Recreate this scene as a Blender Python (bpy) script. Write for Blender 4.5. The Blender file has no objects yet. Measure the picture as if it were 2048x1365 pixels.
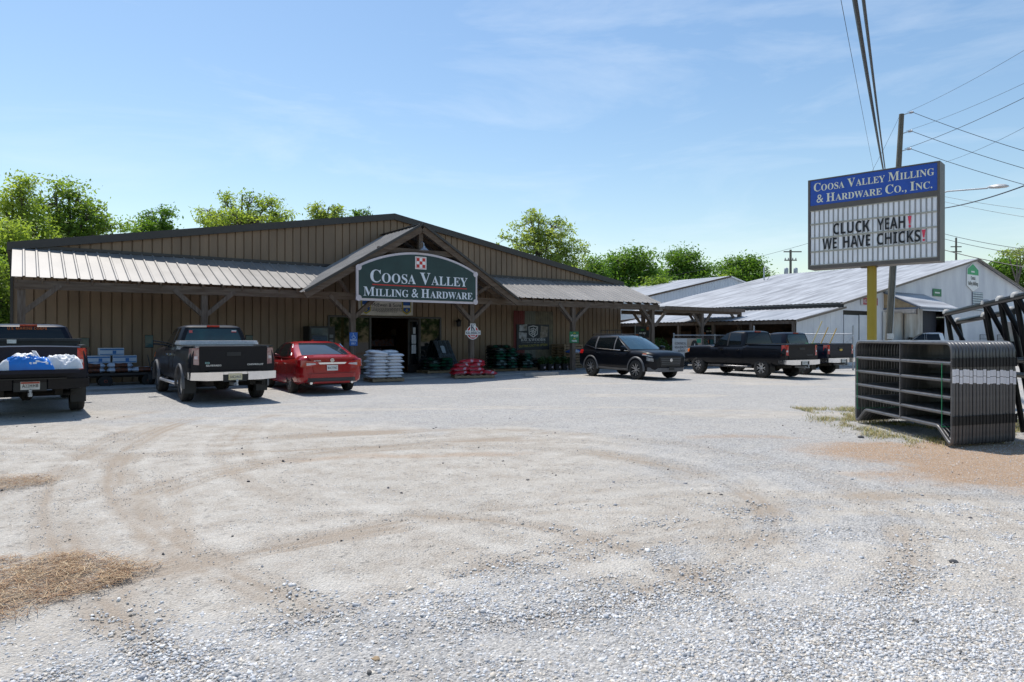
import bpy, math, random
import numpy as np
from mathutils import Vector, Matrix

R = math.radians
PI = math.pi
SC = bpy.context.scene
COL = SC.collection
random.seed(7)

# ------------------------------------------------------------------ camera, sky, sun, exposure
cam_d = bpy.data.cameras.new("camera")
cam = bpy.data.objects.new("camera", cam_d)
COL.objects.link(cam)
cam.location = (0, 0, 1.6)
cam.rotation_euler = (R(90), 0, 0)
cam_d.sensor_width = 36
cam_d.lens = 24.0
cam_d.shift_y = -8.5 / 2048
cam_d.clip_start = 0.05
cam_d.clip_end = 6000
SC.camera = cam

SUN_EL, SUN_ROT = 64.0, -36.0          # degrees; rotation clockwise from +Y
wd = bpy.data.worlds.new("World")
SC.world = wd
wd.use_nodes = True
nt = wd.node_tree
nt.nodes.clear()
w_out = nt.nodes.new("ShaderNodeOutputWorld")
w_bg = nt.nodes.new("ShaderNodeBackground")
w_sky = nt.nodes.new("ShaderNodeTexSky")
w_sky.sky_type = 'NISHITA'
w_sky.sun_disc = False
w_sky.sun_elevation = R(SUN_EL)
w_sky.sun_rotation = R(SUN_ROT % 360)
w_sky.altitude = 100
w_sky.air_density = 1.3
w_sky.dust_density = 0.5
w_sky.ozone_density = 0.8
w_bg.inputs[1].default_value = 0.138
# thin cirrus as a procedural layer of the sky
w_tc = nt.nodes.new("ShaderNodeTexCoord")
w_map = nt.nodes.new("ShaderNodeMapping")
w_map.inputs['Scale'].default_value = (1.6, 1.6, 7.0)
w_map.inputs['Rotation'].default_value = (R(8), R(-6), R(20))
w_n = nt.nodes.new("ShaderNodeTexNoise")
w_n.inputs['Scale'].default_value = 1.5
w_n.inputs['Detail'].default_value = 9
w_n.inputs['Roughness'].default_value = 0.62
w_n.inputs['Distortion'].default_value = 0.6
w_r = nt.nodes.new("ShaderNodeValToRGB")
w_r.color_ramp.elements[0].position = 0.515
w_r.color_ramp.elements[0].color = (0, 0, 0, 1)
w_r.color_ramp.elements[1].position = 0.78
w_r.color_ramp.elements[1].color = (0.27, 0.27, 0.27, 1)
w_mix = nt.nodes.new("ShaderNodeMix")
w_mix.data_type = 'RGBA'
w_mix.inputs['B'].default_value = (7.2, 7.7, 8.2, 1)
L = nt.links.new
L(w_tc.outputs['Generated'], w_map.inputs[0])
L(w_map.outputs[0], w_n.inputs['Vector'])
L(w_n.outputs['Fac'], w_r.inputs[0])
L(w_r.outputs[0], w_mix.inputs['Factor'])
w_hs = nt.nodes.new("ShaderNodeHueSaturation")
w_hs.inputs['Saturation'].default_value = 1.14
L(w_sky.outputs[0], w_hs.inputs['Color'])
L(w_hs.outputs[0], w_mix.inputs['A'])
L(w_mix.outputs['Result'], w_bg.inputs[0])
L(w_bg.outputs[0], w_out.inputs[0])

sun_d = bpy.data.lights.new("sun", 'SUN')
sun_d.energy = 4.7
sun_d.angle = R(0.53)
sun_d.color = (1.0, 0.955, 0.89)
sun = bpy.data.objects.new("sun", sun_d)
COL.objects.link(sun)
_ts = Vector((math.sin(R(SUN_ROT)) * math.cos(R(SUN_EL)), math.cos(R(SUN_ROT)) * math.cos(R(SUN_EL)), math.sin(R(SUN_EL))))
sun.rotation_euler = (-_ts).to_track_quat('-Z', 'Y').to_euler()

vs_ = SC.view_settings
SC.display_settings.display_device = 'sRGB'
vs_.view_transform = 'Standard'
vs_.look = 'None'
vs_.exposure = 0.07
vs_.gamma = 1.0
vs_.use_curve_mapping = False
SC.cycles.max_bounces = 6
SC.cycles.transparent_max_bounces = 8
SC.cycles.use_denoising = True

# ------------------------------------------------------------------ helpers
FPX, HZ, CZ = 1365.0, 674.0, 1.6


def G(u, v):                       # ground point seen at a photo pixel
    d = FPX * CZ / (v - HZ)
    return Vector(((u - 1024) / FPX * d, d, 0))


def A(u, v, d):                    # point seen at a photo pixel at depth d
    return Vector(((u - 1024) / FPX * d, d, CZ - (v - HZ) / FPX * d))


_mats = {}


def mat(name, col, rough=0.6, metal=0.0, var=0.12, scale=3.0, col2=None, bump=0.0, bscale=40.0, coat=0.0,
        spec=0.5, stretch=(1, 1, 1), emit=None, estr=0.0, rvar=0.0, detail=4, transl=0.0):
    if name in _mats:
        return _mats[name]
    m = bpy.data.materials.new(name)
    m.use_nodes = True
    t = m.node_tree
    b = t.nodes['Principled BSDF']
    b.inputs['Roughness'].default_value = rough
    b.inputs['Metallic'].default_value = metal
    b.inputs['Specular IOR Level'].default_value = spec
    b.inputs['Coat Weight'].default_value = coat
    b.inputs['Coat Roughness'].default_value = 0.04
    tc = t.nodes.new("ShaderNodeTexCoord")
    mp = t.nodes.new("ShaderNodeMapping")
    mp.inputs['Scale'].default_value = stretch
    t.links.new(tc.outputs['Object'], mp.inputs[0])
    n = t.nodes.new("ShaderNodeTexNoise")
    n.inputs['Scale'].default_value = scale
    n.inputs['Detail'].default_value = detail
    n.inputs['Roughness'].default_value = 0.6
    t.links.new(mp.outputs[0], n.inputs['Vector'])
    rp = t.nodes.new("ShaderNodeValToRGB")
    c = col
    c2 = col2 if col2 else tuple(min(1, x * (1 + var)) for x in c)
    c1 = c if col2 else tuple(x * (1 - var) for x in c)
    rp.color_ramp.elements[0].position = 0.33
    rp.color_ramp.elements[1].position = 0.67
    rp.color_ramp.elements[0].color = (*c1, 1)
    rp.color_ramp.elements[1].color = (*c2, 1)
    t.links.new(n.outputs['Fac'], rp.inputs[0])
    t.links.new(rp.outputs[0], b.inputs['Base Color'])
    if rvar:
        mr = t.nodes.new("ShaderNodeMapRange")
        mr.inputs[3].default_value = max(0.02, rough - rvar)
        mr.inputs[4].default_value = min(1, rough + rvar)
        t.links.new(n.outputs['Fac'], mr.inputs[0])
        t.links.new(mr.outputs[0], b.inputs['Roughness'])
    if bump:
        n2 = t.nodes.new("ShaderNodeTexNoise")
        n2.inputs['Scale'].default_value = bscale
        n2.inputs['Detail'].default_value = 3
        t.links.new(mp.outputs[0], n2.inputs['Vector'])
        bp = t.nodes.new("ShaderNodeBump")
        bp.inputs['Strength'].default_value = bump
        bp.inputs['Distance'].default_value = 0.02
        t.links.new(n2.outputs['Fac'], bp.inputs['Height'])
        t.links.new(bp.outputs[0], b.inputs['Normal'])
    if emit:
        b.inputs['Emission Color'].default_value = (*emit, 1)
        b.inputs['Emission Strength'].default_value = estr
    if transl:
        out = t.nodes['Material Output']
        tr = t.nodes.new("ShaderNodeBsdfTranslucent")
        g = t.nodes.new("ShaderNodeMix")
        g.data_type = 'RGBA'
        g.blend_type = 'MULTIPLY'
        g.inputs['Factor'].default_value = 1
        g.inputs['B'].default_value = (1.95, 1.9, 0.8, 1)
        t.links.new(rp.outputs[0], g.inputs['A'])
        t.links.new(g.outputs['Result'], tr.inputs[0])
        ms = t.nodes.new("ShaderNodeMixShader")
        ms.inputs[0].default_value = transl
        t.links.new(b.outputs[0], ms.inputs[1])
        t.links.new(tr.outputs[0], ms.inputs[2])
        t.links.new(ms.outputs[0], out.inputs[0])
    _mats[name] = m
    return m


class MB:
    """collects geometry for ONE mesh object"""

    def __init__(self):
        self.v, self.f, self.m = [], [], []
        self.M = Matrix.Identity(4)

    def add(self, vs, fs, mi=0):
        o = len(self.v)
        M = self.M
        self.v.extend([tuple(M @ Vector(p)) for p in vs])
        self.f.extend([tuple(i + o for i in f) for f in fs])
        self.m.extend([mi] * len(fs))

    def box(self, x0, x1, y0, y1, z0, z1, mi=0):
        p = [(x0, y0, z0), (x1, y0, z0), (x1, y1, z0), (x0, y1, z0), (x0, y0, z1), (x1, y0, z1), (x1, y1, z1), (x0, y1, z1)]
        self.add(p, [(3, 2, 1, 0), (4, 5, 6, 7), (0, 1, 5, 4), (1, 2, 6, 5), (2, 3, 7, 6), (3, 0, 4, 7)], mi)

    def hexa(self, p, mi=0):       # 8 points, bottom loop then top loop
        self.add(p, [(3, 2, 1, 0), (4, 5, 6, 7), (0, 1, 5, 4), (1, 2, 6, 5), (2, 3, 7, 6), (3, 0, 4, 7)], mi)

    def beam(self, p, q, w, h, mi=0, up=(0, 0, 1)):
        p, q = Vector(p), Vector(q)
        d = (q - p).normalized()
        u = Vector(up)
        if abs(d.dot(u)) > 0.98:
            u = Vector((0, 1, 0))
        s = d.cross(u).normalized()
        u = s.cross(d).normalized()
        a = [(-w / 2, -h / 2), (w / 2, -h / 2), (w / 2, h / 2), (-w / 2, h / 2)]
        vs = [p + s * x + u * y for x, y in a] + [q + s * x + u * y for x, y in a]
        self.add(vs, [(0, 1, 2, 3), (7, 6, 5, 4), (0, 4, 5, 1), (1, 5, 6, 2), (2, 6, 7, 3), (3, 7, 4, 0)], mi)

    def tube(self, pts, r, n=8, mi=0, closed=False, r2=None, caps=True):
        P = [Vector(p) for p in pts]
        k = len(P)
        rad = [r if r2 is None else r + (r2 - r) * i / max(1, k - 1) for i in range(k)]
        vs, fs = [], []
        nrm = None
        for i in range(k):
            if closed:
                d = (P[(i + 1) % k] - P[i - 1]).normalized()
            else:
                d = (P[min(i + 1, k - 1)] - P[max(i - 1, 0)])
                d = d.normalized() if d.length > 1e-9 else Vector((0, 0, 1))
            if nrm is None:
                t = Vector((0, 0, 1)) if abs(d.z) < 0.9 else Vector((1, 0, 0))
                nrm = d.cross(t).normalized()
            else:
                nrm = (nrm - d * nrm.dot(d)).normalized()
            b = d.cross(nrm)
            for j in range(n):
                a = 2 * PI * j / n
                vs.append(P[i] + nrm * (math.cos(a) * rad[i]) + b * (math.sin(a) * rad[i]))
        for i in range(k if closed else k - 1):
            i2 = (i + 1) % k
            for j in range(n):
                j2 = (j + 1) % n
                fs.append((i * n + j, i * n + j2, i2 * n + j2, i2 * n + j))
        if caps and not closed:
            fs.append(tuple(range(n - 1, -1, -1)))
            fs.append(tuple(range((k - 1) * n, k * n)))
        self.add(vs, fs, mi)

    def lathe(self, prof, n=20, mi=0, M=None, caps=True):   # prof: (radius, height) about local z
        M = M or Matrix.Identity(4)
        vs, fs = [], []
        for (r, z) in prof:
            for j in range(n):
                a = 2 * PI * j / n
                vs.append(M @ Vector((r * math.cos(a), r * math.sin(a), z)))
        k = len(prof)
        for i in range(k - 1):
            for j in range(n):
                j2 = (j + 1) % n
                fs.append((i * n + j, i * n + j2, (i + 1) * n + j2, (i + 1) * n + j))
        if caps:
            fs.append(tuple(range(n - 1, -1, -1)))
            fs.append(tuple(range((k - 1) * n, k * n)))
        self.add(vs, fs, mi)

    def poly(self, pts, mi=0):
        self.add(pts, [tuple(range(len(pts)))], mi)

    def prism(self, pts, y0, y1, mi=0):    # pts (x,z) counter-clockwise seen from -y; y0 < y1
        n = len(pts)
        vs = [(x, y0, z) for x, z in pts] + [(x, y1, z) for x, z in pts]
        fs = [tuple(range(n)), tuple(range(2 * n - 1, n - 1, -1))]
        for i in range(n):
            j = (i + 1) % n
            fs.append((j, i, i + n, j + n))
        self.add(vs, fs, mi)

    def loft(self, rings, mi=0, caps=True):
        n = len(rings[0])
        vs = [p for r in rings for p in r]
        fs = []
        for i in range(len(rings) - 1):
            for j in range(n):
                j2 = (j + 1) % n
                fs.append((i * n + j, i * n + j2, (i + 1) * n + j2, (i + 1) * n + j))
        if caps:
            fs.append(tuple(range(n - 1, -1, -1)))
            fs.append(tuple(range((len(rings) - 1) * n, len(rings) * n)))
        self.add(vs, fs, mi)

    def corr(self, P, ulen, pitch, rh, rw, v0, v1, mi=0, u0=0.0):
        """ribbed sheet: P(u, h, v) -> point; v0/v1 callables of u"""
        us = []
        u = u0
        while u < ulen - 1e-6:
            for du, h in ((0, 0), (pitch - rw, 0), (pitch - rw * 0.72, rh), (pitch - rw * 0.28, rh)):
                if u + du < ulen - 1e-6:
                    us.append((u + du, h))
            u += pitch
        us.append((ulen, 0))
        vs, fs = [], []
        for (x, h) in us:
            vs.append(P(x, h, v0(x)))
            vs.append(P(x, h, v1(x)))
        for i in range(len(us) - 1):
            fs.append((2 * i, 2 * i + 2, 2 * i + 3, 2 * i + 1))
        self.add(vs, fs, mi)

    def text(self, s, style, xc, z0, h, width=None, y=-0.004, mi=0, align='C'):
        vs, fs, w, _ = text_geom(s, style)
        k = h / cap_h(style)
        kx = k if width is None else width / max(w, 1e-6)
        ww = w * kx
        xo = xc - ww / 2 if align == 'C' else xc
        self.add([(xo + x * kx, y, z0 + q * k) for x, q in vs], fs, mi)
        return ww

    def caps(self, s, style, x0, x1, z0, h, y=-0.004, mi=0, small=0.76):
        """small capitals between x0 and x1"""
        runs, cur, big = [], "", None
        for ch in s:
            if ch == " ":
                if cur:
                    runs.append((cur, big))
                runs.append((" ", False))
                cur, big = "", None
                continue
            b = not ch.islower()
            if cur and b != big:
                runs.append((cur, big))
                cur = ""
            cur += ch.upper()
            big = b
        if cur:
            runs.append((cur, big))
        lay, x = [], 0.0
        k0 = 1.0 / cap_h(style)
        for r, b in runs:
            if r == " ":
                x += 0.30
                continue
            g = text_geom(r, style)
            k = k0 * (1.0 if b else small)
            lay.append((g, x, k))
            x += g[2] * k + 0.09
        tot = x - 0.09
        sx = (x1 - x0) / tot
        for g, xo, k in lay:
            self.add([(x0 + (xo + px * k) * sx, y, z0 + pz * k * h) for px, pz in g[0]], g[1], mi)

    def build(self, name, mats, parent=None, smooth=None, loc=None, rotz=0.0):
        me = bpy.data.meshes.new(name)
        me.from_pydata(self.v, [], self.f)
        if not isinstance(mats, (list, tuple)):
            mats = [mats]
        for x in mats:
            me.materials.append(x)
        if len(mats) > 1:
            me.polygons.foreach_set('material_index', self.m)
        if smooth is not None:
            me.polygons.foreach_set('use_smooth', [True] * len(me.polygons))
            me.set_sharp_from_angle(angle=R(smooth))
        me.update()
        o = bpy.data.objects.new(name, me)
        COL.objects.link(o)
        if parent:
            o.parent = parent
        if loc is not None:
            o.location = loc
        if rotz:
            o.rotation_euler = (0, 0, rotz)
        return o


_tx = {}


def _conv(s, style):
    base = {'serif': (0x1D400, 0x1D41A), 'bold': (0x1D5D4, 0x1D5EE), 'heavy': (0x1D5D4, 0x1D5EE)}.get(style)
    if not base:
        return s
    return "".join(chr(base[0] + ord(c) - 65) if 'A' <= c <= 'Z' else chr(base[1] + ord(c) - 97) if 'a' <= c <= 'z' else c for c in s)


def text_geom(s, style):
    if (s, style) not in _tx:
        c = bpy.data.curves.new("lettering", "FONT")
        c.body = _conv(s, style)
        c.size = 1
        c.resolution_u = 3
        if style in ('bold', 'heavy'):
            c.offset = 0.0
        o = bpy.data.objects.new("lettering", c)
        me = bpy.data.meshes.new_from_object(o)
        vs = [(v.co.x, v.co.y) for v in me.vertices]
        fs = [tuple(p.vertices) for p in me.polygons]
        x0 = min(v[0] for v in vs)
        x1 = max(v[0] for v in vs)
        _tx[(s, style)] = ([(x - x0, z) for x, z in vs], fs, x1 - x0, max(v[1] for v in vs))
        bpy.data.objects.remove(o)
        bpy.data.curves.remove(c)
        bpy.data.meshes.remove(me)
    return _tx[(s, style)]


def cap_h(style):
    return text_geom("H", style)[3]


def tag(o, label=None, cat=None, group=None, kind=None):
    if label:
        o['label'] = label
    if cat:
        o['category'] = cat
    if group:
        o['group'] = group
    if kind:
        o['kind'] = kind
    return o


def thing(name, label, cat, loc=(0, 0, 0), rotz=0.0, group=None):
    o = bpy.data.objects.new(name, None)
    o.empty_display_size = 0.2
    COL.objects.link(o)
    o.location = loc
    o.rotation_euler = (0, 0, rotz)
    return tag(o, label, cat, group)


def copy_thing(root, loc, rotz=None, label=None, group=None):
    r = root.copy()
    COL.objects.link(r)
    r.location = loc
    if rotz is not None:
        r.rotation_euler = (root.rotation_euler[0], root.rotation_euler[1], rotz)
    tag(r, label, None, group)
    for ch in list(root.children):
        c = ch.copy()
        COL.objects.link(c)
        c.parent = r
        for g in list(ch.children):
            d = g.copy()
            COL.objects.link(d)
            d.parent = c
    return r


ORD = ['lowest', 'second', 'third', 'fourth', 'fifth', 'sixth', 'seventh', 'eighth', 'ninth', 'tenth']
NTH = ['first', 'second', 'third', 'fourth', 'fifth', 'sixth', 'seventh', 'eighth', 'ninth', 'tenth', 'eleventh', 'twelfth',
       'thirteenth', 'fourteenth', 'fifteenth', 'sixteenth', 'seventeenth', 'eighteenth', 'nineteenth', 'twentieth']


def apply_bool(o, cutter):
    c = cutter.build("cutter", [])
    md = o.modifiers.new("b", 'BOOLEAN')
    md.operation = 'DIFFERENCE'
    md.object = c
    md.solver = 'EXACT'
    dg = bpy.context.evaluated_depsgraph_get()
    me = bpy.data.meshes.new_from_object(o.evaluated_get(dg))
    o.modifiers.clear()
    old = o.data
    o.data = me
    me.name = o.name
    bpy.data.meshes.remove(old)
    cm = c.data
    bpy.data.objects.remove(c)
    bpy.data.meshes.remove(cm)


# numpy value noise
def _h(xi, yi, s):
    h = (xi * 374761393 + yi * 668265263 + s * 974634777) & 0xffffffff
    h = ((h ^ (h >> 13)) * 1274126177) & 0xffffffff
    return ((h ^ (h >> 16)) & 0xffff) / 65535.0


def vnoise(x, y, s=0):
    xi, yi = np.floor(x).astype(np.int64), np.floor(y).astype(np.int64)
    fx, fy = x - xi, y - yi
    fx, fy = fx * fx * (3 - 2 * fx), fy * fy * (3 - 2 * fy)
    a, b, c, d = _h(xi, yi, s), _h(xi + 1, yi, s), _h(xi, yi + 1, s), _h(xi + 1, yi + 1, s)
    return (a * (1 - fx) + b * fx) * (1 - fy) + (c * (1 - fx) + d * fx) * fy


def fbm(x, y, s=0, o=4):
    t, a, n = 0, 0.5, 0
    for i in range(o):
        t = t + a * vnoise(x * 2 ** i, y * 2 ** i, s + i * 17)
        n += a
        a *= 0.55
    return t / n


def sstep(a, b, x):
    t = np.clip((x - a) / (b - a), 0, 1)
    return t * t * (3 - 2 * t)


def np_mesh(name, verts, faces_flat, nper, material, attrs=None, smooth=False):
    me = bpy.data.meshes.new(name)
    nv, nf = len(verts), len(faces_flat) // nper
    me.vertices.add(nv)
    me.vertices.foreach_set('co', np.asarray(verts, dtype=np.float32).ravel())
    me.loops.add(nf * nper)
    me.loops.foreach_set('vertex_index', np.asarray(faces_flat, dtype=np.int32))
    me.polygons.add(nf)
    me.polygons.foreach_set('loop_start', np.arange(0, nf * nper, nper, dtype=np.int32))
    for k, a in (attrs or {}).items():
        at = me.attributes.new(k, 'FLOAT_COLOR', 'POINT')
        at.data.foreach_set('color', np.asarray(a, dtype=np.float32).ravel())
    me.materials.append(material)
    if smooth:
        me.polygons.foreach_set('use_smooth', [True] * nf)
    me.update(calc_edges=True)
    me.validate()
    o = bpy.data.objects.new(name, me)
    COL.objects.link(o)
    return o


# ------------------------------------------------------------------ common materials
M_tan = mat('tan_wall_steel', (0.205, 0.138, 0.083), 0.5, var=0.2, scale=1.2, stretch=(1, 1, 0.25), bump=0.05, bscale=6)
M_trim = mat('dark_bronze_trim', (0.035, 0.03, 0.028), 0.4)
M_croof = mat('tan_roof_steel', (0.235, 0.220, 0.203), 0.5, metal=0.1, var=0.17, scale=1.6, stretch=(1, 0.3, 1), rvar=0.08)
M_wood = mat('weathered_timber', (0.085, 0.058, 0.040), 0.85, col2=(0.17, 0.135, 0.11), scale=4, stretch=(6, 6, 0.6), bump=0.3, bscale=12)
M_woodx = mat('weathered_beam', (0.080, 0.052, 0.034), 0.85, col2=(0.15, 0.112, 0.082), scale=3, stretch=(0.5, 5, 5), bump=0.3, bscale=10)
M_conc = mat('concrete', (0.30, 0.295, 0.285), 0.9, var=0.18, scale=2.5, bump=0.2, bscale=30)
M_black = mat('black_plastic', (0.012, 0.012, 0.013), 0.5, var=0.2)
M_glass = mat('dark_glass', (0.005, 0.008, 0.010), 0.03, var=0.1, spec=0.45)
M_glass_t = mat('green_tint_glass', (0.012, 0.05, 0.052), 0.03, col2=(0.01, 0.025, 0.03), scale=2.2, spec=0.7)
M_chrome = mat('chrome', (0.75, 0.76, 0.78), 0.13, metal=1.0, var=0.05)
M_alu = mat('aluminium', (0.62, 0.62, 0.64), 0.38, metal=0.85, var=0.1, scale=20)
M_steel = mat('galvanised_steel', (0.40, 0.42, 0.44), 0.45, metal=0.6, var=0.15)
M_white = mat('white_paint', (0.78, 0.78, 0.77), 0.5, var=0.04)
M_cream = mat('cream_letter', (0.82, 0.80, 0.62), 0.5, var=0.03)
M_blackp = mat('black_letter', (0.012, 0.012, 0.014), 0.5, var=0.05)
M_redp = mat('red_paint', (0.50, 0.022, 0.016), 0.5, var=0.06)
M_pinkr = mat('pink_red_letter', (0.75, 0.05, 0.10), 0.45, var=0.05)
M_green = mat('green_sign', (0.012, 0.16, 0.06), 0.5, var=0.08)
M_blue = mat('blue_sign', (0.012, 0.11, 0.42), 0.45, var=0.05)
M_pallet = mat('pallet_wood', (0.27, 0.19, 0.115), 0.85, var=0.35, scale=9, stretch=(1, 4, 4), bump=0.2)
M_bwhite = mat('white_woven_bag', (0.70, 0.70, 0.72), 0.55, var=0.07, scale=6, bump=0.25, bscale=30)
M_bred = mat('red_bag', (0.42, 0.012, 0.022), 0.35, var=0.18, scale=5, bump=0.3, bscale=14)
M_bprint = mat('bag_print', (0.55, 0.5, 0.52), 0.35, col2=(0.42, 0.03, 0.05), scale=11, bump=0.2)
M_bblack = mat('black_bag', (0.012, 0.014, 0.014), 0.32, var=0.3, bump=0.4, bscale=12)
M_bgreen = mat('green_bag_band', (0.005, 0.06, 0.03), 0.4, var=0.4, scale=7, bump=0.3)
M_bpale = mat('pale_bag_band', (0.16, 0.22, 0.21), 0.35, col2=(0.03, 0.06, 0.05), scale=14, bump=0.3)
M_bblue = mat('blue_white_bag', (0.55, 0.60, 0.68), 0.4, col2=(0.42, 0.50, 0.62), scale=5, bump=0.3)
M_borange = mat('orange_brown_print', (0.20, 0.07, 0.03), 0.45, col2=(0.05, 0.03, 0.03), scale=16)
M_blueb = mat('bright_blue_bag', (0.015, 0.13, 0.52), 0.3, var=0.15, bump=0.3, bscale=10)
M_rubber = mat('tyre_rubber', (0.022, 0.021, 0.020), 0.85, var=0.35, scale=9, bump=0.35, bscale=45)

# ------------------------------------------------------------------ ground
FA = R(35.7)                                # facade direction
FO = Vector((-13.97, 19.18, 0))             # left end of the canopy eave on the ground
ES = Vector((math.cos(FA), math.sin(FA), 0))
EN = Vector((math.sin(FA), -math.cos(FA), 0))


def F(s, n, z):                             # along facade, out towards the lot, up
    p = FO + ES * s + EN * n
    return Vector((p.x, p.y, z))


TRACKS = ((-0.7, 7.0, 3.05, .30, 1), (-0.9, 7.2, 4.55, .30, 1), (6.4, 14.1, 11.3, .26, 1), (6.4, 14.1, 12.7, .26, 1), (6.9, 14.0, 13.6, .22, .8), (7.2, 13.6, 15.0, .22, .8),
          (-7.5, 25.0, 14.4, .30, .9), (-7.5, 25.0, 16.0, .30, .9), (-12, 1.5, 8.6, .24, .8), (-12, 1.5, 10.1, .24, .8), (9, -6, 15.6, .26, .6), (9, -6, 14.0, .26, .6),
          (3, 30, 19.5, .3, .5), (3, 30, 17.9, .3, .5), (-1.2, 3.6, 2.6, .16, .9), (3.5, -2.0, 7.6, .2, .6), (3.5, -2.0, 9.0, .2, .6))


def ground_masks(x, y):
    n1 = fbm(x * 0.45, y * 0.45, 1)
    n2 = fbm(x * 1.5, y * 1.5, 2)
    n3 = fbm(x * 5.0, y * 5.0, 3)
    w = (n1 - 0.5) * 3.6 + (n2 - 0.5) * 2.2 + (n3 - 0.5) * 1.2
    left = sstep(3.8, -2.4, x - 0.15 * (y - 6) + w)
    near = sstep(13.4, 10.6, y + w * 0.6 + 0.10 * x)
    sand = left * near
    mid = sstep(9.4, 6.2, y + w) * sstep(3.2, 4.8, y + w * 0.4 + .12 * np.abs(x - 1))
    sand = np.maximum(sand, mid * sstep(0.36, 0.62, n2 * 0.5 + n1 * 0.5 + 0.12 - 0.03 * np.clip(x, 0, 9)))
    sand = np.maximum(sand, 0.8 * sstep(0.57, 0.74, n2) * sstep(11.0, 6, y))
    far = sstep(0.50, 0.68, fbm(x * 0.22, y * 0.9, 12)) * sstep(11, 14, y) * 0.55
    sand = np.maximum(sand, far)
    streak = np.exp(-((y - (9.5 + 0.16 * x) + 0.6 * (n2 - 0.5)) / 0.28) ** 2) * sstep(1.2, -0.2, x) * sstep(-4.5, -2.5, x)
    grav = sstep(5.6, 3.4, y + w * 0.8 - 0.10 * np.clip(x, -3, 5)) * sstep(-3.4, 0.2, x + 0.6 * w + (4.4 - y) * 1.9)
    grav = np.maximum(grav, sstep(4.3, 3.3, y + 0.6 * w) * 0.9)
    grav = np.maximum(grav, sstep(0.46, 0.66, n2 * 0.6 + n3 * 0.4) * sstep(9.0, 5.5, y) * sstep(-1.0, 3.0, x) * 0.7)
    sand = sand * (1 - 0.75 * grav)
    red = sstep(11.4, 9.8, y + 0.5 * w) * sstep(5.8, 7.8, y + 0.6 * w) * sstep(3.4, 6.2, x + 0.6 * w + 0.22 * (y - 9))
    red = np.maximum(red, 0.45 * np.exp(-((y - 11.0 + 0.8 * (n2 - 0.5)) / 0.4) ** 2) * sstep(2.0, 3.2, x) * sstep(5.5, 4.2, x))
    red = np.maximum(red, 0.45 * streak)
    # sweeping tyre marks: bands of streaks that follow each arc
    tr = np.zeros_like(x)
    for (cx, cy, r, wd_, a) in TRACKS:
        rr = np.hypot(x - cx, y - cy)
        th = np.arctan2(y - cy, x - cx) * r
        d = (rr - r + 0.20 * (n1 - 0.5)) / wd_
        st = fbm(rr * 5.5 + cx, th * 0.45, 9)
        rib = 0.5 + 0.5 * np.cos((rr - r) * 2 * PI / 0.135 + 2.0 * (n3 - 0.5))
        tread = 0.35 + 0.65 * rib
        tr = tr + a * np.exp(-d ** 2) * (st * 3.0 - 0.75) * tread * (0.25 + 0.75 * sstep(0.38, 0.6, fbm(th * .35 + cx, rr * .3, 19)))
        tr = tr - 0.35 * a * np.exp(-((np.abs(d) - 1.5) / .5) ** 2) * sstep(0.4, 0.6, st)
    tr = np.clip(tr, -0.6, 1.2) * np.clip(sand * 1.3 + 0.22, 0, 1) * sstep(17, 12.5, y)
    return sand, grav, red, tr


def axis(a0, near, step, growth, far):
    out, s, x = [], step, a0
    while x < far:
        out.append(x)
        if x > near:
            s *= growth
        x += s
    return out


gy = [-60, -30, -15, -8, -4, -2, -1, 0, 0.6, 1.2, 1.7, 2.1] + axis(2.45, 3.4, 0.035, 1.0055, 45)
gy += [gy[-1] + 3 * 1.28 ** k for k in range(1, 26)]
gxp = axis(0.02, 7.5, 0.042, 1.02, 42)
gxp += [gxp[-1] + 3 * 1.3 ** k for k in range(1, 25)]
gx = [-x for x in reversed(gxp)] + gxp
GX, GY = np.meshgrid(np.array(gx, dtype=float), np.array(gy, dtype=float))
sand, grav, red, trk = ground_masks(GX, GY)
fade = sstep(14, 10, GY) * sstep(14, 9, np.abs(GX))
GZ = fade * ((fbm(GX * 2.5, GY * 2.5, 21) - 0.5) * 0.016 + (fbm(GX * 11, GY * 11, 22) - 0.5) * 0.012 - np.clip(trk, -.5, 1) * 0.014)
GZ -= 0.012
GZ = np.where(fade > 0, GZ, -0.012)
ny_, nx_ = GX.shape
gv = np.stack([GX, GY, GZ], -1).reshape(-1, 3)
ii = np.arange(ny_ * nx_).reshape(ny_, nx_)
gf = np.stack([ii[:-1, :-1], ii[:-1, 1:], ii[1:, 1:], ii[1:, :-1]], -1).reshape(-1)


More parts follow.
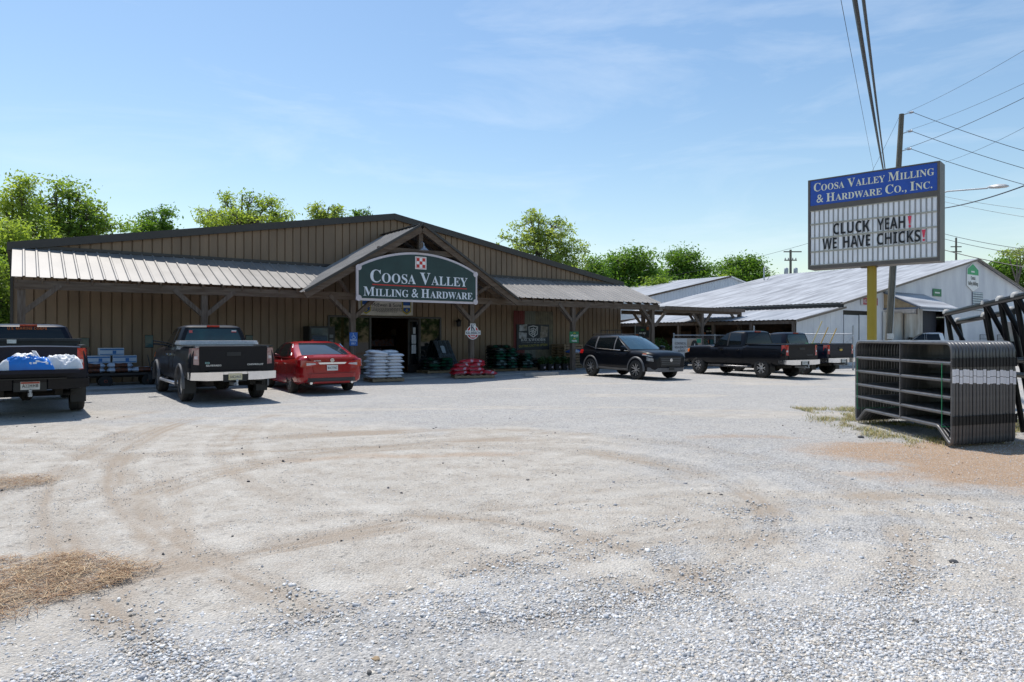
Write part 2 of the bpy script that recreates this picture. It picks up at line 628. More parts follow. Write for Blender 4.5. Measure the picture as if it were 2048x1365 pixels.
def ground_material():
    m = bpy.data.materials.new("gravel_lot")
    m.use_nodes = True
    t = m.node_tree
    N = t.nodes.new
    Lk = t.links.new
    b = t.nodes['Principled BSDF']
    b.inputs['Roughness'].default_value = 0.95
    b.inputs['Specular IOR Level'].default_value = 0.15
    at = N("ShaderNodeAttribute")
    at.attribute_name = "mask"
    sp = N("ShaderNodeSeparateColor")
    Lk(at.outputs['Color'], sp.inputs[0])
    tc = N("ShaderNodeTexCoord")

    def noise(scale, det=5, rough=0.6):
        n = N("ShaderNodeTexNoise")
        n.inputs['Scale'].default_value = scale
        n.inputs['Detail'].default_value = det
        n.inputs['Roughness'].default_value = rough
        Lk(tc.outputs['Object'], n.inputs['Vector'])
        return n.outputs['Fac']

    def ramp(src, stops):
        r = N("ShaderNodeValToRGB")
        e = r.color_ramp.elements
        while len(e) < len(stops):
            e.new(0.5)
        for i, (p, c) in enumerate(stops):
            e[i].position = p
            e[i].color = (*c, 1)
        Lk(src, r.inputs[0])
        return r.outputs[0]

    def mix(f, a, c, blend='MIX'):
        x = N("ShaderNodeMix")
        x.data_type = 'RGBA'
        x.blend_type = blend
        for k, s in (('Factor', f), ('A', a), ('B', c)):
            if isinstance(s, (int, float)):
                x.inputs[k].default_value = s
            elif isinstance(s, tuple):
                x.inputs[k].default_value = (*s, 1)
            else:
                Lk(s, x.inputs[k])
        return x.outputs['Result']

    def math_(op, a, c, cl=False):
        x = N("ShaderNodeMath")
        x.operation = op
        x.use_clamp = cl
        for i, s in enumerate((a, c)):
            if isinstance(s, (int, float)):
                x.inputs[i].default_value = s
            else:
                Lk(s, x.inputs[i])
        return x.outputs[0]

    def voro(scale):
        v = N("ShaderNodeTexVoronoi")
        v.inputs['Scale'].default_value = scale
        v.inputs['Randomness'].default_value = 1
        Lk(tc.outputs['Object'], v.inputs['Vector'])
        return v
    v1 = voro(58)
    v2 = voro(24)
    sv1 = N("ShaderNodeSeparateColor")
    Lk(v1.outputs['Color'], sv1.inputs[0])
    sv2 = N("ShaderNodeSeparateColor")
    Lk(v2.outputs['Color'], sv2.inputs[0])
    peb1 = ramp(sv1.outputs[0], [(0.0, (0.185, 0.182, 0.180)), (0.30, (0.325, 0.318, 0.308)), (0.62, (0.415, 0.403, 0.388)), (1.0, (0.58, 0.56, 0.53))])
    peb2 = ramp(sv2.outputs[0], [(0.0, (0.245, 0.245, 0.25)), (0.45, (0.395, 0.388, 0.378)), (1.0, (0.56, 0.545, 0.525))])
    grv = mix(0.30, peb1, peb2)
    big = noise(0.45, 5)
    med = noise(3.0, 5)
    fin = noise(160, 4, 0.7)
    grit = noise(55, 3, 0.7)
    grv = mix(math_('MULTIPLY', ramp(med, [(0.42, (0, 0, 0)), (0.75, (1, 1, 1))]), 0.5), grv, (0.47, 0.435, 0.385))
    snd = ramp(med, [(0.25, (0.40, 0.35, 0.295)), (0.5, (0.50, 0.46, 0.405)), (0.75, (0.57, 0.54, 0.49))])
    snd = mix(0.75, snd, ramp(grit, [(0.3, (0.58, 0.57, 0.56)), (0.64, (1.12, 1.12, 1.12))]), 'MULTIPLY')
    dk = ramp(sv2.outputs[1], [(0.955, (0, 0, 0)), (0.965, (1, 1, 1))])
    snd = mix(math_('MULTIPLY', dk, 0.45), snd, (0.17, 0.16, 0.15))
    peb_on_sand = ramp(sv1.outputs[1], [(0.86, (0, 0, 0)), (0.90, (1, 1, 1))])
    snd = mix(math_('MULTIPLY', peb_on_sand, 0.5), snd, grv)
    redc = ramp(grit, [(0.30, (0.25, 0.145, 0.08)), (0.5, (0.40, 0.275, 0.18)), (0.72, (0.53, 0.42, 0.33))])
    sandm = math_('MULTIPLY', sp.outputs[0], 1.0)
    sandm = math_('ADD', sandm, math_('MULTIPLY', math_('SUBTRACT', grit, 0.5), 0.9))
    sandm = ramp(sandm, [(0.30, (0, 0, 0)), (0.62, (1, 1, 1))])
    c = mix(sandm, grv, snd)
    redm = math_('ADD', sp.outputs[2], math_('MULTIPLY', math_('SUBTRACT', grit, 0.5), 0.7))
    redm = ramp(redm, [(0.24, (0, 0, 0)), (0.66, (0.95, 0.95, 0.95))])
    c = mix(redm, c, redc)
    at2 = N("ShaderNodeAttribute")
    at2.attribute_name = "track"
    s2 = N("ShaderNodeSeparateColor")
    Lk(at2.outputs['Color'], s2.inputs[0])
    tf = math_('MULTIPLY', s2.outputs[0], math_('ADD', 0.30, math_('MULTIPLY', grit, 1.5)), True)
    c = mix(tf, c, (0.365, 0.305, 0.245))
    c = mix(math_('MULTIPLY', s2.outputs[1], 0.7), c, (0.62, 0.59, 0.54))
    c = mix(0.35, c, ramp(big, [(0.3, (0.80, 0.80, 0.80)), (0.7, (1.12, 1.12, 1.12))]), 'MULTIPLY')
    c = mix(0.5, c, ramp(fin, [(0.25, (0.55, 0.55, 0.56)), (0.55, (1.06, 1.06, 1.05))]), 'MULTIPLY')
    Lk(c, b.inputs['Base Color'])
    hgt = math_('ADD', math_('MULTIPLY', v1.outputs['Distance'], -1.4), math_('MULTIPLY', grit, 0.8))
    hgt = math_('ADD', hgt, math_('MULTIPLY', fin, 0.35))
    bp = N("ShaderNodeBump")
    bp.inputs['Strength'].default_value = 0.8
    bp.inputs['Distance'].default_value = 0.012
    Lk(hgt, bp.inputs['Height'])
    Lk(bp.outputs[0], b.inputs['Normal'])
    return m


one = np.ones_like(sand)
o = np_mesh("ground", gv, gf, 4, ground_material(), {
    "mask": np.stack([sand, grav, red, one], -1).reshape(-1, 4),
    "track": np.stack([np.clip(trk, 0, 1), np.clip(-trk, 0, 1), trk * 0, one], -1).reshape(-1, 4)}, smooth=True)
tag(o, "pale gravel and sand lot with tyre tracks", kind='structure')


def attr_mat(name, rough=0.9, transl=0.0):
    m = mat(name, (0.4, 0.4, 0.4), rough)
    t = m.node_tree
    a = t.nodes.new("ShaderNodeAttribute")
    a.attribute_name = "tone"
    t.links.new(a.outputs['Color'], t.nodes['Principled BSDF'].inputs['Base Color'])
    return m


def stones(name, n, xr, yr, smin, smax, weight, cols, seed, label, dark=0.0):
    rg = np.random.default_rng(seed)
    # denser towards the camera in the same way the photo resolves them
    y = yr[0] + (yr[1] - yr[0]) * rg.random(n * 6) ** 1.15
    x = (rg.random(n * 6) * 2 - 1) * (xr if np.isscalar(xr) else xr[1])
    w = weight(x, y)
    k = rg.random(len(x)) < w
    x, y = x[k][:n], y[k][:n]
    n = len(x)
    base = np.array([(-1, -1, -1), (1, -1, -1), (1, 1, -1), (-1, 1, -1), (-1, -1, 1), (1, -1, 1), (1, 1, 1), (-1, 1, 1)], float)
    size = smin + (smax - smin) * rg.random(n) ** 2.6
    v = base[None] * (1 + 0.55 * (rg.random((n, 8, 3)) - 0.5) * 2 * 0.8)
    v[:, 4:, :2] *= (0.35 + 0.5 * rg.random((n, 1, 1)))
    asp = np.stack([0.75 + 0.6 * rg.random(n), 0.6 + 0.4 * rg.random(n), 0.28 + 0.42 * rg.random(n)], -1)
    v *= asp[:, None, :] * size[:, None, None] * 0.5
    a = rg.random(n) * 2 * PI
    tl = (rg.random(n) - 0.5) * 0.9
    ca, sa, ct, st = np.cos(a)[:, None], np.sin(a)[:, None], np.cos(tl)[:, None], np.sin(tl)[:, None]
    X, Y, Z = v[..., 0], v[..., 1], v[..., 2]
    X, Z = X * ct + Z * st, -X * st + Z * ct
    X, Y = X * ca - Y * sa, X * sa + Y * ca
    hz = fbm(x * 2.5, y * 2.5, 21) - 0.5
    hz = sstep(14, 10, y) * (hz * 0.016 + (fbm(x * 11, y * 11, 22) - 0.5) * 0.012) - 0.012
    v = np.stack([X + x[:, None], Y + y[:, None], Z + hz[:, None] + (asp[:, 2] * size * 0.12)[:, None]], -1)
    fc = np.array([(3, 2, 1, 0), (4, 5, 6, 7), (0, 1, 5, 4), (1, 2, 6, 5), (2, 3, 7, 6), (3, 0, 4, 7)])
    f = (fc[None] + (np.arange(n) * 8)[:, None, None]).reshape(-1)
    cols = np.array(cols)
    c = cols[rg.integers(0, len(cols), n)] * (0.80 + 0.4 * rg.random((n, 1)))
    c = np.concatenate([c, np.ones((n, 1))], 1)
    c = np.repeat(c, 8, 0)
    o = np_mesh(name, v.reshape(-1, 3), f, 4, attr_mat('stone'), {"tone": c})
    tag(o, label, kind='stuff')
    return o


GREY = [(.50, .51, .525), (.58, .58, .585), (.45, .46, .48), (.64, .635, .625), (.38, .395, .42), (.70, .69, .67), (.54, .535, .53), (.60, .54, .46)]


def w_grav(x, y):
    s, g, r, t = ground_masks(x, y)
    return np.clip(g * (0.25 + 0.75 * sstep(0.35, 0.6, fbm(x * 1.1, y * 1.1, 33))) * (1 - 0.8 * s), 0, 1) * (np.abs(x) < 0.80 * y + 0.6)


def w_thin(x, y):
    s, g, r, t = ground_masks(x, y)
    return (0.08 + 0.40 * (1 - s) + 0.30 * sstep(0.48, 0.7, fbm(x * 1.3, y * 1.3, 31))) * (np.abs(x) < 0.80 * y + 0.6) * (1 - 0.6 * t)


SANDY = [(.56, .52, .46), (.48, .43, .37), (.62, .59, .54), (.40, .36, .31)]
stones("gravel", 95000, 6.5, (2.3, 6.6), 0.004, 0.022, w_grav, GREY + SANDY[:2], 3, "crushed grey gravel in the near foreground")
stones("coarse_gravel", 4200, 6.5, (2.3, 8.0), 0.014, 0.036, lambda x, y: w_grav(x, y) * (0.2 + 0.8 * sstep(.5, .65, fbm(x * .8, y * .8, 37))), GREY + [(.30, .31, .34)], 6, "larger flat grey stones among the gravel")
stones("fine_gravel", 105000, 9, (2.3, 11.5), 0.003, 0.012, w_thin, GREY + SANDY + [(.36, .34, .31), (.28, .28, .29)], 4, "thin scatter of small grey stones over the sand")
stones("dark_pebbles", 560, 12, (3.2, 14.0), 0.008, 0.036, lambda x, y: 0.5 * (np.abs(x) < 0.80 * y + 0.6) * (0.15 + sstep(0.5, 0.68, fbm(x * .7, y * .7, 41))),
       [(.07, .07, .075), (.11, .105, .10), (.055, .055, .065), (.16, .15, .14)], 5, "dark loose pebbles strewn over the lot")


def strips(name, n, where, ln, wd_, cols, seed, label, flat=True, hmax=0.02):
    """thin curved blades (straw or grass) as one mesh"""
    rg = np.random.default_rng(seed)
    x, y = where(rg, n)
    n = len(x)
    a = rg.random(n) * 2 * PI
    l = ln[0] + (ln[1] - ln[0]) * rg.random(n)
    dx, dy = np.cos(a), np.sin(a)
    z0 = rg.random(n) * hmax
    P = []
    for k, tt in enumerate((0, 0.5, 1.0)):
        if flat:
            bend = (rg.random(n) - 0.5) * 0.25 * l * (tt > 0)
            px, py = x + dx * l * (tt - 0.5) - dy * bend, y + dy * l * (tt - 0.5) + dx * bend
            pz = z0 + 0.010 * rg.random(n)
            ww = wd_
        else:
            lean = l * 0.75 * tt ** 1.5
            px, py = x + dx * lean, y + dy * lean
            pz = l * 0.75 * tt - 0.008
            ww = wd_ * (1 - 0.85 * tt)
        P.append(np.stack([px - dy * ww, py + dx * ww, pz], -1))
        P.append(np.stack([px + dy * ww, py - dx * ww, pz], -1))
    v = np.stack(P, 1)
    fc = np.array([(0, 1, 3, 2), (2, 3, 5, 4)])
    f = (fc[None] + (np.arange(n) * 6)[:, None, None]).reshape(-1)
    cols = np.array(cols)
    c = cols[rg.integers(0, len(cols), n)] * (0.7 + 0.6 * rg.random((n, 1)))
    c = np.repeat(np.concatenate([c, np.ones((n, 1))], 1), 6, 0)
    o = np_mesh(name, v.reshape(-1, 3), f, 4, attr_mat('blade', 0.8), {"tone": c})
    tag(o, label, kind='stuff')


def region(fn, x0, x1, y0, y1):
    def w(rg, n):
        x = x0 + (x1 - x0) * rg.random(n * 5)
        y = y0 + (y1 - y0) * rg.random(n * 5)
        k = rg.random(n * 5) < fn(x, y)
        return x[k][:n], y[k][:n]
    return w


def straw_w(x, y):
    w = (fbm(x * 1.5, y * 1.5, 51) - 0.5) * 1.3 + (fbm(x * 5, y * 5, 52) - 0.5) * 0.5
    a = sstep(1.0, 0.72, np.hypot((x + 3.70) / 1.30, (y - 4.30) / 0.85) + w * 0.55)
    b = sstep(1.0, 0.7, np.hypot((x + 5.9) / 0.85, (y - 7.5) / 0.55) + w * 0.6)
    return np.clip(a + b * 0.5, 0, 1) * (0.35 + 0.65 * sstep(0.4, 0.6, fbm(x * 6, y * 6, 53)))


strips("pine_straw", 27000, region(straw_w, -7.5, -1.6, 3.4, 8.4), (0.06, 0.17), 0.0016,
       [(.22, .115, .05), (.30, .17, .08), (.15, .08, .038), (.38, .25, .13), (.48, .36, .22)], 61, "brown pine straw litter at the lot's left edge")


def grass_w(x, y):
    w = (fbm(x * 2.2, y * 2.2, 71) - 0.5) * 1.2
    a = np.exp(-((x - (6.05 + 0.04 * (y - 11)) + 0.30 * w) / 0.26) ** 2) * sstep(9.6, 10.4, y) * sstep(14.2, 13.0, y)
    b = sstep(0.45, 0.6, fbm(x * 1.6, y * 1.6, 72)) * (x > 6.3) * sstep(9.9, 10.6, y)
    return np.clip(a * 1.2 * sstep(0.42, 0.6, fbm(x * 4, y * 4, 74)) + b, 0, 1)


strips("dry_grass", 17000, region(grass_w, 5.0, 10.5, 9.4, 15.5), (0.03, 0.10), 0.004,
       [(.16, .19, .04), (.30, .27, .08), (.42, .34, .14), (.50, .40, .20), (.11, .15, .03), (.46, .37, .18)], 62, "thin yellowing grass under the livestock panels", flat=False)
strips("grass_tuft", 420, region(lambda x, y: np.exp(-((x + 6.12) / 0.20) ** 2 - ((y - 6.55) / 0.09) ** 2), -6.9, -5.4, 6.1, 6.9), (0.03, 0.10), 0.003,
       [(.10, .14, .03), (.20, .20, .06), (.33, .27, .12)], 63, "small grass tuft growing through the sand", flat=False)

# one tan rock of its own in the foreground
def rock(name, label, p, s, m, seed):
    rd = random.Random(seed)
    mb = MB()
    rings = []
    for i, (r, z) in enumerate(((0.55, -0.2), (0.95, 0.1), (1.0, 0.45), (0.7, 0.8), (0.25, 0.95))):
        rings.append([(r * s * (0.8 + 0.4 * rd.random()) * math.cos(a * PI / 4), 0.8 * r * s * (0.8 + 0.4 * rd.random()) * math.sin(a * PI / 4), z * s * 0.8) for a in range(8)])
    mb.loft(rings)
    o = mb.build(name, m, smooth=50, loc=p)
    tag(o, label, 'rock')


M_rock = mat('tan_rock', (0.36, 0.26, 0.16), 0.9, var=0.25, scale=20, bump=0.4)
M_rockd = mat('dark_rock', (0.07, 0.07, 0.075), 0.9, var=0.3, scale=20, bump=0.4)
rock("rock", "rounded tan rock among the grey gravel in the near foreground", G(752, 1316) + Vector((0, 0, -.01)), 0.022, M_rock, 1)
rock("rock", "dark flat rock on the pale gravel below the livestock panels", G(1907, 1122) + Vector((0, 0, -.014)), 0.031, M_rockd, 2)
rock("rock", "dark chunk of rock at the grass edge left of the livestock panels", G(1722, 875) + Vector((0, 0, -.01)), 0.05, M_rockd, 3)

# ------------------------------------------------------------------ the store (local frame: x along the facade, y into the building, z up)
def s_at(u, n=0.0):
    r = (u - 1024) / FPX
    x0, y0 = FO.x + EN.x * n, FO.y + EN.y * n
    return (r * y0 - x0) / (ES.x - ES.y * r)


WY = 2.8
RIDGE_S, RIDGE_Z, EAVE_Z, LEN = 13.0, 6.72, 4.47, 26.45
def gable_z(x):
    return EAVE_Z + (RIDGE_Z - EAVE_Z) * (1 - abs(x - RIDGE_S) / (RIDGE_S + 0.1 if x < RIDGE_S else LEN - RIDGE_S))


store = thing('store_building', 'long tan metal store with a timber porch across its front', 'store', tuple(FO), FA)
DO0, DO1, DOZ = 10.15, 15.27, 2.42
mb = MB()
P = lambda x, h, z: (x, WY - h, z)
mb.corr(P, DO0, 0.305, -0.045, 0.052, lambda u: 0.0, gable_z, u0=-0.1)
mb.corr(P, DO1, 0.305, -0.045, 0.052, lambda u: DOZ, gable_z, u0=DO0)
mb.corr(P, LEN, 0.305, -0.045, 0.052, lambda u: 0.0, gable_z, u0=DO1)
mb.add([(-0.1, WY, 0), (-0.1, WY + 24, 0), (-0.1, WY + 24, EAVE_Z), (-0.1, WY, EAVE_Z)], [(0, 1, 2, 3)])
mb.add([(LEN, WY, 0), (LEN, WY + 24, 0), (LEN, WY + 24, EAVE_Z), (LEN, WY, EAVE_Z)], [(3, 2, 1, 0)])
mb.add([(-0.1, WY + 24, 0), (LEN, WY + 24, 0), (LEN, WY + 24, EAVE_Z), (RIDGE_S, WY + 24, RIDGE_Z), (-0.1, WY + 24, EAVE_Z)], [(4, 3, 2, 1, 0)])
mb.build('wall', M_tan, store)
mb = MB()
for a, za, b, zb in ((-0.18, EAVE_Z, RIDGE_S, RIDGE_Z + 0.02), (RIDGE_S, RIDGE_Z + 0.02, LEN + 0.08, EAVE_Z)):
    mb.hexa([(a, WY - 0.10, za), (b, WY - 0.10, zb), (b, WY + 24.1, zb), (a, WY + 24.1, za),
             (a, WY - 0.10, za + 0.06), (b, WY - 0.10, zb + 0.06), (b, WY + 24.1, zb + 0.06), (a, WY + 24.1, za + 0.06)])
mb.build('roof', M_croof, store)
mb = MB()
for a, za, b, zb in ((-0.22, EAVE_Z - 0.01, RIDGE_S - 0.003, RIDGE_Z + 0.02), (RIDGE_S + 0.003, RIDGE_Z + 0.02, LEN + 0.12, EAVE_Z - 0.01)):
    mb.hexa([(a, WY - 0.14, za - 0.17), (b, WY - 0.14, zb - 0.17), (b, WY - 0.05, zb - 0.17), (a, WY - 0.05, za - 0.17),
             (a, WY - 0.14, za + 0.09), (b, WY - 0.14, zb + 0.09), (b, WY - 0.05, zb + 0.09), (a, WY - 0.05, za + 0.09)])
mb.box(-0.22, -0.10, WY - 0.05, WY + 24, EAVE_Z - 0.20, EAVE_Z - 0.02)
mb.box(-0.14, -0.06, WY - 0.05, WY - 0.0, 0.0, EAVE_Z - 0.2)
mb.build('roof_trim', M_trim, store)

# canopy roof and porch roof
CZ0, CSL = 3.30, 1.12 / 2.8
PC, PHW, PZT, PZB = 12.53, 4.5, 5.86, 3.15
def porch_z(x):
    return PZT - (PZT - PZB) * abs(x - PC) / PHW


def can_v0(x):
    return min(1.0, max(0.0, (porch_z(x) - CZ0) / 1.12)) if abs(x - PC) < PHW else 0.0


mb = MB()
CP = lambda x, h, v: (x, 2.8 * v - 0.37 * h, CZ0 + 1.12 * v + 0.93 * h)
mb.corr(CP, 10.1, 0.33, 0.030, 0.085, can_v0, lambda x: 1.0, u0=-0.08)
mb.corr(CP, LEN + 0.10, 0.33, 0.030, 0.085, can_v0, lambda x: 1.0, u0=15.0)
mb.build('canopy_roof', M_croof, store)
mb = MB()
mb.box(-0.1, 10.2, WY - 0.09, WY - 0.03, 4.40, 4.50)
mb.box(14.9, LEN, WY - 0.09, WY - 0.03, 4.40, 4.50)
mb.build('flashing', M_trim, store)
mb = MB()
SL = (PZT - PZB) / PHW
for sg in (-1, 1):
    PP = lambda y, h, v, sg=sg: (PC + sg * (PHW * v + 0.5 * h), y, PZT - (PZT - PZB) * v + 0.86 * h)
    # ribs run down the slope; split rows so the sheet stops at the valley
    ys = []
    y = -0.72
    while y < WY - 0.02:
        for dy, h in ((0, 0), (0.23, 0), (0.26, .034), (0.30, .034)):
            if y + dy < WY:
                ys.append((y + dy, h))
        y += 0.33
    ys.append((WY, 0))
    vs, fs = [], []
    for (y, h) in ys:
        zc = CZ0 + CSL * max(0, y) if y > 0.0 else -1
        vmax = 1.0 if y <= 0.0 else min(1.0, (PZT - zc) / (PZT - PZB) + 0.012)
        vs.append(PP(y, h, 0.0))
        vs.append(PP(y, h, vmax))
    for i in range(len(ys) - 1):
        q = (2 * i, 2 * i + 1, 2 * i + 3, 2 * i + 2)
        fs.append(q if sg > 0 else q[::-1])
    mb.add(vs, fs)
    mb.beam((PC, -0.71, PZT + 0.03), (PC + sg * (PHW + 0.02), -0.71, PZB + 0.01), 0.05, 0.09, 1)
mb.beam((PC, -0.74, PZT + 0.035), (PC, WY, PZT + 0.035), 0.24, 0.03, 1)
mb.build('porch_roof', [M_croof, M_trim], store)
for sg in (-1, 1):
    mb = MB()
    mb.beam((PC + sg * 0.02, -0.64, PZT - 0.16), (PC + sg * PHW, -0.64, PZB - 0.13), 0.07, 0.235)
    mb.build('rake_board', M_woodx, store)
for y in (0.15, 1.2, 2.2):
    for sg in (-1, 1):
        mb = MB()
        k = 1.0 if y < 0.2 else 0.82 if y < 1.5 else 0.7
        mb.beam((PC + sg * 0.03, y, PZT - 0.13), (PC + sg * PHW * k, y, PZT - (PZT - PZB) * k - 0.13), 0.05, 0.18)
        mb.build('porch_rafter', M_woodx, store)
mb = MB()
mb.box(PC - 0.08, PC + 0.08, -0.56, -0.40, 4.93, PZT - 0.2)
mb.build('king_post', M_wood, store)
mb = MB()
mb.box(PC - 1.75, PC + 1.75, -0.58, -0.42, 4.72, 4.92)
mb.build('collar_beam', M_woodx, store)
for sg in (-1, 1):
    mb = MB()
    mb.beam((PC + sg * 2.65, 0.10, 3.2), (PC + sg * 3.35, -0.5, 3.78), 0.09, 0.12)
    mb.build('porch_brace', M_wood, store)
# posts, braces, beam, rafters
POSTS = [0.15, 4.98, 10.06, 15.24, 20.75, 26.02]
for i, s in enumerate(POSTS):
    mb = MB()
    mb.box(s - 0.095, s + 0.095, 0.06, 0.25, 0.05, 2.955)
    mb.build('canopy_post', M_wood, store)
    for sg in (-1, 1):
        if (i == 0 and sg < 0) or (i == 5 and sg > 0):
            continue
        mb = MB()
        mb.beam((s + sg * 0.05, 0.10, 2.30), (s + sg * 0.92, 0.02, 3.10), 0.05, 0.14)
        mb.beam((s + sg * 0.05, 0.23, 2.30), (s + sg * 0.92, 0.23, 3.10), 0.04, 0.13)
        mb.build('brace', M_wood, store)
for a, b in ((-0.02, 10.06), (10.06, 15.24), (15.24, LEN)):
    mb = MB()
    mb.box(a, b - 0.004, 0.02, 0.07, 2.955, 3.215)
    mb.box(a, b - 0.004, 0.24, 0.29, 2.97, 3.215)
    mb.build('canopy_beam', M_woodx, store)
x = 0.03
while x < LEN:
    if abs(x - PC) > 4.3:
        mb = MB()
        mb.beam((x, -0.02, CZ0 - 0.10), (x, WY - 0.03, CZ0 + 1.12 - 0.11), 0.045, 0.15)
        mb.build('rafter', M_woodx, store)
    x += 0.61
# storefront
mb = MB()
for s in (DO0, 11.93, 14.24, DO1):
    mb.box(s - 0.04, s + 0.04, WY - 0.06, WY + 0.06, 0.06, DOZ + 0.03)
mb.box(DO0, DO1, WY - 0.055, WY + 0.05, DOZ - 0.03, DOZ + 0.05)
mb.box(DO0, 11.93, WY - 0.05, WY + 0.05, 0.06, 0.22)
mb.box(14.24, DO1, WY - 0.05, WY + 0.05, 0.06, 0.22)
mb.build('shopfront_frame', M_trim, store)
for a, b in ((DO0 + .04, 11.89), (14.28, DO1 - .04)):
    mb = MB()
    mb.box(a, b, WY - 0.01, WY + 0.005, 0.22, DOZ - 0.03)
    mb.build('shop_window', M_glass, store)
mb = MB()                                   # open door leaf
Md = Matrix.Translation((14.20, WY - 0.03, 0)) @ Matrix.Rotation(R(38), 4, 'Z')
mb.M = Md
for x0, x1, z0, z1 in ((-1.08, -0.99, .09, 2.34), (-0.09, 0, .09, 2.34), (-1.08, 0, 2.24, 2.34), (-1.08, 0, .09, .42)):
    mb.box(x0, x1, -0.022, 0.022, z0, z1)
d = mb.build('shop_door', M_trim, store)
mb = MB()
mb.M = Md
mb.box(-0.99, -0.09, -0.006, 0.006, .42, 2.24)
mb.build('pane', M_glass, d)
mb = MB()
mb.M = Md
for x0, z0, w, h in ((-0.62, 1.72, .24, .28), (-0.76, 1.30, .2, .38), (-0.53, 1.30, .2, .38), (-0.76, 0.88, .2, .38), (-0.53, 0.88, .2, .38)):
    mb.box(x0, x0 + w, -0.012, -0.0075, z0, z0 + h)
mb.build('paper_notice', mat('paper', (0.55, 0.56, 0.6), 0.7), d)
# interior of the store
mb = MB()
mb.add([(9.0, WY + .3, 2.95), (17, WY + .3, 2.95), (17, WY + 10, 2.95), (9, WY + 10, 2.95)], [(0, 1, 2, 3)])
mb.add([(9.0, WY + .3, 0), (9, WY + 10, 0), (9, WY + 10, 2.95), (9, WY + .3, 2.95)], [(0, 1, 2, 3)])
mb.add([(17.0, WY + .3, 0), (17, WY + 10, 0), (17, WY + 10, 2.95), (17, WY + .3, 2.95)], [(3, 2, 1, 0)])
mb.add([(9.0, WY + 10, 0), (17, WY + 10, 0), (17, WY + 10, 2.95), (9, WY + 10, 2.95)], [(0, 1, 2, 3)])
mb.add([(9.0, WY + .02, 0.05), (17, WY + .02, 0.05), (17, WY + 10, 0.05), (9, WY + 10, 0.05)], [(0, 1, 2, 3)])
mb.build('interior', mat('brown_interior', (0.11, 0.06, 0.03), 0.8, var=0.4, scale=2), store)
tl = thing('ceiling_lamp', 'lit fluorescent tube lamp hanging inside the open shop door', 'lamp', tuple(F(12.9, -7.2, 2.62)), FA)
mb = MB()
mb.box(-0.65, 0.65, -0.06, 0.06, 0.03, 0.08)
mb.build('housing', M_white, tl)
mb = MB()
mb.tube([(-0.62, 0, 0), (0.62, 0, 0)], 0.02)
mb.build('tube', mat('lit_tube', (1, 1, 1), 0.5, emit=(1.0, 0.72, 0.42), estr=9.0), tl)
M_goods = mat('shelf_goods', (0.20, 0.06, 0.03), 0.6, col2=(0.10, 0.12, 0.16), scale=9)
for i, (s, n) in enumerate(((11.2, -5.0), (13.6, -5.4))):
    sh = thing('store_shelf', ['dim stocked shelf behind the window left of the shop door', 'dim stocked shelf deep inside the open shop door'][i], 'shelf', tuple(F(s, n, 0.05)), FA)
    mb = MB()
    for z in (0.1, 0.6, 1.1, 1.6):
        mb.box(-0.7, 0.7, -0.25, 0.25, z, z + 0.03)
    for xx in (-0.7, 0.67):
        mb.box(xx, xx + .03, -0.25, 0.25, 0, 1.9)
    mb.build('frame', M_black, sh)
    mb = MB()
    rd = random.Random(i)
    for z in (0.13, 0.63, 1.13):
        xx = -0.65
        while xx < 0.5:
            w = rd.uniform(.12, .3)
            mb.box(xx, xx + w - .01, -0.2, 0.2, z, z + rd.uniform(.2, .4))
            xx += w
    mb.build('goods', M_goods, sh)

# slab under the canopy
mb = MB()
mb.box(-0.6, 26.9, -0.28, WY + 0.02, -0.1, 0.055)
o = mb.build('sidewalk', M_conc, None, loc=tuple(FO), rotz=FA)
tag(o, kind='structure')

# main sign
def arc_pts(x0, x1, z0, zs, zp, n=24, inset=0.0):
    c = (x0 + x1) / 2
    hw = (x1 - x0) / 2
    rr = (hw * hw + (zp - zs) ** 2) / (2 * (zp - zs))
    cz = zp - rr
    rr -= inset
    x0, x1, z0 = x0 + inset, x1 - inset, z0 + inset
    pts = [(x0, z0), (x1, z0)]
    for i in range(n + 1):
        x = x1 + (x0 - x1) * i / n
        pts.append((x, cz + math.sqrt(rr * rr - (x - c) ** 2)))
    return pts


sg = thing('shop_sign', 'large arched dark green sign reading Coosa Valley Milling & Hardware on the porch gable', 'sign', tuple(F(0, 0, 0)), FA)
M_sgreen = mat('dark_green_board', (0.012, 0.040, 0.038), 0.45, var=0.18, scale=1.5)
M_spink = mat('pale_border', (0.58, 0.52, 0.54), 0.5, var=0.05)
M_slet = mat('sign_letter_white', (0.70, 0.74, 0.80), 0.5, var=0.03)
mb = MB()
mb.prism(arc_pts(9.82, 14.92, 2.90, 4.13, 4.77), -0.80, -0.73)
mb.build('border', M_spink, sg)
mb = MB()
ip = arc_pts(9.82, 14.92, 2.90, 4.13, 4.77, inset=0.085)
mb.prism(ip, -0.815, -0.801)
mb.build('board', M_sgreen, sg)
mb = MB()
for (cx, cz) in ((ip[0][0], ip[0][1]), (ip[1][0], ip[1][1]), (ip[2][0], ip[2][1]), (ip[-1][0], ip[-1][1])):
    mb.prism([(cx + 0.11 * math.cos(a * PI / 6), cz + 0.11 * math.sin(a * PI / 6)) for a in range(12)], -0.8175, -0.8155)
mb.build('corner_scallop', M_spink, sg)
mb = MB()
mb.caps("Coosa Valley", 'serif', 10.34, 14.45, 3.575, 0.445, -0.82)
mb.caps("Milling & Hardware", 'serif', 10.08, 14.68, 3.075, 0.325, -0.82, small=0.80)
mb.build('lettering', M_slet, sg)
mb = MB()
mb.box(10.42, 14.42, -0.822, -0.8155, 3.468, 3.508)
mb.build('red_line', M_redp, sg)
mb = MB()
cx, cz, q = 12.38, 4.165, 0.43
mb.box(cx - q / 2 - .02, cx + q / 2 + .02, -0.826, -0.8155, cz - .02, cz + q + .02, 0)
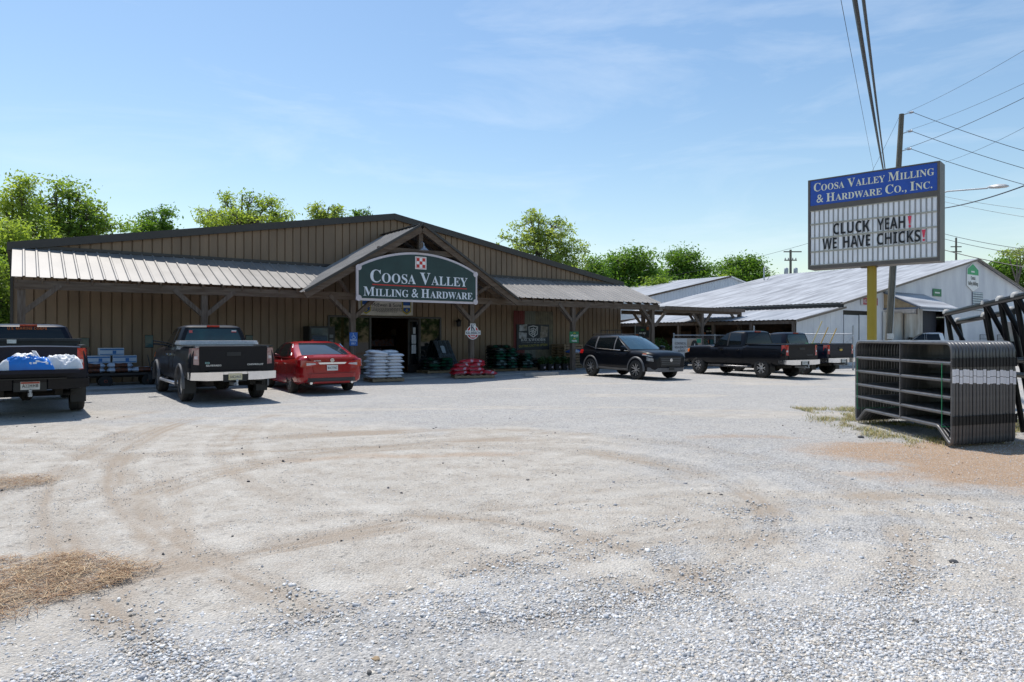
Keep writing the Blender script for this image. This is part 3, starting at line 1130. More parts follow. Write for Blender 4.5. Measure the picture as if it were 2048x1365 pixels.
mb.box(cx - q / 2 + .01, cx + q / 2 - .01, -0.829, -0.827, cz + .01, cz + q - .01, 1)
mb.box(cx - q / 2 + .022, cx + q / 2 - .022, -0.832, -0.830, cz + .022, cz + q - .022, 0)
k = (q - 0.07) / 3
for i in range(3):
    for j in range(3):
        if (i + j) % 2 == 0:
            mb.box(cx - q / 2 + .035 + i * k, cx - q / 2 + .035 + (i + 1) * k, -0.835, -0.833, cz + .035 + j * k, cz + .035 + (j + 1) * k, 1)
mb.build('checker_logo', [M_white, M_redp], sg)

lp = thing('barn_lamp', 'small gooseneck lamp above the top of the arched green sign', 'lamp', tuple(F(12.45, 0.6, 4.9)), FA)
mb = MB()
mb.tube([(0, 0.02, .22), (0, -0.15, .30), (0, -0.32, .22), (0, -0.34, .10)], 0.018, 6)
mb.build('arm', M_steel, lp)
mb = MB()
mb.lathe([(0.03, .10), (0.06, .04), (0.17, -0.05), (0.18, -0.07), (0.165, -0.07), (0.05, 0.02)], 16, M=Matrix.Translation((0, -0.34, 0.02)))
mb.build('shade', M_steel, lp, smooth=40)

# things fixed on the store
bn = thing('banner', 'pale McEwen & Sons banner with two blue crests above the shop door', 'banner', tuple(F(0, 0, 0)), FA)
mb = MB()
bx0, bx1, bz0, bz1 = 11.40, 13.90, 2.49, 3.20
vs, fs = [], []
for i in range(17):
    for j in range(5):
        u, v = i / 16, j / 4
        vs.append((bx0 + (bx1 - bx0) * u, WY - 0.05 - 0.018 * math.sin(u * 9) * (1 - v) - 0.012 * math.sin(v * 5 + u * 4), bz0 + (bz1 - bz0) * v + 0.03 * (2 * u - 1) ** 2 * (1 - v)))
for i in range(16):
    for j in range(4):
        fs.append((i * 5 + j, (i + 1) * 5 + j, (i + 1) * 5 + j + 1, i * 5 + j + 1))
mb.add(vs, fs)
mb.build('cloth', mat('banner_cloth', (0.70, 0.67, 0.60), 0.6), bn, smooth=60)
mb = MB()
mb.text("McEwen & Sons", 'reg', 12.65, 2.865, 0.145, 1.34, WY - 0.095)
for k, (w, z) in enumerate(((1.5, 2.79), (1.2, 2.74), (1.35, 2.69), (0.9, 2.64))):
    xx = 12.65 - w / 2
    rd = random.Random(k)
    while xx < 12.65 + w / 2:
        q = rd.uniform(.04, .12)
        mb.box(xx, xx + q, WY - .095, WY - .0935, z, z + 0.018)
        xx += q + .025
mb.build('lettering', M_blackp, bn)
for cx in (11.72, 13.58):
    mb = MB()
    sh = [(0, -.30), (.20, -.17), (.22, .30), (-.22, .30), (-.20, -.17)]
    mb.prism([(cx + x, 2.84 + z) for x, z in sh], WY - .10, WY - .094, 0)
    mb.prism([(cx + x * .8, 2.85 + z * .8) for x, z in sh], WY - .104, WY - .101, 1)
    mb.box(cx - .17, cx + .17, WY - .108, WY - .1045, 2.84, 2.94, 2)
    mb.box(cx - .03, cx + .03, WY - .108, WY - .1045, 2.66, 2.80, 0)
    mb.box(cx - .07, cx + .07, WY - .107, WY - .1042, 2.72, 2.75, 0)
    mb.build('crest', [mat('crest_yellow', (0.5, 0.42, 0.04)), mat('crest_blue', (0.02, 0.10, 0.35)), M_white], bn)

sh = thing('metal_sheet_display', 'dark red and grey ribbed roofing sheets on the wall behind the dark fencing banner', 'metal sheets', tuple(F(0, 0, 0)), FA)
for a, b, m in ((19.28, 19.93, mat('dark_red_sheet', (0.13, 0.012, 0.012), 0.45)), (19.935, 20.6, mat('grey_sheet', (0.14, 0.145, 0.12), 0.45)),
                (20.605, 21.7, mat('olive_sheet', (0.13, 0.115, 0.075), 0.45, var=0.3))):
    mb = MB()
    mb.corr(lambda x, h, z: (x, WY - 0.045 - h, z), b, 0.11, 0.015, 0.04, lambda u: 0.55, lambda u: 2.85, u0=a)
    mb.build('roofing_sheet', m, sh)
bw = thing('banner', 'dark Backwoods fencing banner with a white shield and four small photographs', 'banner', tuple(F(0, 0, 0)), FA)
M_navy = mat('dark_navy_banner', (0.014, 0.020, 0.028), 0.5)
mb = MB()
mb.box(19.42, 21.42, WY - 0.095, WY - 0.075, 0.97, 2.20)
mb.build('cloth', M_navy, bw)
y = WY - 0.098
mb = MB()
mb.text("BACKWOODS", 'serif', 20.42, 1.385, 0.145, 1.50, y)
cx, cz = 20.42, 1.86
so = [(0, -.30), (.27, -.14), (.29, .24), (0, .29), (-.29, .24), (-.27, -.14)]
mb.prism([(cx + a, cz + b) for a, b in so], y - .004, y - .001)
mb.build('lettering', mat('banner_pale', (0.50, 0.53, 0.56), 0.5), bw)
mb = MB()
mb.prism([(cx + a * .83, cz + b * .83) for a, b in so], y - .008, y - .005)
mb.build('shield_field', M_navy, bw)
mb = MB()
for p, q, w in (((-.18, .1), (-.03, .14), .05), ((-.2, .0), (.05, .05), .06), ((-.17, -.11), (.1, .0), .05), ((-.1, -.19), (.15, -.05), .05), ((.02, .2), (-.08, -.12), .04), ((.2, .18), (.06, -.2), .045), ((.0, .16), (.2, .05), .04)):
    mb.beam((cx + p[0], y - .010, cz + p[1]), (cx + q[0], y - .010, cz + q[1]), w, .003, up=(0, 1, 0))
mb.build('antler_mark', mat('banner_pale', (0.50, 0.53, 0.56)), bw)
mb = MB()
xx = 19.72
rd = random.Random(3)
while xx < 21.12:
    q = rd.uniform(.03, .07)
    mb.box(xx, xx + q, y - .002, y, 1.30, 1.345)
    xx += q + rd.choice((.015, .015, .05))
mb.build('small_print', mat('banner_dim', (0.18, 0.2, 0.22)), bw)
mb = MB()
mb.text("QUITTING IS NOT AN OPTION", 'reg', 20.42, 1.12, 0.11, 1.75, y)
for i in range(len(mb.v)):
    px, py, pz = mb.v[i]
    mb.v[i] = (px, py, pz + 0.045 * (px - 20.42) + 0.15 * (0))
mb.build('slogan', mat('banner_yellow', (0.40, 0.36, 0.03)), bw)
M_pic = mat('photo_print', (0.10, 0.08, 0.05), 0.5, col2=(0.30, 0.27, 0.24), scale=4.5)
M_pic2 = mat('photo_print_sky', (0.42, 0.45, 0.50), 0.5, col2=(0.10, 0.09, 0.07), scale=5)
for i, (a, z, t) in enumerate(((19.58, 1.86, .05), (19.55, 1.52, -.04), (20.88, 1.84, -.05), (20.84, 1.53, .06))):
    mb = MB()
    mb.hexa([(a, y - .004, z), (a + .46, y - .004, z + t), (a + .46, y - .001, z + t), (a, y - .001, z), (a + .01, y - .004, z + .30), (a + .47, y - .004, z + .30 + t), (a + .47, y - .001, z + .30 + t), (a + .01, y - .001, z + .30)])
    mb.build('photograph', M_pic2 if i < 2 else M_pic, bw)

# small signs on the posts
ks = thing('feed_sign', 'round red and white Kalmbach Feeds sign on a porch post', 'sign', tuple(F(15.24, 0, 0)), FA)
mb = MB()
cz = 1.78
rr = lambda r, n=28: [(r * math.cos(2 * PI * i / n), cz + r * math.sin(2 * PI * i / n)) for i in range(n)]
mb.prism(rr(.295), 0.035, 0.055, 0)
mb.prism(rr(.265), 0.030, 0.0345, 1)
mb.prism(rr(.19), 0.0262, 0.0295, 0)
mb.prism(rr(.165), 0.0225, 0.026, 1)
mb.prism([(-.37, cz - .10), (.37, cz - .10), (.36, cz + .075), (-.36, cz + .075)], 0.017, 0.022, 0)
mb.prism([(-.13, cz + .03), (.13, cz + .03), (.13, cz + .36), (-.13, cz + .36)], 0.0185, 0.0215, 0)
mb.build('board', [M_white, M_redp], ks)
mb = MB()
mb.text("K", 'serif', 0, cz + .07, .26, .23, 0.0145)
mb.text("KALMBACH", 'bold', 0, cz - .075, .115, .66, 0.0145)
mb.build('lettering', mat('navy_letter', (0.012, 0.018, 0.05)), ks)
mb = MB()
mb.text("FEEDS", 'bold', 0, cz - .225, .09, .27, 0.0215)
mb.build('small_lettering', M_white, ks)
hs = thing('parking_sign', 'blue wheelchair parking only sign on the porch post behind the red sedan', 'sign', tuple(F(10.06, 0, 0)), FA)
mb = MB()
mb.box(-.155, .155, 0.035, 0.045, 1.27, 1.76)
mb.build('plate', M_blue, hs)
mb = MB()
mb.text("PARKING", 'bold', 0, 1.435, .075, .26, 0.0335)
mb.text("ONLY", 'bold', 0, 1.315, .075, .17, 0.0335)
wc = (0.0, 1.60)
mb.tube([(wc[0] + .06 * math.cos(a), 0.033, wc[1] - .01 + .06 * math.sin(a)) for a in [R(130 + 27 * i) for i in range(9)]], .008, 5)
mb.tube([(-.012, .033, wc[1] + .085), (-.005, .033, wc[1] + .012), (.05, .033, wc[1] + .012), (.075, .033, wc[1] - .05), (.09, .033, wc[1] - .047)], .009, 5)
mb.tube([(-.01, .033, wc[1] + .045), (.045, .033, wc[1] + .045)], .007, 5)
mb.lathe([(0.001, 0), (.016, .001)], 10, M=Matrix.Translation((-.012, .033, wc[1] + .108)) @ Matrix.Rotation(R(90), 4, 'X'))
mb.build('lettering', mat('sign_pale_blue', (0.55, 0.66, 0.8)), hs)
gs = thing('parking_sign', 'green and yellow safe-guard parking sign on the post left of the black suv', 'sign', tuple(F(20.75, 0, 0)), FA)
mb = MB()
mb.box(-.29, .27, 0.035, 0.045, 1.32, 1.84)
mb.build('plate', M_green, gs)
mb = MB()
mb.text("safe-guard", 'bold', 0, 1.625, .085, .44, 0.033)
mb.box(-.05, .22, .0325, .0345, 1.585, 1.60)
mb.text("PARKING", 'bold', 0, 1.37, .085, .31, 0.033)
mb.build('lettering', M_white, gs)
mb = MB()
for z in (1.755, 1.495):
    mb.tube([(-.06 + .12 * i / 8, 0.032, z + .02 * math.sin(PI * i / 8)) for i in range(9)], .016, 6)
mb.build('yellow_mark', mat('sign_yellow', (0.65, 0.55, 0.02)), gs)
wl = thing('wall_lantern', 'small black lantern on the tan wall right of the shop door', 'lamp', tuple(F(16.1, -2.72, 2.05)), FA)
mb = MB()
mb.lathe([(0.04, 0.0), (.09, .02), (.11, .22), (.15, .25), (.05, .34), (.02, .36)], 8, M=Matrix.Translation((0, -.16, 0)))
mb.build('lantern', M_black, wl)
mb = MB()
mb.beam((0, -.03, .1), (0, -.15, .1), .04, .04)
mb.build('bracket', M_black, wl)

# drinks machine
dm = thing('drink_machine', 'dark cold drinks vending machine against the wall left of the shop windows', 'vending machine', tuple(F(9.1, -2.7, 0.055)), FA)
mb = MB()
mb.box(0, 1.0, -0.72, 0, 0.08, 1.95)
mb.box(.05, .95, -0.68, -.03, 0.0, 0.08)
mb.build('cabinet', M_black, dm)
mb = MB()
mb.box(.06, .72, -0.735, -0.722, 0.45, 1.88)
mb.build('front_panel', mat('machine_picture', (0.015, 0.02, 0.02), 0.25, col2=(0.10, 0.15, 0.16), scale=1.6), dm)
mb = MB()
mb.box(.10, .68, -0.742, -0.737, 1.36, 1.60)
mb.build('name_panel', mat('machine_blue', (0.012, 0.03, 0.06), 0.4), dm)
mb = MB()
mb.text("COLD DRINKS", 'reg', .39, 1.42, .12, .50, -0.745)
mb.build('lettering', mat('machine_letter', (0.07, 0.12, 0.17)), dm)
mb = MB()
for z in (1.5, 1.3, 1.12, .95):
    mb.box(.78, .93, -0.735, -0.722, z, z + .13)
mb.build('buttons', mat('machine_button', (0.14, 0.15, 0.15), 0.4), dm)

# ------------------------------------------------------------------ vehicles (local: x forward, y to the vehicle's left, z up)
M_pblack = mat('black_car_paint', (0.004, 0.005, 0.008), 0.4, var=0.15, coat=0.3, spec=0.08, rvar=0.05, scale=2)
M_pdark = mat('dusty_black_paint', (0.010, 0.010, 0.013), 0.45, var=0.3, coat=0.22, spec=0.1, rvar=0.08, scale=2)
M_pnavy = mat('dark_blue_paint', (0.006, 0.008, 0.018), 0.4, var=0.2, coat=0.28, spec=0.08, rvar=0.05, scale=2)
M_pred = mat('red_car_paint', (0.31, 0.004, 0.007), 0.26, metal=0.1, var=0.1, coat=0.7, spec=0.3, scale=2)
M_pwhite = mat('white_car_paint', (0.80, 0.82, 0.84), 0.3, var=0.03, coat=0.6)
M_under = mat('dirty_underbody', (0.022, 0.019, 0.016), 0.9, var=0.4, scale=6)
M_tail = mat('tail_light_red', (0.42, 0.010, 0.012), 0.12, var=0.25, scale=14, coat=1.0)
M_tailw = mat('tail_light_clear', (0.62, 0.55, 0.55), 0.12, var=0.15, scale=20, coat=1.0)
M_tailp = mat('faded_tail_light', (0.30, 0.12, 0.12), 0.2, col2=(0.42, 0.30, 0.27), scale=9, coat=0.6)
M_amber = mat('amber_lens', (0.7, 0.16, 0.02), 0.2, coat=0.8)
M_hlamp = mat('headlamp', (0.35, 0.37, 0.38), 0.1, col2=(0.10, 0.10, 0.11), scale=16, coat=1.0)
M_rim = mat('alloy_rim', (0.50, 0.50, 0.50), 0.3, metal=0.8, var=0.15)
M_rimd = mat('dark_rim', (0.018, 0.018, 0.018), 0.5)
M_flare = mat('grey_flare', (0.10, 0.10, 0.105), 0.55, var=0.2)
M_plate = mat('plate_white', (0.66, 0.66, 0.64), 0.4)
M_platey = mat('plate_cream', (0.62, 0.52, 0.26), 0.4, col2=(0.68, 0.62, 0.45), scale=8)
M_mirror = mat('mirror_glass', (0.02, 0.06, 0.065), 0.06, spec=0.5)

PROF = [(0, .86), (.08, .94), (.25, .99), (.42, 1.0), (.60, .995), (.76, .975), (.88, .945), (.95, .915), (1, .85)]


def side_pt(st, x, t, prof, sgn=1, off=0.0):
    xs = [q[0] for q in st]
    w = float(np.interp(x, xs, [q[1] for q in st]))
    zb = float(np.interp(x, xs, [q[2] for q in st]))
    zt = float(np.interp(x, xs, [q[3] for q in st]))
    f = float(np.interp(t, [p[0] for p in prof], [p[1] for p in prof]))
    return Vector((x, sgn * (w * f + off), zb + (zt - zb) * t))


def body_mesh(st, prof, crown=0.03):
    mb = MB()
    rings = []
    for (x, w, zb, zt) in st:
        r = [(x, 0, zb)]
        L_ = [(x, w * f, zb + (zt - zb) * t) for t, f in prof]
        top = [(x, w * prof[-1][1] * k, zt + crown * (1 - k * k)) for k in (0.75, 0.4)]
        r += L_ + top + [(x, 0, zt + crown)]
        r += [(a, -b, c) for a, b, c in reversed(top)] + [(a, -b, c) for a, b, c in reversed(L_)]
        rings.append(r)
    mb.loft(rings)
    return mb


def side_panel(mb, st, prof, x0, x1, t0, t1, sgn, off=0.005, nx=5, nt=8, mi=0, lean0=0.0, lean1=0.0, poly=None):
    """thin proud shell following the body side"""
    ts = [t0 + (t1 - t0) * j / nt for j in range(nt + 1)]
    vs, fs = [], []
    for o in (off, off - 0.03):
        for i in range(nx + 1):
            for j, t in enumerate(ts):
                q = j / nt
                a, b = x0 + lean0 * q, x1 + lean1 * q
                vs.append(side_pt(st, a + (b - a) * i / nx, t, prof, sgn, o))
    n = (nx + 1) * (nt + 1)
    for i in range(nx):
        for j in range(nt):
            q = (i * (nt + 1) + j, (i + 1) * (nt + 1) + j, (i + 1) * (nt + 1) + j + 1, i * (nt + 1) + j + 1)
            fs.append(q if sgn < 0 else q[::-1])
    ring = [i * (nt + 1) for i in range(nx + 1)] + [nx * (nt + 1) + j for j in range(1, nt + 1)] + [i * (nt + 1) + nt for i in range(nx - 1, -1, -1)] + [j for j in range(nt - 1, 0, -1)]
    for k in range(len(ring)):
        a, b = ring[k], ring[(k + 1) % len(ring)]
        q = (b, a, a + n, b + n)
        fs.append(q if sgn < 0 else q[::-1])
    mb.add(vs, fs, mi)


class House:
    """greenhouse: cab with windows lying on its faces"""

    def __init__(s, zb, zt, xb0, xb1, xt0, xt1, wb, wt, fb=0.10, rb=0.03, curve=0.03):
        s.__dict__.update(locals())

    def lv(s, t):
        c = s.curve * 4 * t * (1 - t)
        return (s.zb + (s.zt - s.zb) * t, s.xb0 + (s.xt0 - s.xb0) * t - c * 0.6, s.xb1 + (s.xt1 - s.xb1) * t + c, s.wb + (s.wt - s.wb) * t + c * 0.7)

    def ends(s, x0, x1, w, k):
        """loop of one level"""
        L_ = []
        for v in np.linspace(-1, 1, 9):
            L_.append((x1 - s.fb * (v * v), v * w * 0.93))
        L_ += [(x1 - s.fb - .08, w)]
        L_ += [(x0 + s.rb + .10, w)]
        for v in np.linspace(1, -1, 9):
            L_.append((x0 + s.rb * (v * v), v * w * 0.93))
        L_ += [(x0 + s.rb + .10, -w), (x1 - s.fb - .08, -w)]
        return L_

    def mesh(s):
        mb = MB()
        rings = []
        for t in (0, .2, .4, .6, .8, .92):
            z, x0, x1, w = s.lv(t)
            rings.append([(a, b, z) for a, b in s.ends(x0, x1, w, t)])
        z, x0, x1, w = s.lv(1.0)
        for dz, ins in ((0.0, .02), (.022, .07), (.04, .16), (.055, .40)):
            rings.append([(a, b, z - 0.03 + dz) for a, b in s.ends(x0 + ins, x1 - ins * 1.2, w - ins, 1)])
        mb.loft(rings)
        return mb

    def side(s, mb, pts, sgn, off=0.006, mi=0, nt=5):
        """quad on the side given by (x at bottom, t0, x at top...) corners: [(x,t)*4] bottom-back, bottom-front, top-front, top-back"""
        (a0, t0), (a1, t1), (a2, t2), (a3, t3) = pts
        vs, fs = [], []
        for o in (off, off - .02):
            for j in range(nt + 1):
                q = j / nt
                for x, t in ((a0 + (a3 - a0) * q, t0 + (t3 - t0) * q), (a1 + (a2 - a1) * q, t1 + (t2 - t1) * q)):
                    z, x0, x1, w = s.lv(t)
                    vs.append((x, sgn * (w + o), z))
        for j in range(nt):
            q = (2 * j, 2 * j + 1, 2 * j + 3, 2 * j + 2)
            fs.append(q if sgn < 0 else q[::-1])
        n = 2 * (nt + 1)
        loop = [2 * j for j in range(nt + 1)] + [2 * j + 1 for j in range(nt, -1, -1)]
        for k in range(len(loop)):
            a, b = loop[k], loop[(k + 1) % len(loop)]
            q = (a, b, b + n, a + n)
            fs.append(q if sgn < 0 else q[::-1])
        mb.add(vs, fs, mi)

    def end(s, mb, front, v0, v1, t0, t1, off=0.006, mi=0, taper=0.0):
        nv, nt = 10, 5
        vs, fs = [], []
        for o in (off, off - .03):
            for j in range(nt + 1):
                q = j / nt
                t = t0 + (t1 - t0) * q
                z, x0, x1, w = s.lv(t)
                for i in range(nv + 1):
                    v = (v0 + (v1 - v0) * i / nv) * (1 - taper * q)
                    if front:
                        vs.append((x1 - s.fb * v * v + o, v * w * .93, z))
                    else:
                        vs.append((x0 + s.rb * v * v - o, v * w * .93, z))
        k = nv + 1
        for j in range(nt):
            for i in range(nv):
                q = (j * k + i, j * k + i + 1, (j + 1) * k + i + 1, (j + 1) * k + i)
                fs.append(q if front else q[::-1])
        n = k * (nt + 1)
        ring = list(range(k)) + [j * k + nv for j in range(1, nt + 1)] + [nt * k + i for i in range(nv - 1, -1, -1)] + [j * k for j in range(nt - 1, 0, -1)]
        for a, b in zip(ring, ring[1:] + ring[:1]):
            q = (b, a, a + n, b + n)
            fs.append(q if front else q[::-1])
        mb.add(vs, fs, mi)


def wheel(root, x, y, r, w, sgn, style, rimr=0.62, rim_m=None):
    M = Matrix.Translation((x, y, r)) @ Matrix.Rotation(R(-90 * sgn), 4, 'X')   # local z points outwards
    mb = MB()
    h = w / 2
    mb.lathe([(r * rimr, -h * .95), (r * .88, -h), (r * .97, -h * .86), (r, -h * .6), (r, -h * .12), (r * .985, -h * .08), (r * .985, h * .08), (r, h * .12),
              (r, h * .6), (r * .97, h * .86), (r * .88, h), (r * rimr, h * .95)], 32, M=M, caps=False)
    ty = mb.build('wheel', M_rubber, root, smooth=35)
    mb = MB()
    mb.lathe([(r * rimr * 1.01, -h * .5), (r * rimr * 1.01, h * .86), (r * rimr * .95, h * .97), (r * rimr * .90, h * .70), (r * rimr * .86, h * .30), (r * .10, h * .22), (.001, h * .22)], 32, 1, M=M, caps=False)
    if style == 'twin':
        for k in range(5):
            for da in (-.17, .17):
                a = 2 * PI * k / 5 + da
                a2 = 2 * PI * k / 5 + da * 1.5
                p = M @ Vector((r * .10 * math.cos(a), r * .10 * math.sin(a), h * .72))
                q = M @ Vector((r * rimr * .95 * math.cos(a2), r * rimr * .95 * math.sin(a2), h * .84))
                mb.beam(p, q, r * .085, r * .07, 0, up=M.to_3x3() @ Vector((0, 0, 1)))
    elif style == 'truck':
        for k in range(6):
            a = 2 * PI * k / 6
            p = M @ Vector((r * .12 * math.cos(a), r * .12 * math.sin(a), h * .74))
            q = M @ Vector((r * rimr * .70 * math.cos(a), r * rimr * .70 * math.sin(a), h * .80))
            mb.beam(p, q, r * .17, r * .06, 0, up=M.to_3x3() @ Vector((0, 0, 1)))
            for da in (-.27, .27):
                q2 = M @ Vector((r * rimr * .95 * math.cos(a + da), r * rimr * .95 * math.sin(a + da), h * .84))
                mb.beam(M @ Vector((r * rimr * .55 * math.cos(a), r * rimr * .55 * math.sin(a), h * .79)), q2, r * .11, r * .06, 0, up=M.to_3x3() @ Vector((0, 0, 1)))
    else:
        mb.lathe([(r * rimr * .92, h * .8), (r * rimr * .75, h * .62), (r * rimr * .5, h * .8), (r * .16, h * .95)], 24, 0, M=M)
        for k in range(8):
            a = 2 * PI * k / 8
            p = M @ Vector((r * rimr * .66 * math.cos(a), r * rimr * .66 * math.sin(a), h * .70))
            mb.lathe([(r * .055, 0), (r * .05, h * .05)], 8, 1, M=Matrix.Translation(p) @ Matrix.Rotation(R(-90 * sgn), 4, 'X'))
    mb.lathe([(r * .13, h * .3), (r * .13, h * .80), (r * .10, h * .86), (.001, h * .86)], 16, 0, M=M)
    mb.build('rim', [rim_m or M_rim, M_rimd], ty, smooth=35)


def plate(root, x, y, z, text, m, w=.31, h=.155, face=-1, top=None, ink=None):
    """registration plate facing backwards (-x)"""
    mb = MB()
    mb.box(x - .012, x, y - w / 2, y + w / 2, z, z + h)
    p = mb.build('licence_plate', m, root)
    mb = MB()
    mb.M = Matrix.Translation((x, y, 0)) @ Matrix.Rotation(R(-90), 4, 'Z')
    mb.text(text, 'bold', 0, z + .045, .062, w * .84, -.0135)
    mb.build('lettering', ink or M_blackp, p)
    if top:
        mb = MB()
        mb.box(x - .0135, x - .0125, y - w / 2 + .005, y + w / 2 - .005, z + h - .038, z + h - .005)
        mb.build('colour_band', top, p)


def rear_text(root, s, style, x, yc, z, h, w, m, name='lettering'):
    mb = MB()
    mb.M = Matrix.Translation((x, yc, 0)) @ Matrix.Rotation(R(-90), 4, 'Z')
    mb.text(s, style, 0, z, h, w, 0)
    return mb.build(name, m, root)


def arch_flare(root, x, w, r, wheel_r, m, sgn, width=.06, off=.012, a0=-8, a1=188):
    mb = MB()
    pts = []
    vs, fs = [], []
    n = 18
    for i in range(n + 1):
        a = R(a0 + (a1 - a0) * i / n)
        for rr, yy in ((r, 0.0), (r, off + .02), (r + width * .6, off + .018), (r + width, 0.0)):
            vs.append((x + rr * math.cos(a), sgn * (w + yy - .012), wheel_r + rr * math.sin(a)))
    for i in range(n):
        for j in range(3):
            q = (i * 4 + j, i * 4 + j + 1, (i + 1) * 4 + j + 1, (i + 1) * 4 + j)
            fs.append(q if sgn < 0 else q[::-1])
    mb.add(vs, fs)
    mb.build('wheel_arch', m, root, smooth=45)


def pickup(name, label, loc, head, o):
    g = dict(wb=3.66, r=.395, tw=.27, paint=M_pblack, ro=1.20, fo=.98, W=1.0, cb=-.95, rail=1.40, bumper='chrome', flares=None,
             tail=M_tail, open_gate=False, plate=('', M_plate), rim='truck', glassr=M_glass, cab_top=1.93, bedn=None)
    g.update(o)
    root = thing(name, label, 'pickup truck', loc, head, g.get('group'))
    wb, r, W, cb = g['wb'], g['r'], g['W'], g['cb']
    xr, xf = -wb / 2, wb / 2
    xt, xn = xr - g['ro'], xf + g['fo']
    rail = g['rail']
    st = [(xt, .955 * W, .60, rail - .015), (xt + .05, .985 * W, .58, rail), (xt + .4, W, .52, rail), (xr, W, .49, rail), (cb - .05, W, .47, rail - .01),
          (cb + .02, W, .47, 1.315), (0.6, W, .47, 1.285), (1.02, W, .47, 1.275), (1.15, .995 * W, .48, 1.32), (xf - .1, .99 * W, .49, 1.30), (xn - .42, .975 * W, .50, 1.27),
          (xn - .14, .945 * W, .50, 1.21), (xn - .03, .90 * W, .54, 1.13), (xn, .86 * W, .60, 1.05)]
    mb = body_mesh(st, PROF, 0.02)
    body = mb.build('body', g['paint'], root)
    cut = MB()
    for x in (xr, xf):
        cut.lathe([(r + .085, -1.3), (r + .085, 1.3)], 28, M=Matrix.Translation((x, 0, r + .02)) @ Matrix.Rotation(R(90), 4, 'X'))
    apply_bool(body, cut)
    cut = MB()
    bx0 = xt + .055 if not g['open_gate'] else xt - .2
    cut.box(bx0, cb - .09, -W * .915 + .06, W * .915 - .06, .93, 2.0)
    if g['open_gate']:
        cut.box(xt - .2, xt + .06, -W * .80, W * .80, .80, 2.0)
    cut.box(cb - .045, cb - .012, -1.3, 1.3, .3, 2.0)
    apply_bool(body, cut)
    me = body.data
    me.polygons.foreach_set('use_smooth', [True] * len(me.polygons))
    me.set_sharp_from_angle(angle=R(32))
    # underbody
    mb = MB()
    mb.box(xt + .15, xn - .2, -.55, -.42, .42, .60)
    mb.box(xt + .15, xn - .2, .42, .55, .42, .60)
    mb.box(xt + .25, xn - .25, -.62, .62, .61, .68)
    mb.tube([(xr, -.78, r), (xr, .78, r)], .06, 8)
    mb.lathe([(.04, -.14), (.14, -.06), (.14, .06), (.04, .14)], 12, M=Matrix.Translation((xr, .05, r)) @ Matrix.Rotation(R(90), 4, 'X'))
    mb.tube([(xf, -.78, r), (xf, .78, r)], .05, 8)
    mb.box(xr + .3, xr + 1.5, .1, .5, .35, .55)
    mb.tube([(xr - .5, -.5, .44), (xt + .10, -.72, .45)], .045, 8)
    mb.build('underbody', M_under, root)
    for x in (xr, xf):
        for s in (1, -1):
            wheel(root, x, s * (.995 * W - g['tw'] / 2 - .015), r, g['tw'], s, g['rim'], rimr=.60)
    # cab
    H = House(1.25, g['cab_top'] - .025, cb + .05, g.get('cf', 1.10), cb + .16, g.get('ct', .22), .925 * W, .70 * W, fb=.14, rb=.03, curve=.035)
    H.mesh().build('cab', g['paint'], root, smooth=40)
    mb = MB()
    H.end(mb, True, -.95, .95, .12, .93)
    mb.build('windshield', M_glass, root, smooth=40)
    mb = MB()
    H.end(mb, False, -.90, .90, .22, .86, taper=.04)
    mb.build('rear_window', g['glassr'], root, smooth=40)
    bp = g.get('bp', .02)           # B pillar
    wins = [((cb + .26, .16), (bp - .05, .10), (bp - .05, .88), (cb + .36, .88)), ((bp + .05, .10), (.86, .10), (.24, .88), (bp + .05, .88))]
    for s in (1, -1):
        for q in wins:
            mb = MB()
            H.side(mb, q, s)
            mb.build('side_window', M_glass, root, smooth=40)
        mb = MB()
        H.side(mb, ((bp - .04, .06), (bp + .04, .06), (bp + .04, .9), (bp - .04, .9)), s, .004)
        mb.build('door_pillar', M_black, root)
        for x0, x1 in ((cb + .10, bp - .015), (bp + .015, 1.02)):
            mb = MB()
            side_panel(mb, st, PROF, x0, x1, .10, .97, s, off=.006)
            d = mb.build('door', g['paint'], root, smooth=40)
            mb = MB()
            p = side_pt(st, x0 + .16, .80, PROF, s, .03)
            mb.beam(p, p + Vector((.18, 0, 0)), .03, .045)
            mb.build('handle', g.get('handle', M_chrome), d)
        # mirror
        mb = MB()
        p = Vector((.82, s * (W * .97), 1.40))
        tow = g.get('tow', False)
        q = p + Vector((-.02, s * (.36 if tow else .2), .02))
        mb.tube([p + Vector((0, -s * .1, -.04)), q], .028, 6)
        if tow:
            mb.tube([p + Vector((0, -s * .1, .03)), q + Vector((0, 0, .09))], .022, 6)
        hh = .36 if tow else .24
        mr = mb.build('mirror', M_black, root)
        mb = MB()
        mb.hexa([(p.x - .08, q.y - .11, q.z - hh * .35), (p.x + .03, q.y - .10, q.z - hh * .35), (p.x + .03, q.y + .10, q.z - hh * .35), (p.x - .08, q.y + .11, q.z - hh * .35),
                 (p.x - .08, q.y - .11, q.z + hh * .65), (p.x + .01, q.y - .09, q.z + hh * .62), (p.x + .01, q.y + .09, q.z + hh * .62), (p.x - .08, q.y + .11, q.z + hh * .65)])
        mb.build('housing', M_pblack, mr)
        mb = MB()
        mb.box(p.x - .086, p.x - .081, q.y - .095, q.y + .095, q.z - hh * .30, q.z + hh * .60)
        mb.build('mirror_glass', M_mirror, mr)
        if s > 0 and g.get('amber'):
            mb = MB()
            mb.box(p.x + .031, p.x + .04, q.y - .09, q.y + .09, q.z - .02, q.z + .10)
            mb.build('indicator', M_amber, mr)
        # step bar
        if g.get('step'):
            mb = MB()
            y = s * (W * .98)
            mb.tube([(xr + .62, y - s * .18, .46), (xr + .72, y, .42), (xf - .70, y, .42), (xf - .60, y - s * .18, .46)], .045, 10)
            mb.build('step_bar', g['step'], root, smooth=50)
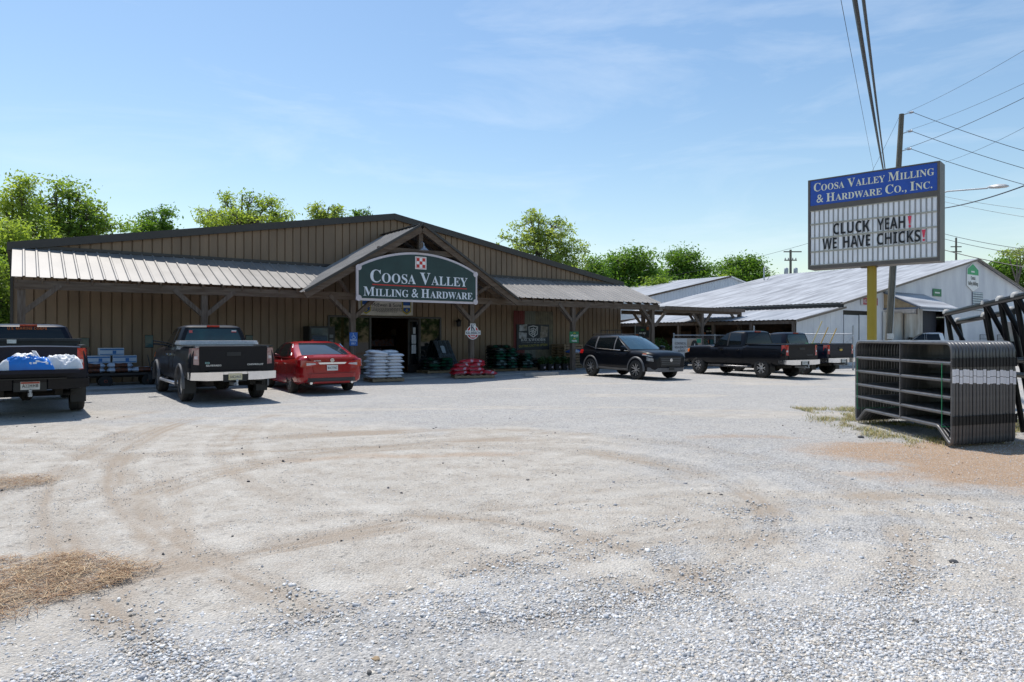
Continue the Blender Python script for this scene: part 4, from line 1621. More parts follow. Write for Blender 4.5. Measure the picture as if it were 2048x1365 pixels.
        if g['flares']:
            for x in (xr, xf):
                arch_flare(root, x, W * .985, r + .075, r + .02, g['flares'], s, .075, .04)
        # headlamp
        mb = MB()
        side_panel(mb, st, PROF, xn - .40, xn - .06, .62, .92, s, off=.008, nt=3)
        mb.build('headlight', M_hlamp, root, smooth=40)
        mb = MB()
        side_panel(mb, st, PROF, xn - .42, xn - .30, .66, .84, s, off=.011, nt=3)
        mb.build('side_marker', M_amber, root, smooth=40)
    # front
    mb = MB()
    mb.box(xn - .05, xn + .015, -.55 * W, .55 * W, .72, 1.02)
    mb.build('grille', M_black, root)
    mb = MB()
    mb.hexa([(xn - .45, -.99 * W, .50), (xn + .04, -.80 * W, .50), (xn + .04, .80 * W, .50), (xn - .45, .99 * W, .50), (xn - .45, -.99 * W, .70), (xn + .06, -.80 * W, .70), (xn + .06, .80 * W, .70), (xn - .45, .99 * W, .70)])
    mb.build('front_bumper', M_chrome if g.get('fchrome') else g['paint'], root)
    # bed
    mb = MB()
    mb.box(xt + .06, cb - .10, -W * .84, W * .84, .915, .935)
    k = -W * .8
    while k < W * .8:
        mb.box(xt + .08, cb - .12, k, k + .05, .936, .948)
        k += .11
    mb.build('bed_floor', mat('bed_floor_paint', (0.14, 0.105, 0.075), 0.8, var=.4, scale=5) if g['open_gate'] else M_black, root)
    mb = MB()
    mb.box(cb - .085, cb - .05, -W * .86, W * .86, .94, rail + .012)
    mb.build('bed_front_panel', g['paint'], root)
    for s in (1, -1):
        mb = MB()
        mb.hexa([(xt + .04, s * W * .90 - .045, rail + .006), (cb - .06, s * W * .90 - .045, rail + .006), (cb - .06, s * W * .90 + .045, rail + .006), (xt + .04, s * W * .90 + .045, rail + .006),
                 (xt + .04, s * W * .90 - .04, rail + .03), (cb - .06, s * W * .90 - .04, rail + .03), (cb - .06, s * W * .90 + .04, rail + .03), (xt + .04, s * W * .90 + .04, rail + .03)])
        mb.build('bed_rail_cap', M_black, root)
    if g['open_gate']:
        mb = MB()
        mb.box(xt - .56, xt + .02, -W * .80, W * .80, .885, .955)
        mb.box(xt - .50, xt - .02, -W * .74, W * .74, .956, .962)
        mb.box(xt - .575, xt - .561, -W * .79, W * .79, .895, .945)
        mb.build('tailgate', g['paint'], root)
    else:
        mb = MB()
        y1 = .775 * W
        mb.box(xt - .012, xt + .03, -y1, y1, .80, rail + .005)
        mb.box(xt - .025, xt - .0125, -y1, y1, rail - .07, rail + .01)
        mb.box(xt - .022, xt - .0125, -y1 * .96, y1 * .96, .80, .88)
        tg = mb.build('tailgate', g.get('gate', g['paint']), root)
        mb = MB()
        mb.box(xt - .028, xt - .0125, -.16, .16, rail - .22, rail - .13)
        mb.build('handle', M_black, tg)
    # tail lights
    for s in (1, -1):
        mb = MB()
        y0, y1 = .785 * W, .958 * W
        z0, z1 = .93, rail - .03
        mb.hexa([(xt - .02, s * y0, z0), (xt + .10, s * y0, z0), (xt + .17, s * (y1 + .032), z0 + .02), (xt + .01, s * (y1 + .002), z0 + .02),
                 (xt - .02, s * y0, z1), (xt + .10, s * y0, z1), (xt + .17, s * (y1 + .005), z1), (xt + .01, s * (y1 - .03), z1)][::1])
        if s > 0:
            pass
        tlm = mb.build('tail_light', g['tail'], root)
        mb = MB()
        mb.hexa([(xt - .028, s * (y0 + .03), z0 + .14), (xt - .01, s * (y0 + .03), z0 + .14), (xt + .02, s * (y0 + .10), z0 + .14), (xt - .014, s * (y0 + .10), z0 + .14),
                 (xt - .028, s * (y0 + .03), z0 + .21), (xt - .01, s * (y0 + .03), z0 + .21), (xt + .02, s * (y0 + .10), z0 + .21), (xt - .014, s * (y0 + .10), z0 + .21)])
        mb.build('clear_lens', M_tailw, tlm)
    # rear bumper
    bm = M_chrome if g['bumper'] == 'chrome' else g['bumper']
    mb = MB()
    zb0, zb1 = .56, .76
    stn = [((xt + .30, 1.006), (xt + .28, .95), .04), ((xt + .02, 1.002), (xt + .06, .94), .03), ((xt - .09, .975), (xt + .02, .92), .02), ((xt - .16, .62), (xt - .04, .62), .0),
           ((xt - .195, .29), (xt - .05, .29), .0), ((xt - .14, .265), (xt - .05, .265), .0)]
    rings = []
    for sg_, lst in ((1, stn), (-1, stn[::-1])):
        for (xo, yo), (xi, yi), dz in lst:
            rings.append([(xo, sg_ * yo * W, zb0 + dz), (xi, sg_ * yi * W, zb0 + dz), (xi, sg_ * yi * W, zb1), (xo - .006, sg_ * yo * W, zb1)])
    mb.loft(rings)
    rb_ = mb.build('rear_bumper', bm, root, smooth=30)
    mb = MB()
    mb.box(xt - .15, xt - .01, -.268 * W, .268 * W, zb0 - .03, zb1 - .06)
    mb.box(xt - .21, xt + .0, -.60 * W, .60 * W, zb1 + .003, zb1 + .025)
    mb.build('bumper_step', M_black, rb_)
    mb = MB()
    mb.box(xt - .20, xt + .3, -.035, .035, .43, .50)
    mb.box(xt - .36, xt - .20, -.022, .022, .44, .475)
    mb.lathe([(.02, 0), (.02, .05), (.03, .07), (.028, .10), (.001, .115)], 10, M=Matrix.Translation((xt - .33, 0, .475)))
    mb.build('tow_hitch', M_steel, rb_)
    plate(root, xt - .152, 0, .565, g['plate'][0], g['plate'][1], top=g.get('ptop'), ink=g.get('pink'))
    # third brake light on the cab
    z, x0, x1, w = H.lv(.95)
    mb = MB()
    mb.box(x0 - .012, x0 + .05, -.16, .16, z - .01, z + .035)
    mb.build('brake_light', M_tail, root)
    # mud flaps
    for s in (1, -1):
        mb = MB()
        mb.box(xr - r - .10, xr - r - .085, s * W * .85 - .14, s * W * .85 + .14, .22, .60)
        mb.build('mud_flap', M_black, root)
    g.update(root=root, xt=xt, xr=xr, xf=xf, H=H, st=st, rail=rail)
    return g


def fwd(h):
    return Vector((math.cos(h), math.sin(h), 0))


# --- open-tailgate truck at the left edge
h1 = R(126.0)
c1 = Vector((-10.22, 14.45, 0)) + fwd(h1) * 1.83
t1 = pickup('pickup_truck', "dark blue pickup with open tailgate carrying a blue and white bag", tuple(c1), h1,
            dict(paint=M_pnavy, open_gate=True, plate=('A22HHB', M_plate), ptop=mat('plate_red', (0.4, 0.06, 0.03)), bumper=M_pblack, cab_top=1.90, bp=.05, rim='truck', handle=M_black))
x_, y_, z_ = t1['xt'], 0, 0
rear_text(t1['root'], "U.S. MARINE CORPS", 'bold', t1['H'].lv(.80)[1] - .03, .02, 1.76, .055, .72, mat('orange_sticker', (0.55, 0.13, 0.02)))
mb = MB()                         # black box across the front of the bed
mb.box(-1.72, -1.10, -.90, .90, .95, 1.50)
mb.box(-1.76, -1.06, -.955, .955, 1.501, 1.56)
bx = mb.build('tool_box', mat('matt_black_box', (0.02, 0.021, 0.023), 0.45, var=.3), t1['root'])
mb = MB()
mb.box(-1.735, -1.721, .22, .38, 1.20, 1.24)
mb.box(-1.775, -1.761, .22, .38, 1.46, 1.54)
mb.build('latch', M_alu, bx)


def local(root, p):
    bpy.context.view_layer.update()
    return root.matrix_basis @ Vector(p)


def sack(mb, lx, ly, lz, seed=0, band=None, mi=0, bmi=1, nx=14, ny=9, fold=0.0, lump=.10):
    """pillow shaped bag lying on z=0, centred; band(u,v,top) -> True paints with bmi"""
    rd = np.random.default_rng(seed)
    ph = rd.random(6) * 6
    U = np.linspace(-1, 1, nx + 1)
    V = np.linspace(-1, 1, ny + 1)
    vs, fs, ms = [], [], []
    for top in (1, 0):
        for u in U:
            for v in V:
                e = (1 - abs(u) ** 3.5) ** .55 * (1 - abs(v) ** 3.0) ** .55 if abs(u) < 1 and abs(v) < 1 else 0
                pin = 1 - .05 * (1 - abs(u)) if abs(v) == 1 else 1
                wob = 1 + lump * math.sin(3 * u + ph[0]) * math.cos(2.5 * v + ph[1]) + .5 * lump * math.sin(7 * u + ph[2] + 3 * v)
                x = u * lx / 2 * (1 - .05 * v * v)
                y = v * ly / 2 * (1 - .09 * (1 - abs(u) ** 2) * 0 - .04 * u * u) * pin
                zz = lz * .42 + (e * lz * .58 * wob if top else -e * lz * .42)
                vs.append((x, y, zz + fold * u * u))
    k = ny + 1
    n = (nx + 1) * k
    for top in (1, 0):
        for i in range(nx):
            for j in range(ny):
                b = (0 if top else n) + i * k + j
                q = (b, b + k, b + k + 1, b + 1)
                fs.append(q if top else q[::-1])
                ms.append(bmi if band and band((U[i] + U[i + 1]) / 2, (V[j] + V[j + 1]) / 2, top) else mi)
    o = len(mb.v)
    mb.add(vs, fs, mi)
    for i in range(len(ms)):
        mb.m[len(mb.m) - len(ms) + i] = ms[i]


M_bagw = mat('thin_white_plastic', (0.72, 0.72, 0.74), 0.4, var=.06, bump=.6, bscale=18)
M_bagb = mat('blue_print_plastic', (0.012, 0.16, 0.55), 0.32, var=.15, bump=.35, bscale=14)
def slump(mb, lx, ly, lz, seed, top_fn=None, amp=.05, nu=46, nv=34):
    """slack plastic bag: uneven mound with creases"""
    U, V = np.meshgrid(np.linspace(-1, 1, nu), np.linspace(-1, 1, nv), indexing='ij')
    q = seed * 7.3
    th = np.arctan2(V, U)
    edge = 1 + .10 * np.sin(3 * th + q) + .07 * np.sin(7 * th + 2 * q)
    e = (1 - np.abs(U) ** 3) * (1 - np.abs(V) ** 3)
    n1 = fbm(U * 1.6 + q, V * 1.6 + q, seed, 3)
    rid = 1 - np.abs(2 * fbm(U * 3.2 + q, V * 3.2 - q, seed + 3, 3) - 1)
    rid2 = 1 - np.abs(2 * fbm((U + V) * 5 + q, (U - V) * 2.2, seed + 5, 2) - 1)
    z = lz * np.clip(e, 0, 1) ** .5 * (.45 + 1.0 * n1) + amp * np.clip(e * 3, 0, 1) * (rid + .7 * rid2 - 1.0)
    x = U * lx / 2 * edge
    y = V * ly / 2 * edge
    vs = [tuple(p) for p in np.stack([x, y, np.maximum(z, 0)], -1).reshape(-1, 3)]
    fs, ms = [], []
    for i in range(nu - 1):
        for j in range(nv - 1):
            a = i * nv + j
            fs.append((a, a + nv, a + nv + 1, a + 1))
            ms.append(1 if top_fn and top_fn(U[i, j], V[i, j], z[i, j] / lz + .3 * (rid[i, j] - .7)) else 0)
    fs.append(tuple(i * nv for i in range(nu)) + tuple((nu - 1) * nv + j for j in range(1, nv)) + tuple(i * nv + nv - 1 for i in range(nu - 2, -1, -1)) + tuple(j for j in range(nv - 2, 0, -1)))
    ms.append(0)
    mb.add(vs, fs)
    for i in range(len(ms)):
        mb.m[len(mb.m) - len(ms) + i] = ms[i]


mb = MB()
slump(mb, .80, .48, .26, 4, lambda u, v, h: h > 1.0 or u < -.82 or (abs(h - .42) < .05 and u > -.4))
mb.hexa([(.16, -.03, .18), (.24, -.05, .16), (.25, .05, .16), (.17, .03, .18), (.07, -.05, .37), (.13, -.05, .36), (.14, .04, .36), (.08, .03, .37)], 1)
p = local(t1['root'], (t1['xt'] - .24, .05, .963))
o = mb.build('plastic_bag', [M_bagb, M_bagw], None, smooth=55, loc=tuple(p), rotz=h1 - R(92))
tag(o, "blue printed bag with white top lying on the open tailgate", 'bag')
mb = MB()
slump(mb, .60, .46, .25, 9, None, .06)
p = local(t1['root'], (t1['xt'] - .12, -.50, .963))
o = mb.build('plastic_bag', [M_bagw], None, smooth=55, loc=tuple(p), rotz=h1 - R(80))
tag(o, "crumpled white plastic bag on the open tailgate beside the tail light", 'bag')

# --- dark pickup with a silver tool box
h2 = R(125.5)
c2 = Vector((-7.43, 17.5, 0)) + fwd(h2) * 1.83
t2 = pickup('pickup_truck', "dusty black pickup with chrome bumper and silver tool box behind the cab", tuple(c2), h2,
            dict(paint=M_pdark, tail=M_tailp, plate=('58C0460', M_platey), ptop=None, rail=1.36, flares=M_flare, step=M_alu, tow=True, rim='steel', glassr=M_glass_t, cab_top=1.93, bp=-.28,
                 gate=M_pblack, pink=mat('plate_ink', (0.03, 0.04, 0.10))))
mb = MB()
mb.box(-1.52, -1.02, -.93, .93, 1.13, 1.40)
mb.box(-1.56, -1.0, -.97, .97, 1.402, 1.455)
mb.box(-1.545, -1.01, -.95, .95, 1.456, 1.50)
mb.build('tool_box', mat('diamond_plate', (0.60, 0.60, 0.64), 0.36, metal=.75, var=.12, scale=30, bump=.5, bscale=90), t2['root'])
rear_text(t2['root'], "CHEVROLET", 'bold', t2['xt'] - .026, -.50, .905, .04, .38, M_alu, 'badge')
rear_text(t2['root'], "SILVERADO", 'bold', t2['xt'] - .026, .46, .895, .04, .34, M_alu, 'badge')
rear_text(t2['root'], "HD", 'bold', t2['xt'] - .026, .60, .955, .045, .10, mat('badge_teal', (0.25, 0.45, 0.42), 0.3), 'badge')
mb = MB()
z, x0, x1, w = t2['H'].lv(.72)
mb.box(x0 - .006, x0 + .04, .52, .60, z - .02, z + .05, 0)
mb.box(x0 - .006, x0 + .04, -.58, -.46, z - .0, z + .025, 0)
mb.box(x0 - .006, x0 + .04, -.58, -.46, z + .027, z + .05, 1)
mb.build('sticker', [mat('sticker_red', (0.55, 0.10, 0.10)), M_white], t2['root'])

# --- red sedan
def sedan(label, loc, head):
    root = thing('sedan', label, 'car', loc, head)
    wb, r = 2.78, .335
    xr, xf = -wb / 2, wb / 2
    xt, xn = xr - 1.06, xf + .98
    W = .925
    st = [(xt, .74, .42, .88), (xt + .04, .83, .36, .985), (xt + .10, .875, .33, 1.035), (xt + .22, .905, .30, 1.065), (xt + .5, W, .27, 1.07), (xr, W, .24, 1.05), (xr + .5, W, .22, 1.0), (0, W, .21, .985),
          (.7, W, .21, .97), (1.05, .92, .21, .985), (xf, .915, .22, .93), (xf + .5, .88, .24, .84), (xf + .8, .80, .28, .72), (xn, .62, .34, .58)]
    prof = [(0, .86), (.08, .95), (.25, .985), (.42, .995), (.56, .985), (.70, 1.0), (.82, .975), (.92, .92), (1, .83)]
    mb = body_mesh(st, prof, .035)
    body = mb.build('body', M_pred, root)
    cut = MB()
    for x in (xr, xf):
        cut.lathe([(r + .05, -1.3), (r + .05, 1.3)], 28, M=Matrix.Translation((x, 0, r + .01)) @ Matrix.Rotation(R(90), 4, 'X'))
    apply_bool(body, cut)
    me = body.data
    me.polygons.foreach_set('use_smooth', [True] * len(me.polygons))
    me.set_sharp_from_angle(angle=R(34))
    mb = MB()
    mb.box(xt + .2, xn - .3, -.7, .7, .24, .30)
    mb.tube([(xr, -.7, r), (xr, .7, r)], .05, 8)
    mb.build('underbody', M_under, root)
    for x in (xr, xf):
        for s in (1, -1):
            wheel(root, x, s * (W - .125), r, .225, s, 'twin', rimr=.70)
    H = House(.975, 1.45, xr - .86, 1.06, xr + .40, .10, .87, .63, fb=.20, rb=.20, curve=.075)
    H.mesh().build('roof', M_pred, root, smooth=45)
    mb = MB()
    H.end(mb, True, -.95, .95, .10, .93)
    mb.build('windshield', M_glass, root, smooth=45)
    mb = MB()
    H.end(mb, False, -.86, .86, .22, .93, taper=.0)
    mb.build('rear_window', mat('tinted_rear_glass', (0.02, 0.03, 0.04), 0.04, spec=.9), root, smooth=45)
    for s in (1, -1):
        for q in (((xr + .02, .26), (xr + .30, .16), (xr + .50, .86), (xr + .40, .72)), ((xr + .34, .14), (-.12, .10), (-.10, .90), (xr + .54, .88)), ((-.07, .10), (.74, .08), (.16, .88), (-.05, .90))):
            mb = MB()
            H.side(mb, q, s, .007)
            mb.build('side_window', M_glass, root, smooth=45)
        mb = MB()
        pts = [(xr - .06, .20), (xr + .36, .86), (-.25, .955), (.14, .90)]
        P3 = []
        for x, t in pts:
            z, a, b, w = H.lv(t)
            P3.append((x, s * (w + .008), z))
        mb.tube(P3, .011, 6)
        mb.build('window_trim', M_chrome, root)
        for x0, x1 in ((xr + .30, -.10), (-.08, .98)):
            mb = MB()
            side_panel(mb, st, prof, x0, x1, .10, .93, s, off=.004)
            d = mb.build('door', M_pred, root, smooth=45)
            mb = MB()
            p = side_pt(st, x0 + .12, .78, prof, s, .02)
            mb.beam(p, p + Vector((.18, 0, .01)), .03, .03)
            mb.build('handle', M_chrome, d)
        mb = MB()
        p = Vector((.70, s * .93, 1.02))
        mb.lathe([(.001, -.12), (.06, -.10), (.085, 0), (.07, .09), (.001, .11)], 10, M=Matrix.Translation(p + Vector((0, s * .07, .03))) @ Matrix.Rotation(R(90), 4, 'X'))
        mb.build('mirror', M_pred, root, smooth=60)
        # tail light wraps round the corner
        mb = MB()
        tp = side_pt
        low = [(xt - .034, .34, .855), (xt - .034, .52, .80), (xt - .030, .72, .765), (xt + .035, .865, .765), (xt + .15, .925, .785)]
        upp = [(xt - .034, .34, .885), (xt - .034, .52, .915), (xt - .020, .72, .945), (xt + .045, .855, .955), (xt + .16, .915, .955)]
        q1, q2 = tp(st, xt + .55, .84, prof, s, .010), tp(st, xt + .50, .91, prof, s, .012)
        lo = [Vector((a, s * b, c)) for a, b, c in low] + [q1]
        uu = [Vector((a, s * b, c)) for a, b, c in upp] + [q2]
        for k in range(5):
            q = [lo[k], lo[k + 1], uu[k + 1], uu[k]]
            mb.add(q, [(0, 1, 2, 3) if s < 0 else (3, 2, 1, 0)])
        inn_ = [p + Vector((.09, -s * .03, 0)) for p in lo + uu[::-1]]
        ring = lo + uu[::-1]
        n = len(ring)
        mb.add(ring + inn_, [(k, k + n, (k + 1) % n + n, (k + 1) % n) if s < 0 else ((k + 1) % n, (k + 1) % n + n, k + n, k) for k in range(n)])
        tlm = mb.build('tail_light', M_tail, root)
        mb = MB()
        mb.hexa([(xt - .042, s * .46, .835), (xt - .02, s * .46, .835), (xt - .01, s * .72, .80), (xt - .038, s * .72, .80), (xt - .042, s * .48, .865), (xt - .02, s * .48, .865), (xt - .01, s * .72, .875), (xt - .036, s * .72, .875)])
        mb.build('clear_lens', M_tailw, tlm)
        mb = MB()
        side_panel(mb, st, prof, xf + .42, xf + .86, .62, .88, s, off=.006, nt=3)
        mb.build('headlight', M_hlamp, root, smooth=45)
        mb = MB()
        mb.tube([(xt + .22, s * .58, .315), (xt - .005, s * .58, .315)], .04, 10)
        mb.build('exhaust_tip', M_chrome, root)
    # boot lid, spoiler crease, bumper
    mb = MB()
    mb.hexa([(xt - .018, -.50, .60), (xt + .05, -.54, .60), (xt + .05, .54, .60), (xt - .018, .50, .60), (xt - .010, -.60, .97), (xt + .10, -.62, .97), (xt + .10, .62, .97), (xt - .010, .60, .97)])
    mb.hexa([(xt - .012, -.66, .975), (xt + .20, -.70, 1.04), (xt + .20, .70, 1.04), (xt - .012, .66, .975), (xt - .03, -.66, 1.02), (xt + .22, -.70, 1.085), (xt + .22, .70, 1.085), (xt - .03, .66, 1.02)])
    mb.build('boot_lid', M_pred, root, smooth=30)
    mb = MB()
    mb.hexa([(xt - .05, -.60, .46), (xt + .12, -.86, .46), (xt + .12, .86, .46), (xt - .05, .60, .46), (xt - .055, -.60, .575), (xt + .12, -.87, .60), (xt + .12, .87, .60), (xt - .055, .60, .575)])
    mb.hexa([(xt - .03, -.58, .34), (xt + .12, -.80, .34), (xt + .12, .80, .34), (xt - .03, .58, .34), (xt - .05, -.60, .455), (xt + .12, -.855, .455), (xt + .12, .855, .455), (xt - .05, .60, .455)], 1)
    mb.hexa([(xt - .04, -.50, .30), (xt + .12, -.62, .28), (xt + .12, .62, .28), (xt - .04, .50, .30), (xt - .055, -.50, .355), (xt + .12, -.62, .34), (xt + .12, .62, .34), (xt - .055, .50, .355)])
    mb.build('rear_bumper', [M_pred, mat('dark_diffuser', (0.03, 0.03, 0.035), 0.5)], root, smooth=30)
    mb = MB()
    mb.hexa([(xt - .036, -.36, .835), (xt - .02, -.37, .835), (xt - .02, .37, .835), (xt - .036, .36, .835), (xt - .05, -.40, .885), (xt - .015, -.41, .885), (xt - .015, .41, .885), (xt - .05, .40, .885)])
    mb.build('chrome_strip', M_chrome, root)
    Me = Matrix.Translation((xt - .022, 0, .945)) @ Matrix.Rotation(R(-90), 4, 'Y')
    mb = MB()
    mb.lathe([(.052, 0), (.055, .012), (.040, .012), (.038, .0)], 20, M=Me)
    mb.box(xt - .04, xt - .028, -.060, .060, .936, .954)
    mb.build('badge', M_chrome, root)
    plate(root, xt - .036, 0, .655, 'B0CTTNC', M_plate)
    rear_text(root, "ALTIMA", 'bold', xt - .032, .42, .915, .032, .20, M_alu, 'badge')
    mb = MB()
    mb.hexa([(xr + .75, -.02, 1.475), (xr + .95, -.02, 1.485), (xr + .95, .02, 1.485), (xr + .75, .02, 1.475), (xr + .75, -.005, 1.52), (xr + .82, -.005, 1.50), (xr + .82, .005, 1.50), (xr + .75, .005, 1.52)])
    mb.build('antenna', M_pred, root)
    return root


h3 = R(122.5)
c3 = Vector((-5.62, 20.05, 0)) + fwd(h3) * 1.39
sedan("red four door sedan parked beside the white bag pallet", tuple(c3), h3)


# --- black SUV
def suv(label, loc, head):
    root = thing('suv', label, 'car', loc, head)
    wb, r = 2.72, .365
    xr, xf = -wb / 2, wb / 2
    xt, xn = xr - .86, xf + .90
    W = .93
    st = [(xt, .80, .50, 1.02), (xt + .05, .87, .42, 1.10), (xt + .18, .915, .38, 1.14), (xr, W, .34, 1.13), (0, W, .30, 1.08), (.7, W, .30, 1.05), (.98, .925, .30, 1.06), (1.15, .92, .30, 1.075),
          (xf + .1, .915, .31, 1.07), (xf + .46, .895, .33, 1.045), (xf + .68, .86, .35, 1.0), (xf + .83, .79, .36, .95), (xn, .70, .40, .86)]
    prof = [(0, .87), (.08, .95), (.22, .985), (.40, .985), (.58, .99), (.72, 1.0), (.84, .975), (.93, .93), (1, .86)]
    mb = body_mesh(st, prof, .035)
    body = mb.build('body', M_pblack, root)
    cut = MB()
    for x in (xr, xf):
        cut.lathe([(r + .065, -1.3), (r + .065, 1.3)], 28, M=Matrix.Translation((x, 0, r + .015)) @ Matrix.Rotation(R(90), 4, 'X'))
    apply_bool(body, cut)
    me = body.data
    me.polygons.foreach_set('use_smooth', [True] * len(me.polygons))
    me.set_sharp_from_angle(angle=R(34))
    mb = MB()
    mb.box(xt + .2, xn - .3, -.7, .7, .30, .36)
    mb.tube([(xr, -.7, r), (xr, .7, r)], .05, 8)
    mb.build('underbody', M_under, root)
    for x in (xr, xf):
        for s in (1, -1):
            wheel(root, x, s * (W - .115), r, .23, s, 'twin', rimr=.66)
            arch_flare(root, x, W * .985, r + .055, r + .015, M_flare, s, .07, .02)
    H = House(1.05, 1.665, xt + .08, 1.20, xt + .62, .10, .87, .64, fb=.22, rb=.07, curve=.065)
    H.mesh().build('cabin', M_pblack, root, smooth=45)
    mb = MB()
    H.end(mb, True, -.95, .95, .12, .93)
    mb.build('windshield', mat('sky_reflection_glass', (0.03, 0.07, 0.10), 0.03, spec=.9), root, smooth=45)  # blue sky reflection is painted into the glass base colour
    mb = MB()
    H.end(mb, False, -.88, .88, .2, .88)
    mb.build('rear_window', M_glass, root, smooth=45)
    for s in (1, -1):
        for q in (((xt + .50, .42), (xr + .22, .24), (xr + .22, .78), (xt + .70, .70)), ((xr + .30, .22), (.02, .15), (.02, .88), (xr + .32, .82)), ((.10, .14), (.86, .10), (.12, .84), (.10, .88))):
            mb = MB()
            H.side(mb, q, s, .007)
            mb.build('side_window', M_glass, root, smooth=45)
        mb = MB()
        H.side(mb, ((xr + .225, .08), (xr + .295, .08), (xr + .315, .93), (xr + .225, .93)), s, .005)
        H.side(mb, ((.03, .06), (.09, .06), (.09, .93), (.03, .93)), s, .005)
        mb.build('pillar_trim', M_flare, root)
        mb = MB()
        P3 = []
        for x, t in ((xt + .46, .36), (xr + .25, .16), (.05, .08), (.92, .03)):
            z, a, b, w = H.lv(t)
            P3.append((x, s * (w + .012), z))
        mb.tube(P3, .013, 6)
        mb.build('window_trim', M_chrome, root)
        for x0, x1 in ((xr + .30, .04), (.065, 1.02)):
            mb = MB()
            side_panel(mb, st, prof, x0, x1, .16, .94, s, off=.004)
            d = mb.build('door', M_pblack, root, smooth=45)
            mb = MB()
            p = side_pt(st, x0 + .12, .80, prof, s, .02)
            mb.beam(p, p + Vector((.18, 0, .01)), .03, .03)
            mb.build('handle', M_chrome, d)
        mb = MB()
        side_panel(mb, st, prof, xr + .46, xf - .46, .01, .13, s, off=.012, nt=3)
        mb.build('sill_trim', M_flare, root)
        mb = MB()
        p = Vector((.76, s * .93, 1.12))
        mb.lathe([(.001, -.13), (.07, -.11), (.10, 0), (.08, .10), (.001, .12)], 10, M=Matrix.Translation(p + Vector((0, s * .09, .04))) @ Matrix.Rotation(R(90), 4, 'X'))
        mb.build('mirror', M_pblack, root, smooth=60)
        mb = MB()
        z, a, b, w = H.lv(1.0)
        mb.tube([(xt + .55, s * (w - .09), 1.66), (xt + .62, s * (w - .09), 1.715), (.2, s * (w - .09), 1.715), (.28, s * (w - .09), 1.66)], .014, 6)
        mb.build('roof_rail', M_black, root)
        # lamps
        mb = MB()
        side_panel(mb, st, prof, xf + .34, xf + .78, .80, .86, s, off=.008, nt=2)
        mb.build('running_light', M_hlamp, root, smooth=45)
        mb = MB()
        side_panel(mb, st, prof, xf + .34, xf + .52, .865, .895, s, off=.008, nt=2)
        mb.build('side_marker', M_amber, root, smooth=45)  # amber painted for the warm glint along the running light
        mb = MB()
        side_panel(mb, st, prof, xf + .56, xf + .83, .55, .74, s, off=.010, nt=2)
        mb.build('headlight', M_hlamp, root, smooth=45)
        mb = MB()
        side_panel(mb, st, prof, xt + .03, xt + .35, .72, .93, s, off=.008, nt=2)
        mb.build('tail_light', M_tail, root, smooth=45)
    mb = MB()
    mb.hexa([(xn - .06, -.50, .50), (xn + .0, -.48, .50), (xn + .0, .48, .50), (xn - .06, .50, .50), (xn - .06, -.62, .86), (xn + .02, -.54, .84), (xn + .02, .54, .84), (xn - .06, .62, .86)])
    for k in range(4):
        z = .58 + .065 * k
        mb.box(xn + .021, xn + .03, -.46 - .015 * k, .46 + .015 * k, z, z + .02, 1)
    mb.build('grille', [M_black, M_flare], root)
    Me = Matrix.Translation((xn + .03, 0, .73)) @ Matrix.Rotation(R(90), 4, 'Y')
    mb = MB()
    mb.lathe([(.056, 0), (.06, .014), (.044, .014), (.042, .0)], 20, M=Me)
    mb.box(xn + .032, xn + .045, -.066, .066, .721, .740)
    mb.build('badge', M_chrome, root)
    mb = MB()
    mb.hexa([(xn - .28, -.90, .33), (xn + .03, -.62, .30), (xn + .03, .62, .30), (xn - .28, .90, .33), (xn - .28, -.90, .47), (xn + .06, -.60, .44), (xn + .06, .60, .44), (xn - .28, .90, .47)])
    mb.build('front_bumper', M_flare, root)
    mb = MB()
    mb.box(xn + .061, xn + .068, -.13, .13, .36, .48)
    mb.build('blank_plate', M_black, root)
    # frame rack on the roof
    mb = MB()
    z = 1.71
    mb.tube([(-1.35, -.38, z), (-.95, -.38, z), (-.95, .38, z), (-1.35, .38, z)], .014, 6, closed=True)
    mb.tube([(-1.35, -.38, z + .16), (-.95, -.38, z + .16), (-.95, .38, z + .16), (-1.35, .38, z + .16)], .014, 6, closed=True)
    for x in (-1.35, -.95):
        for y in (-.38, .38):
            mb.tube([(x, y, z - .06), (x, y, z + .16)], .012, 6)
    mb.build('roof_rack', M_black, root)
    return root


h4 = R(-58.5)
suv("black suv facing the lot, parked under the right end of the porch", (4.71, 27.29, 0), h4)

# --- the two pickups by the fence
t5 = pickup('pickup_truck', "black crew cab pickup with chrome bumper parked in front of the covered walkway", (9.72, 28.63, 0), R(118),
            dict(paint=M_pblack, plate=('6CA 918', M_plate), step=mat('dark_step_bar', (0.08, 0.08, 0.085), .3, metal=.6), amber=True, fchrome=True, rim='truck', cab_top=1.95, rail=1.38, bp=.06, handle=M_chrome))
for t_ in (t5,):
    t_['root'].scale = (.95, .95, .95)
rear_text(t5['root'], "TUNDRA", 'bold', t5['xt'] - .026, -.45, .92, .05, .36, mat('dark_badge', (0.09, 0.09, 0.10), .3), 'badge')
h6 = R(121)
c6 = Vector((13.15, 29.35, 0)) + fwd(h6) * 1.83
t6 = pickup('pickup_truck', "black pickup behind the crew cab truck with long tool handles in its bed", tuple(c6), h6,
            dict(paint=M_pnavy, plate=('22 45B', M_plate), rim='truck', cab_top=1.90, rail=1.36, bp=.06, glassr=M_glass_t))
t6['root'].scale = (.95, .95, .95)
mb = MB()
mb.hexa([(t6['xt'] - .03, -.11, 1.08), (t6['xt'] - .014, -.11, 1.08), (t6['xt'] - .014, .11, 1.08), (t6['xt'] - .03, .11, 1.08), (t6['xt'] - .03, -.10, 1.14), (t6['xt'] - .014, -.10, 1.14), (t6['xt'] - .014, .10, 1.14), (t6['xt'] - .03, .10, 1.14)])
mb.box(t6['xt'] - .032, t6['xt'] - .014, -.045, .045, 1.06, 1.16)
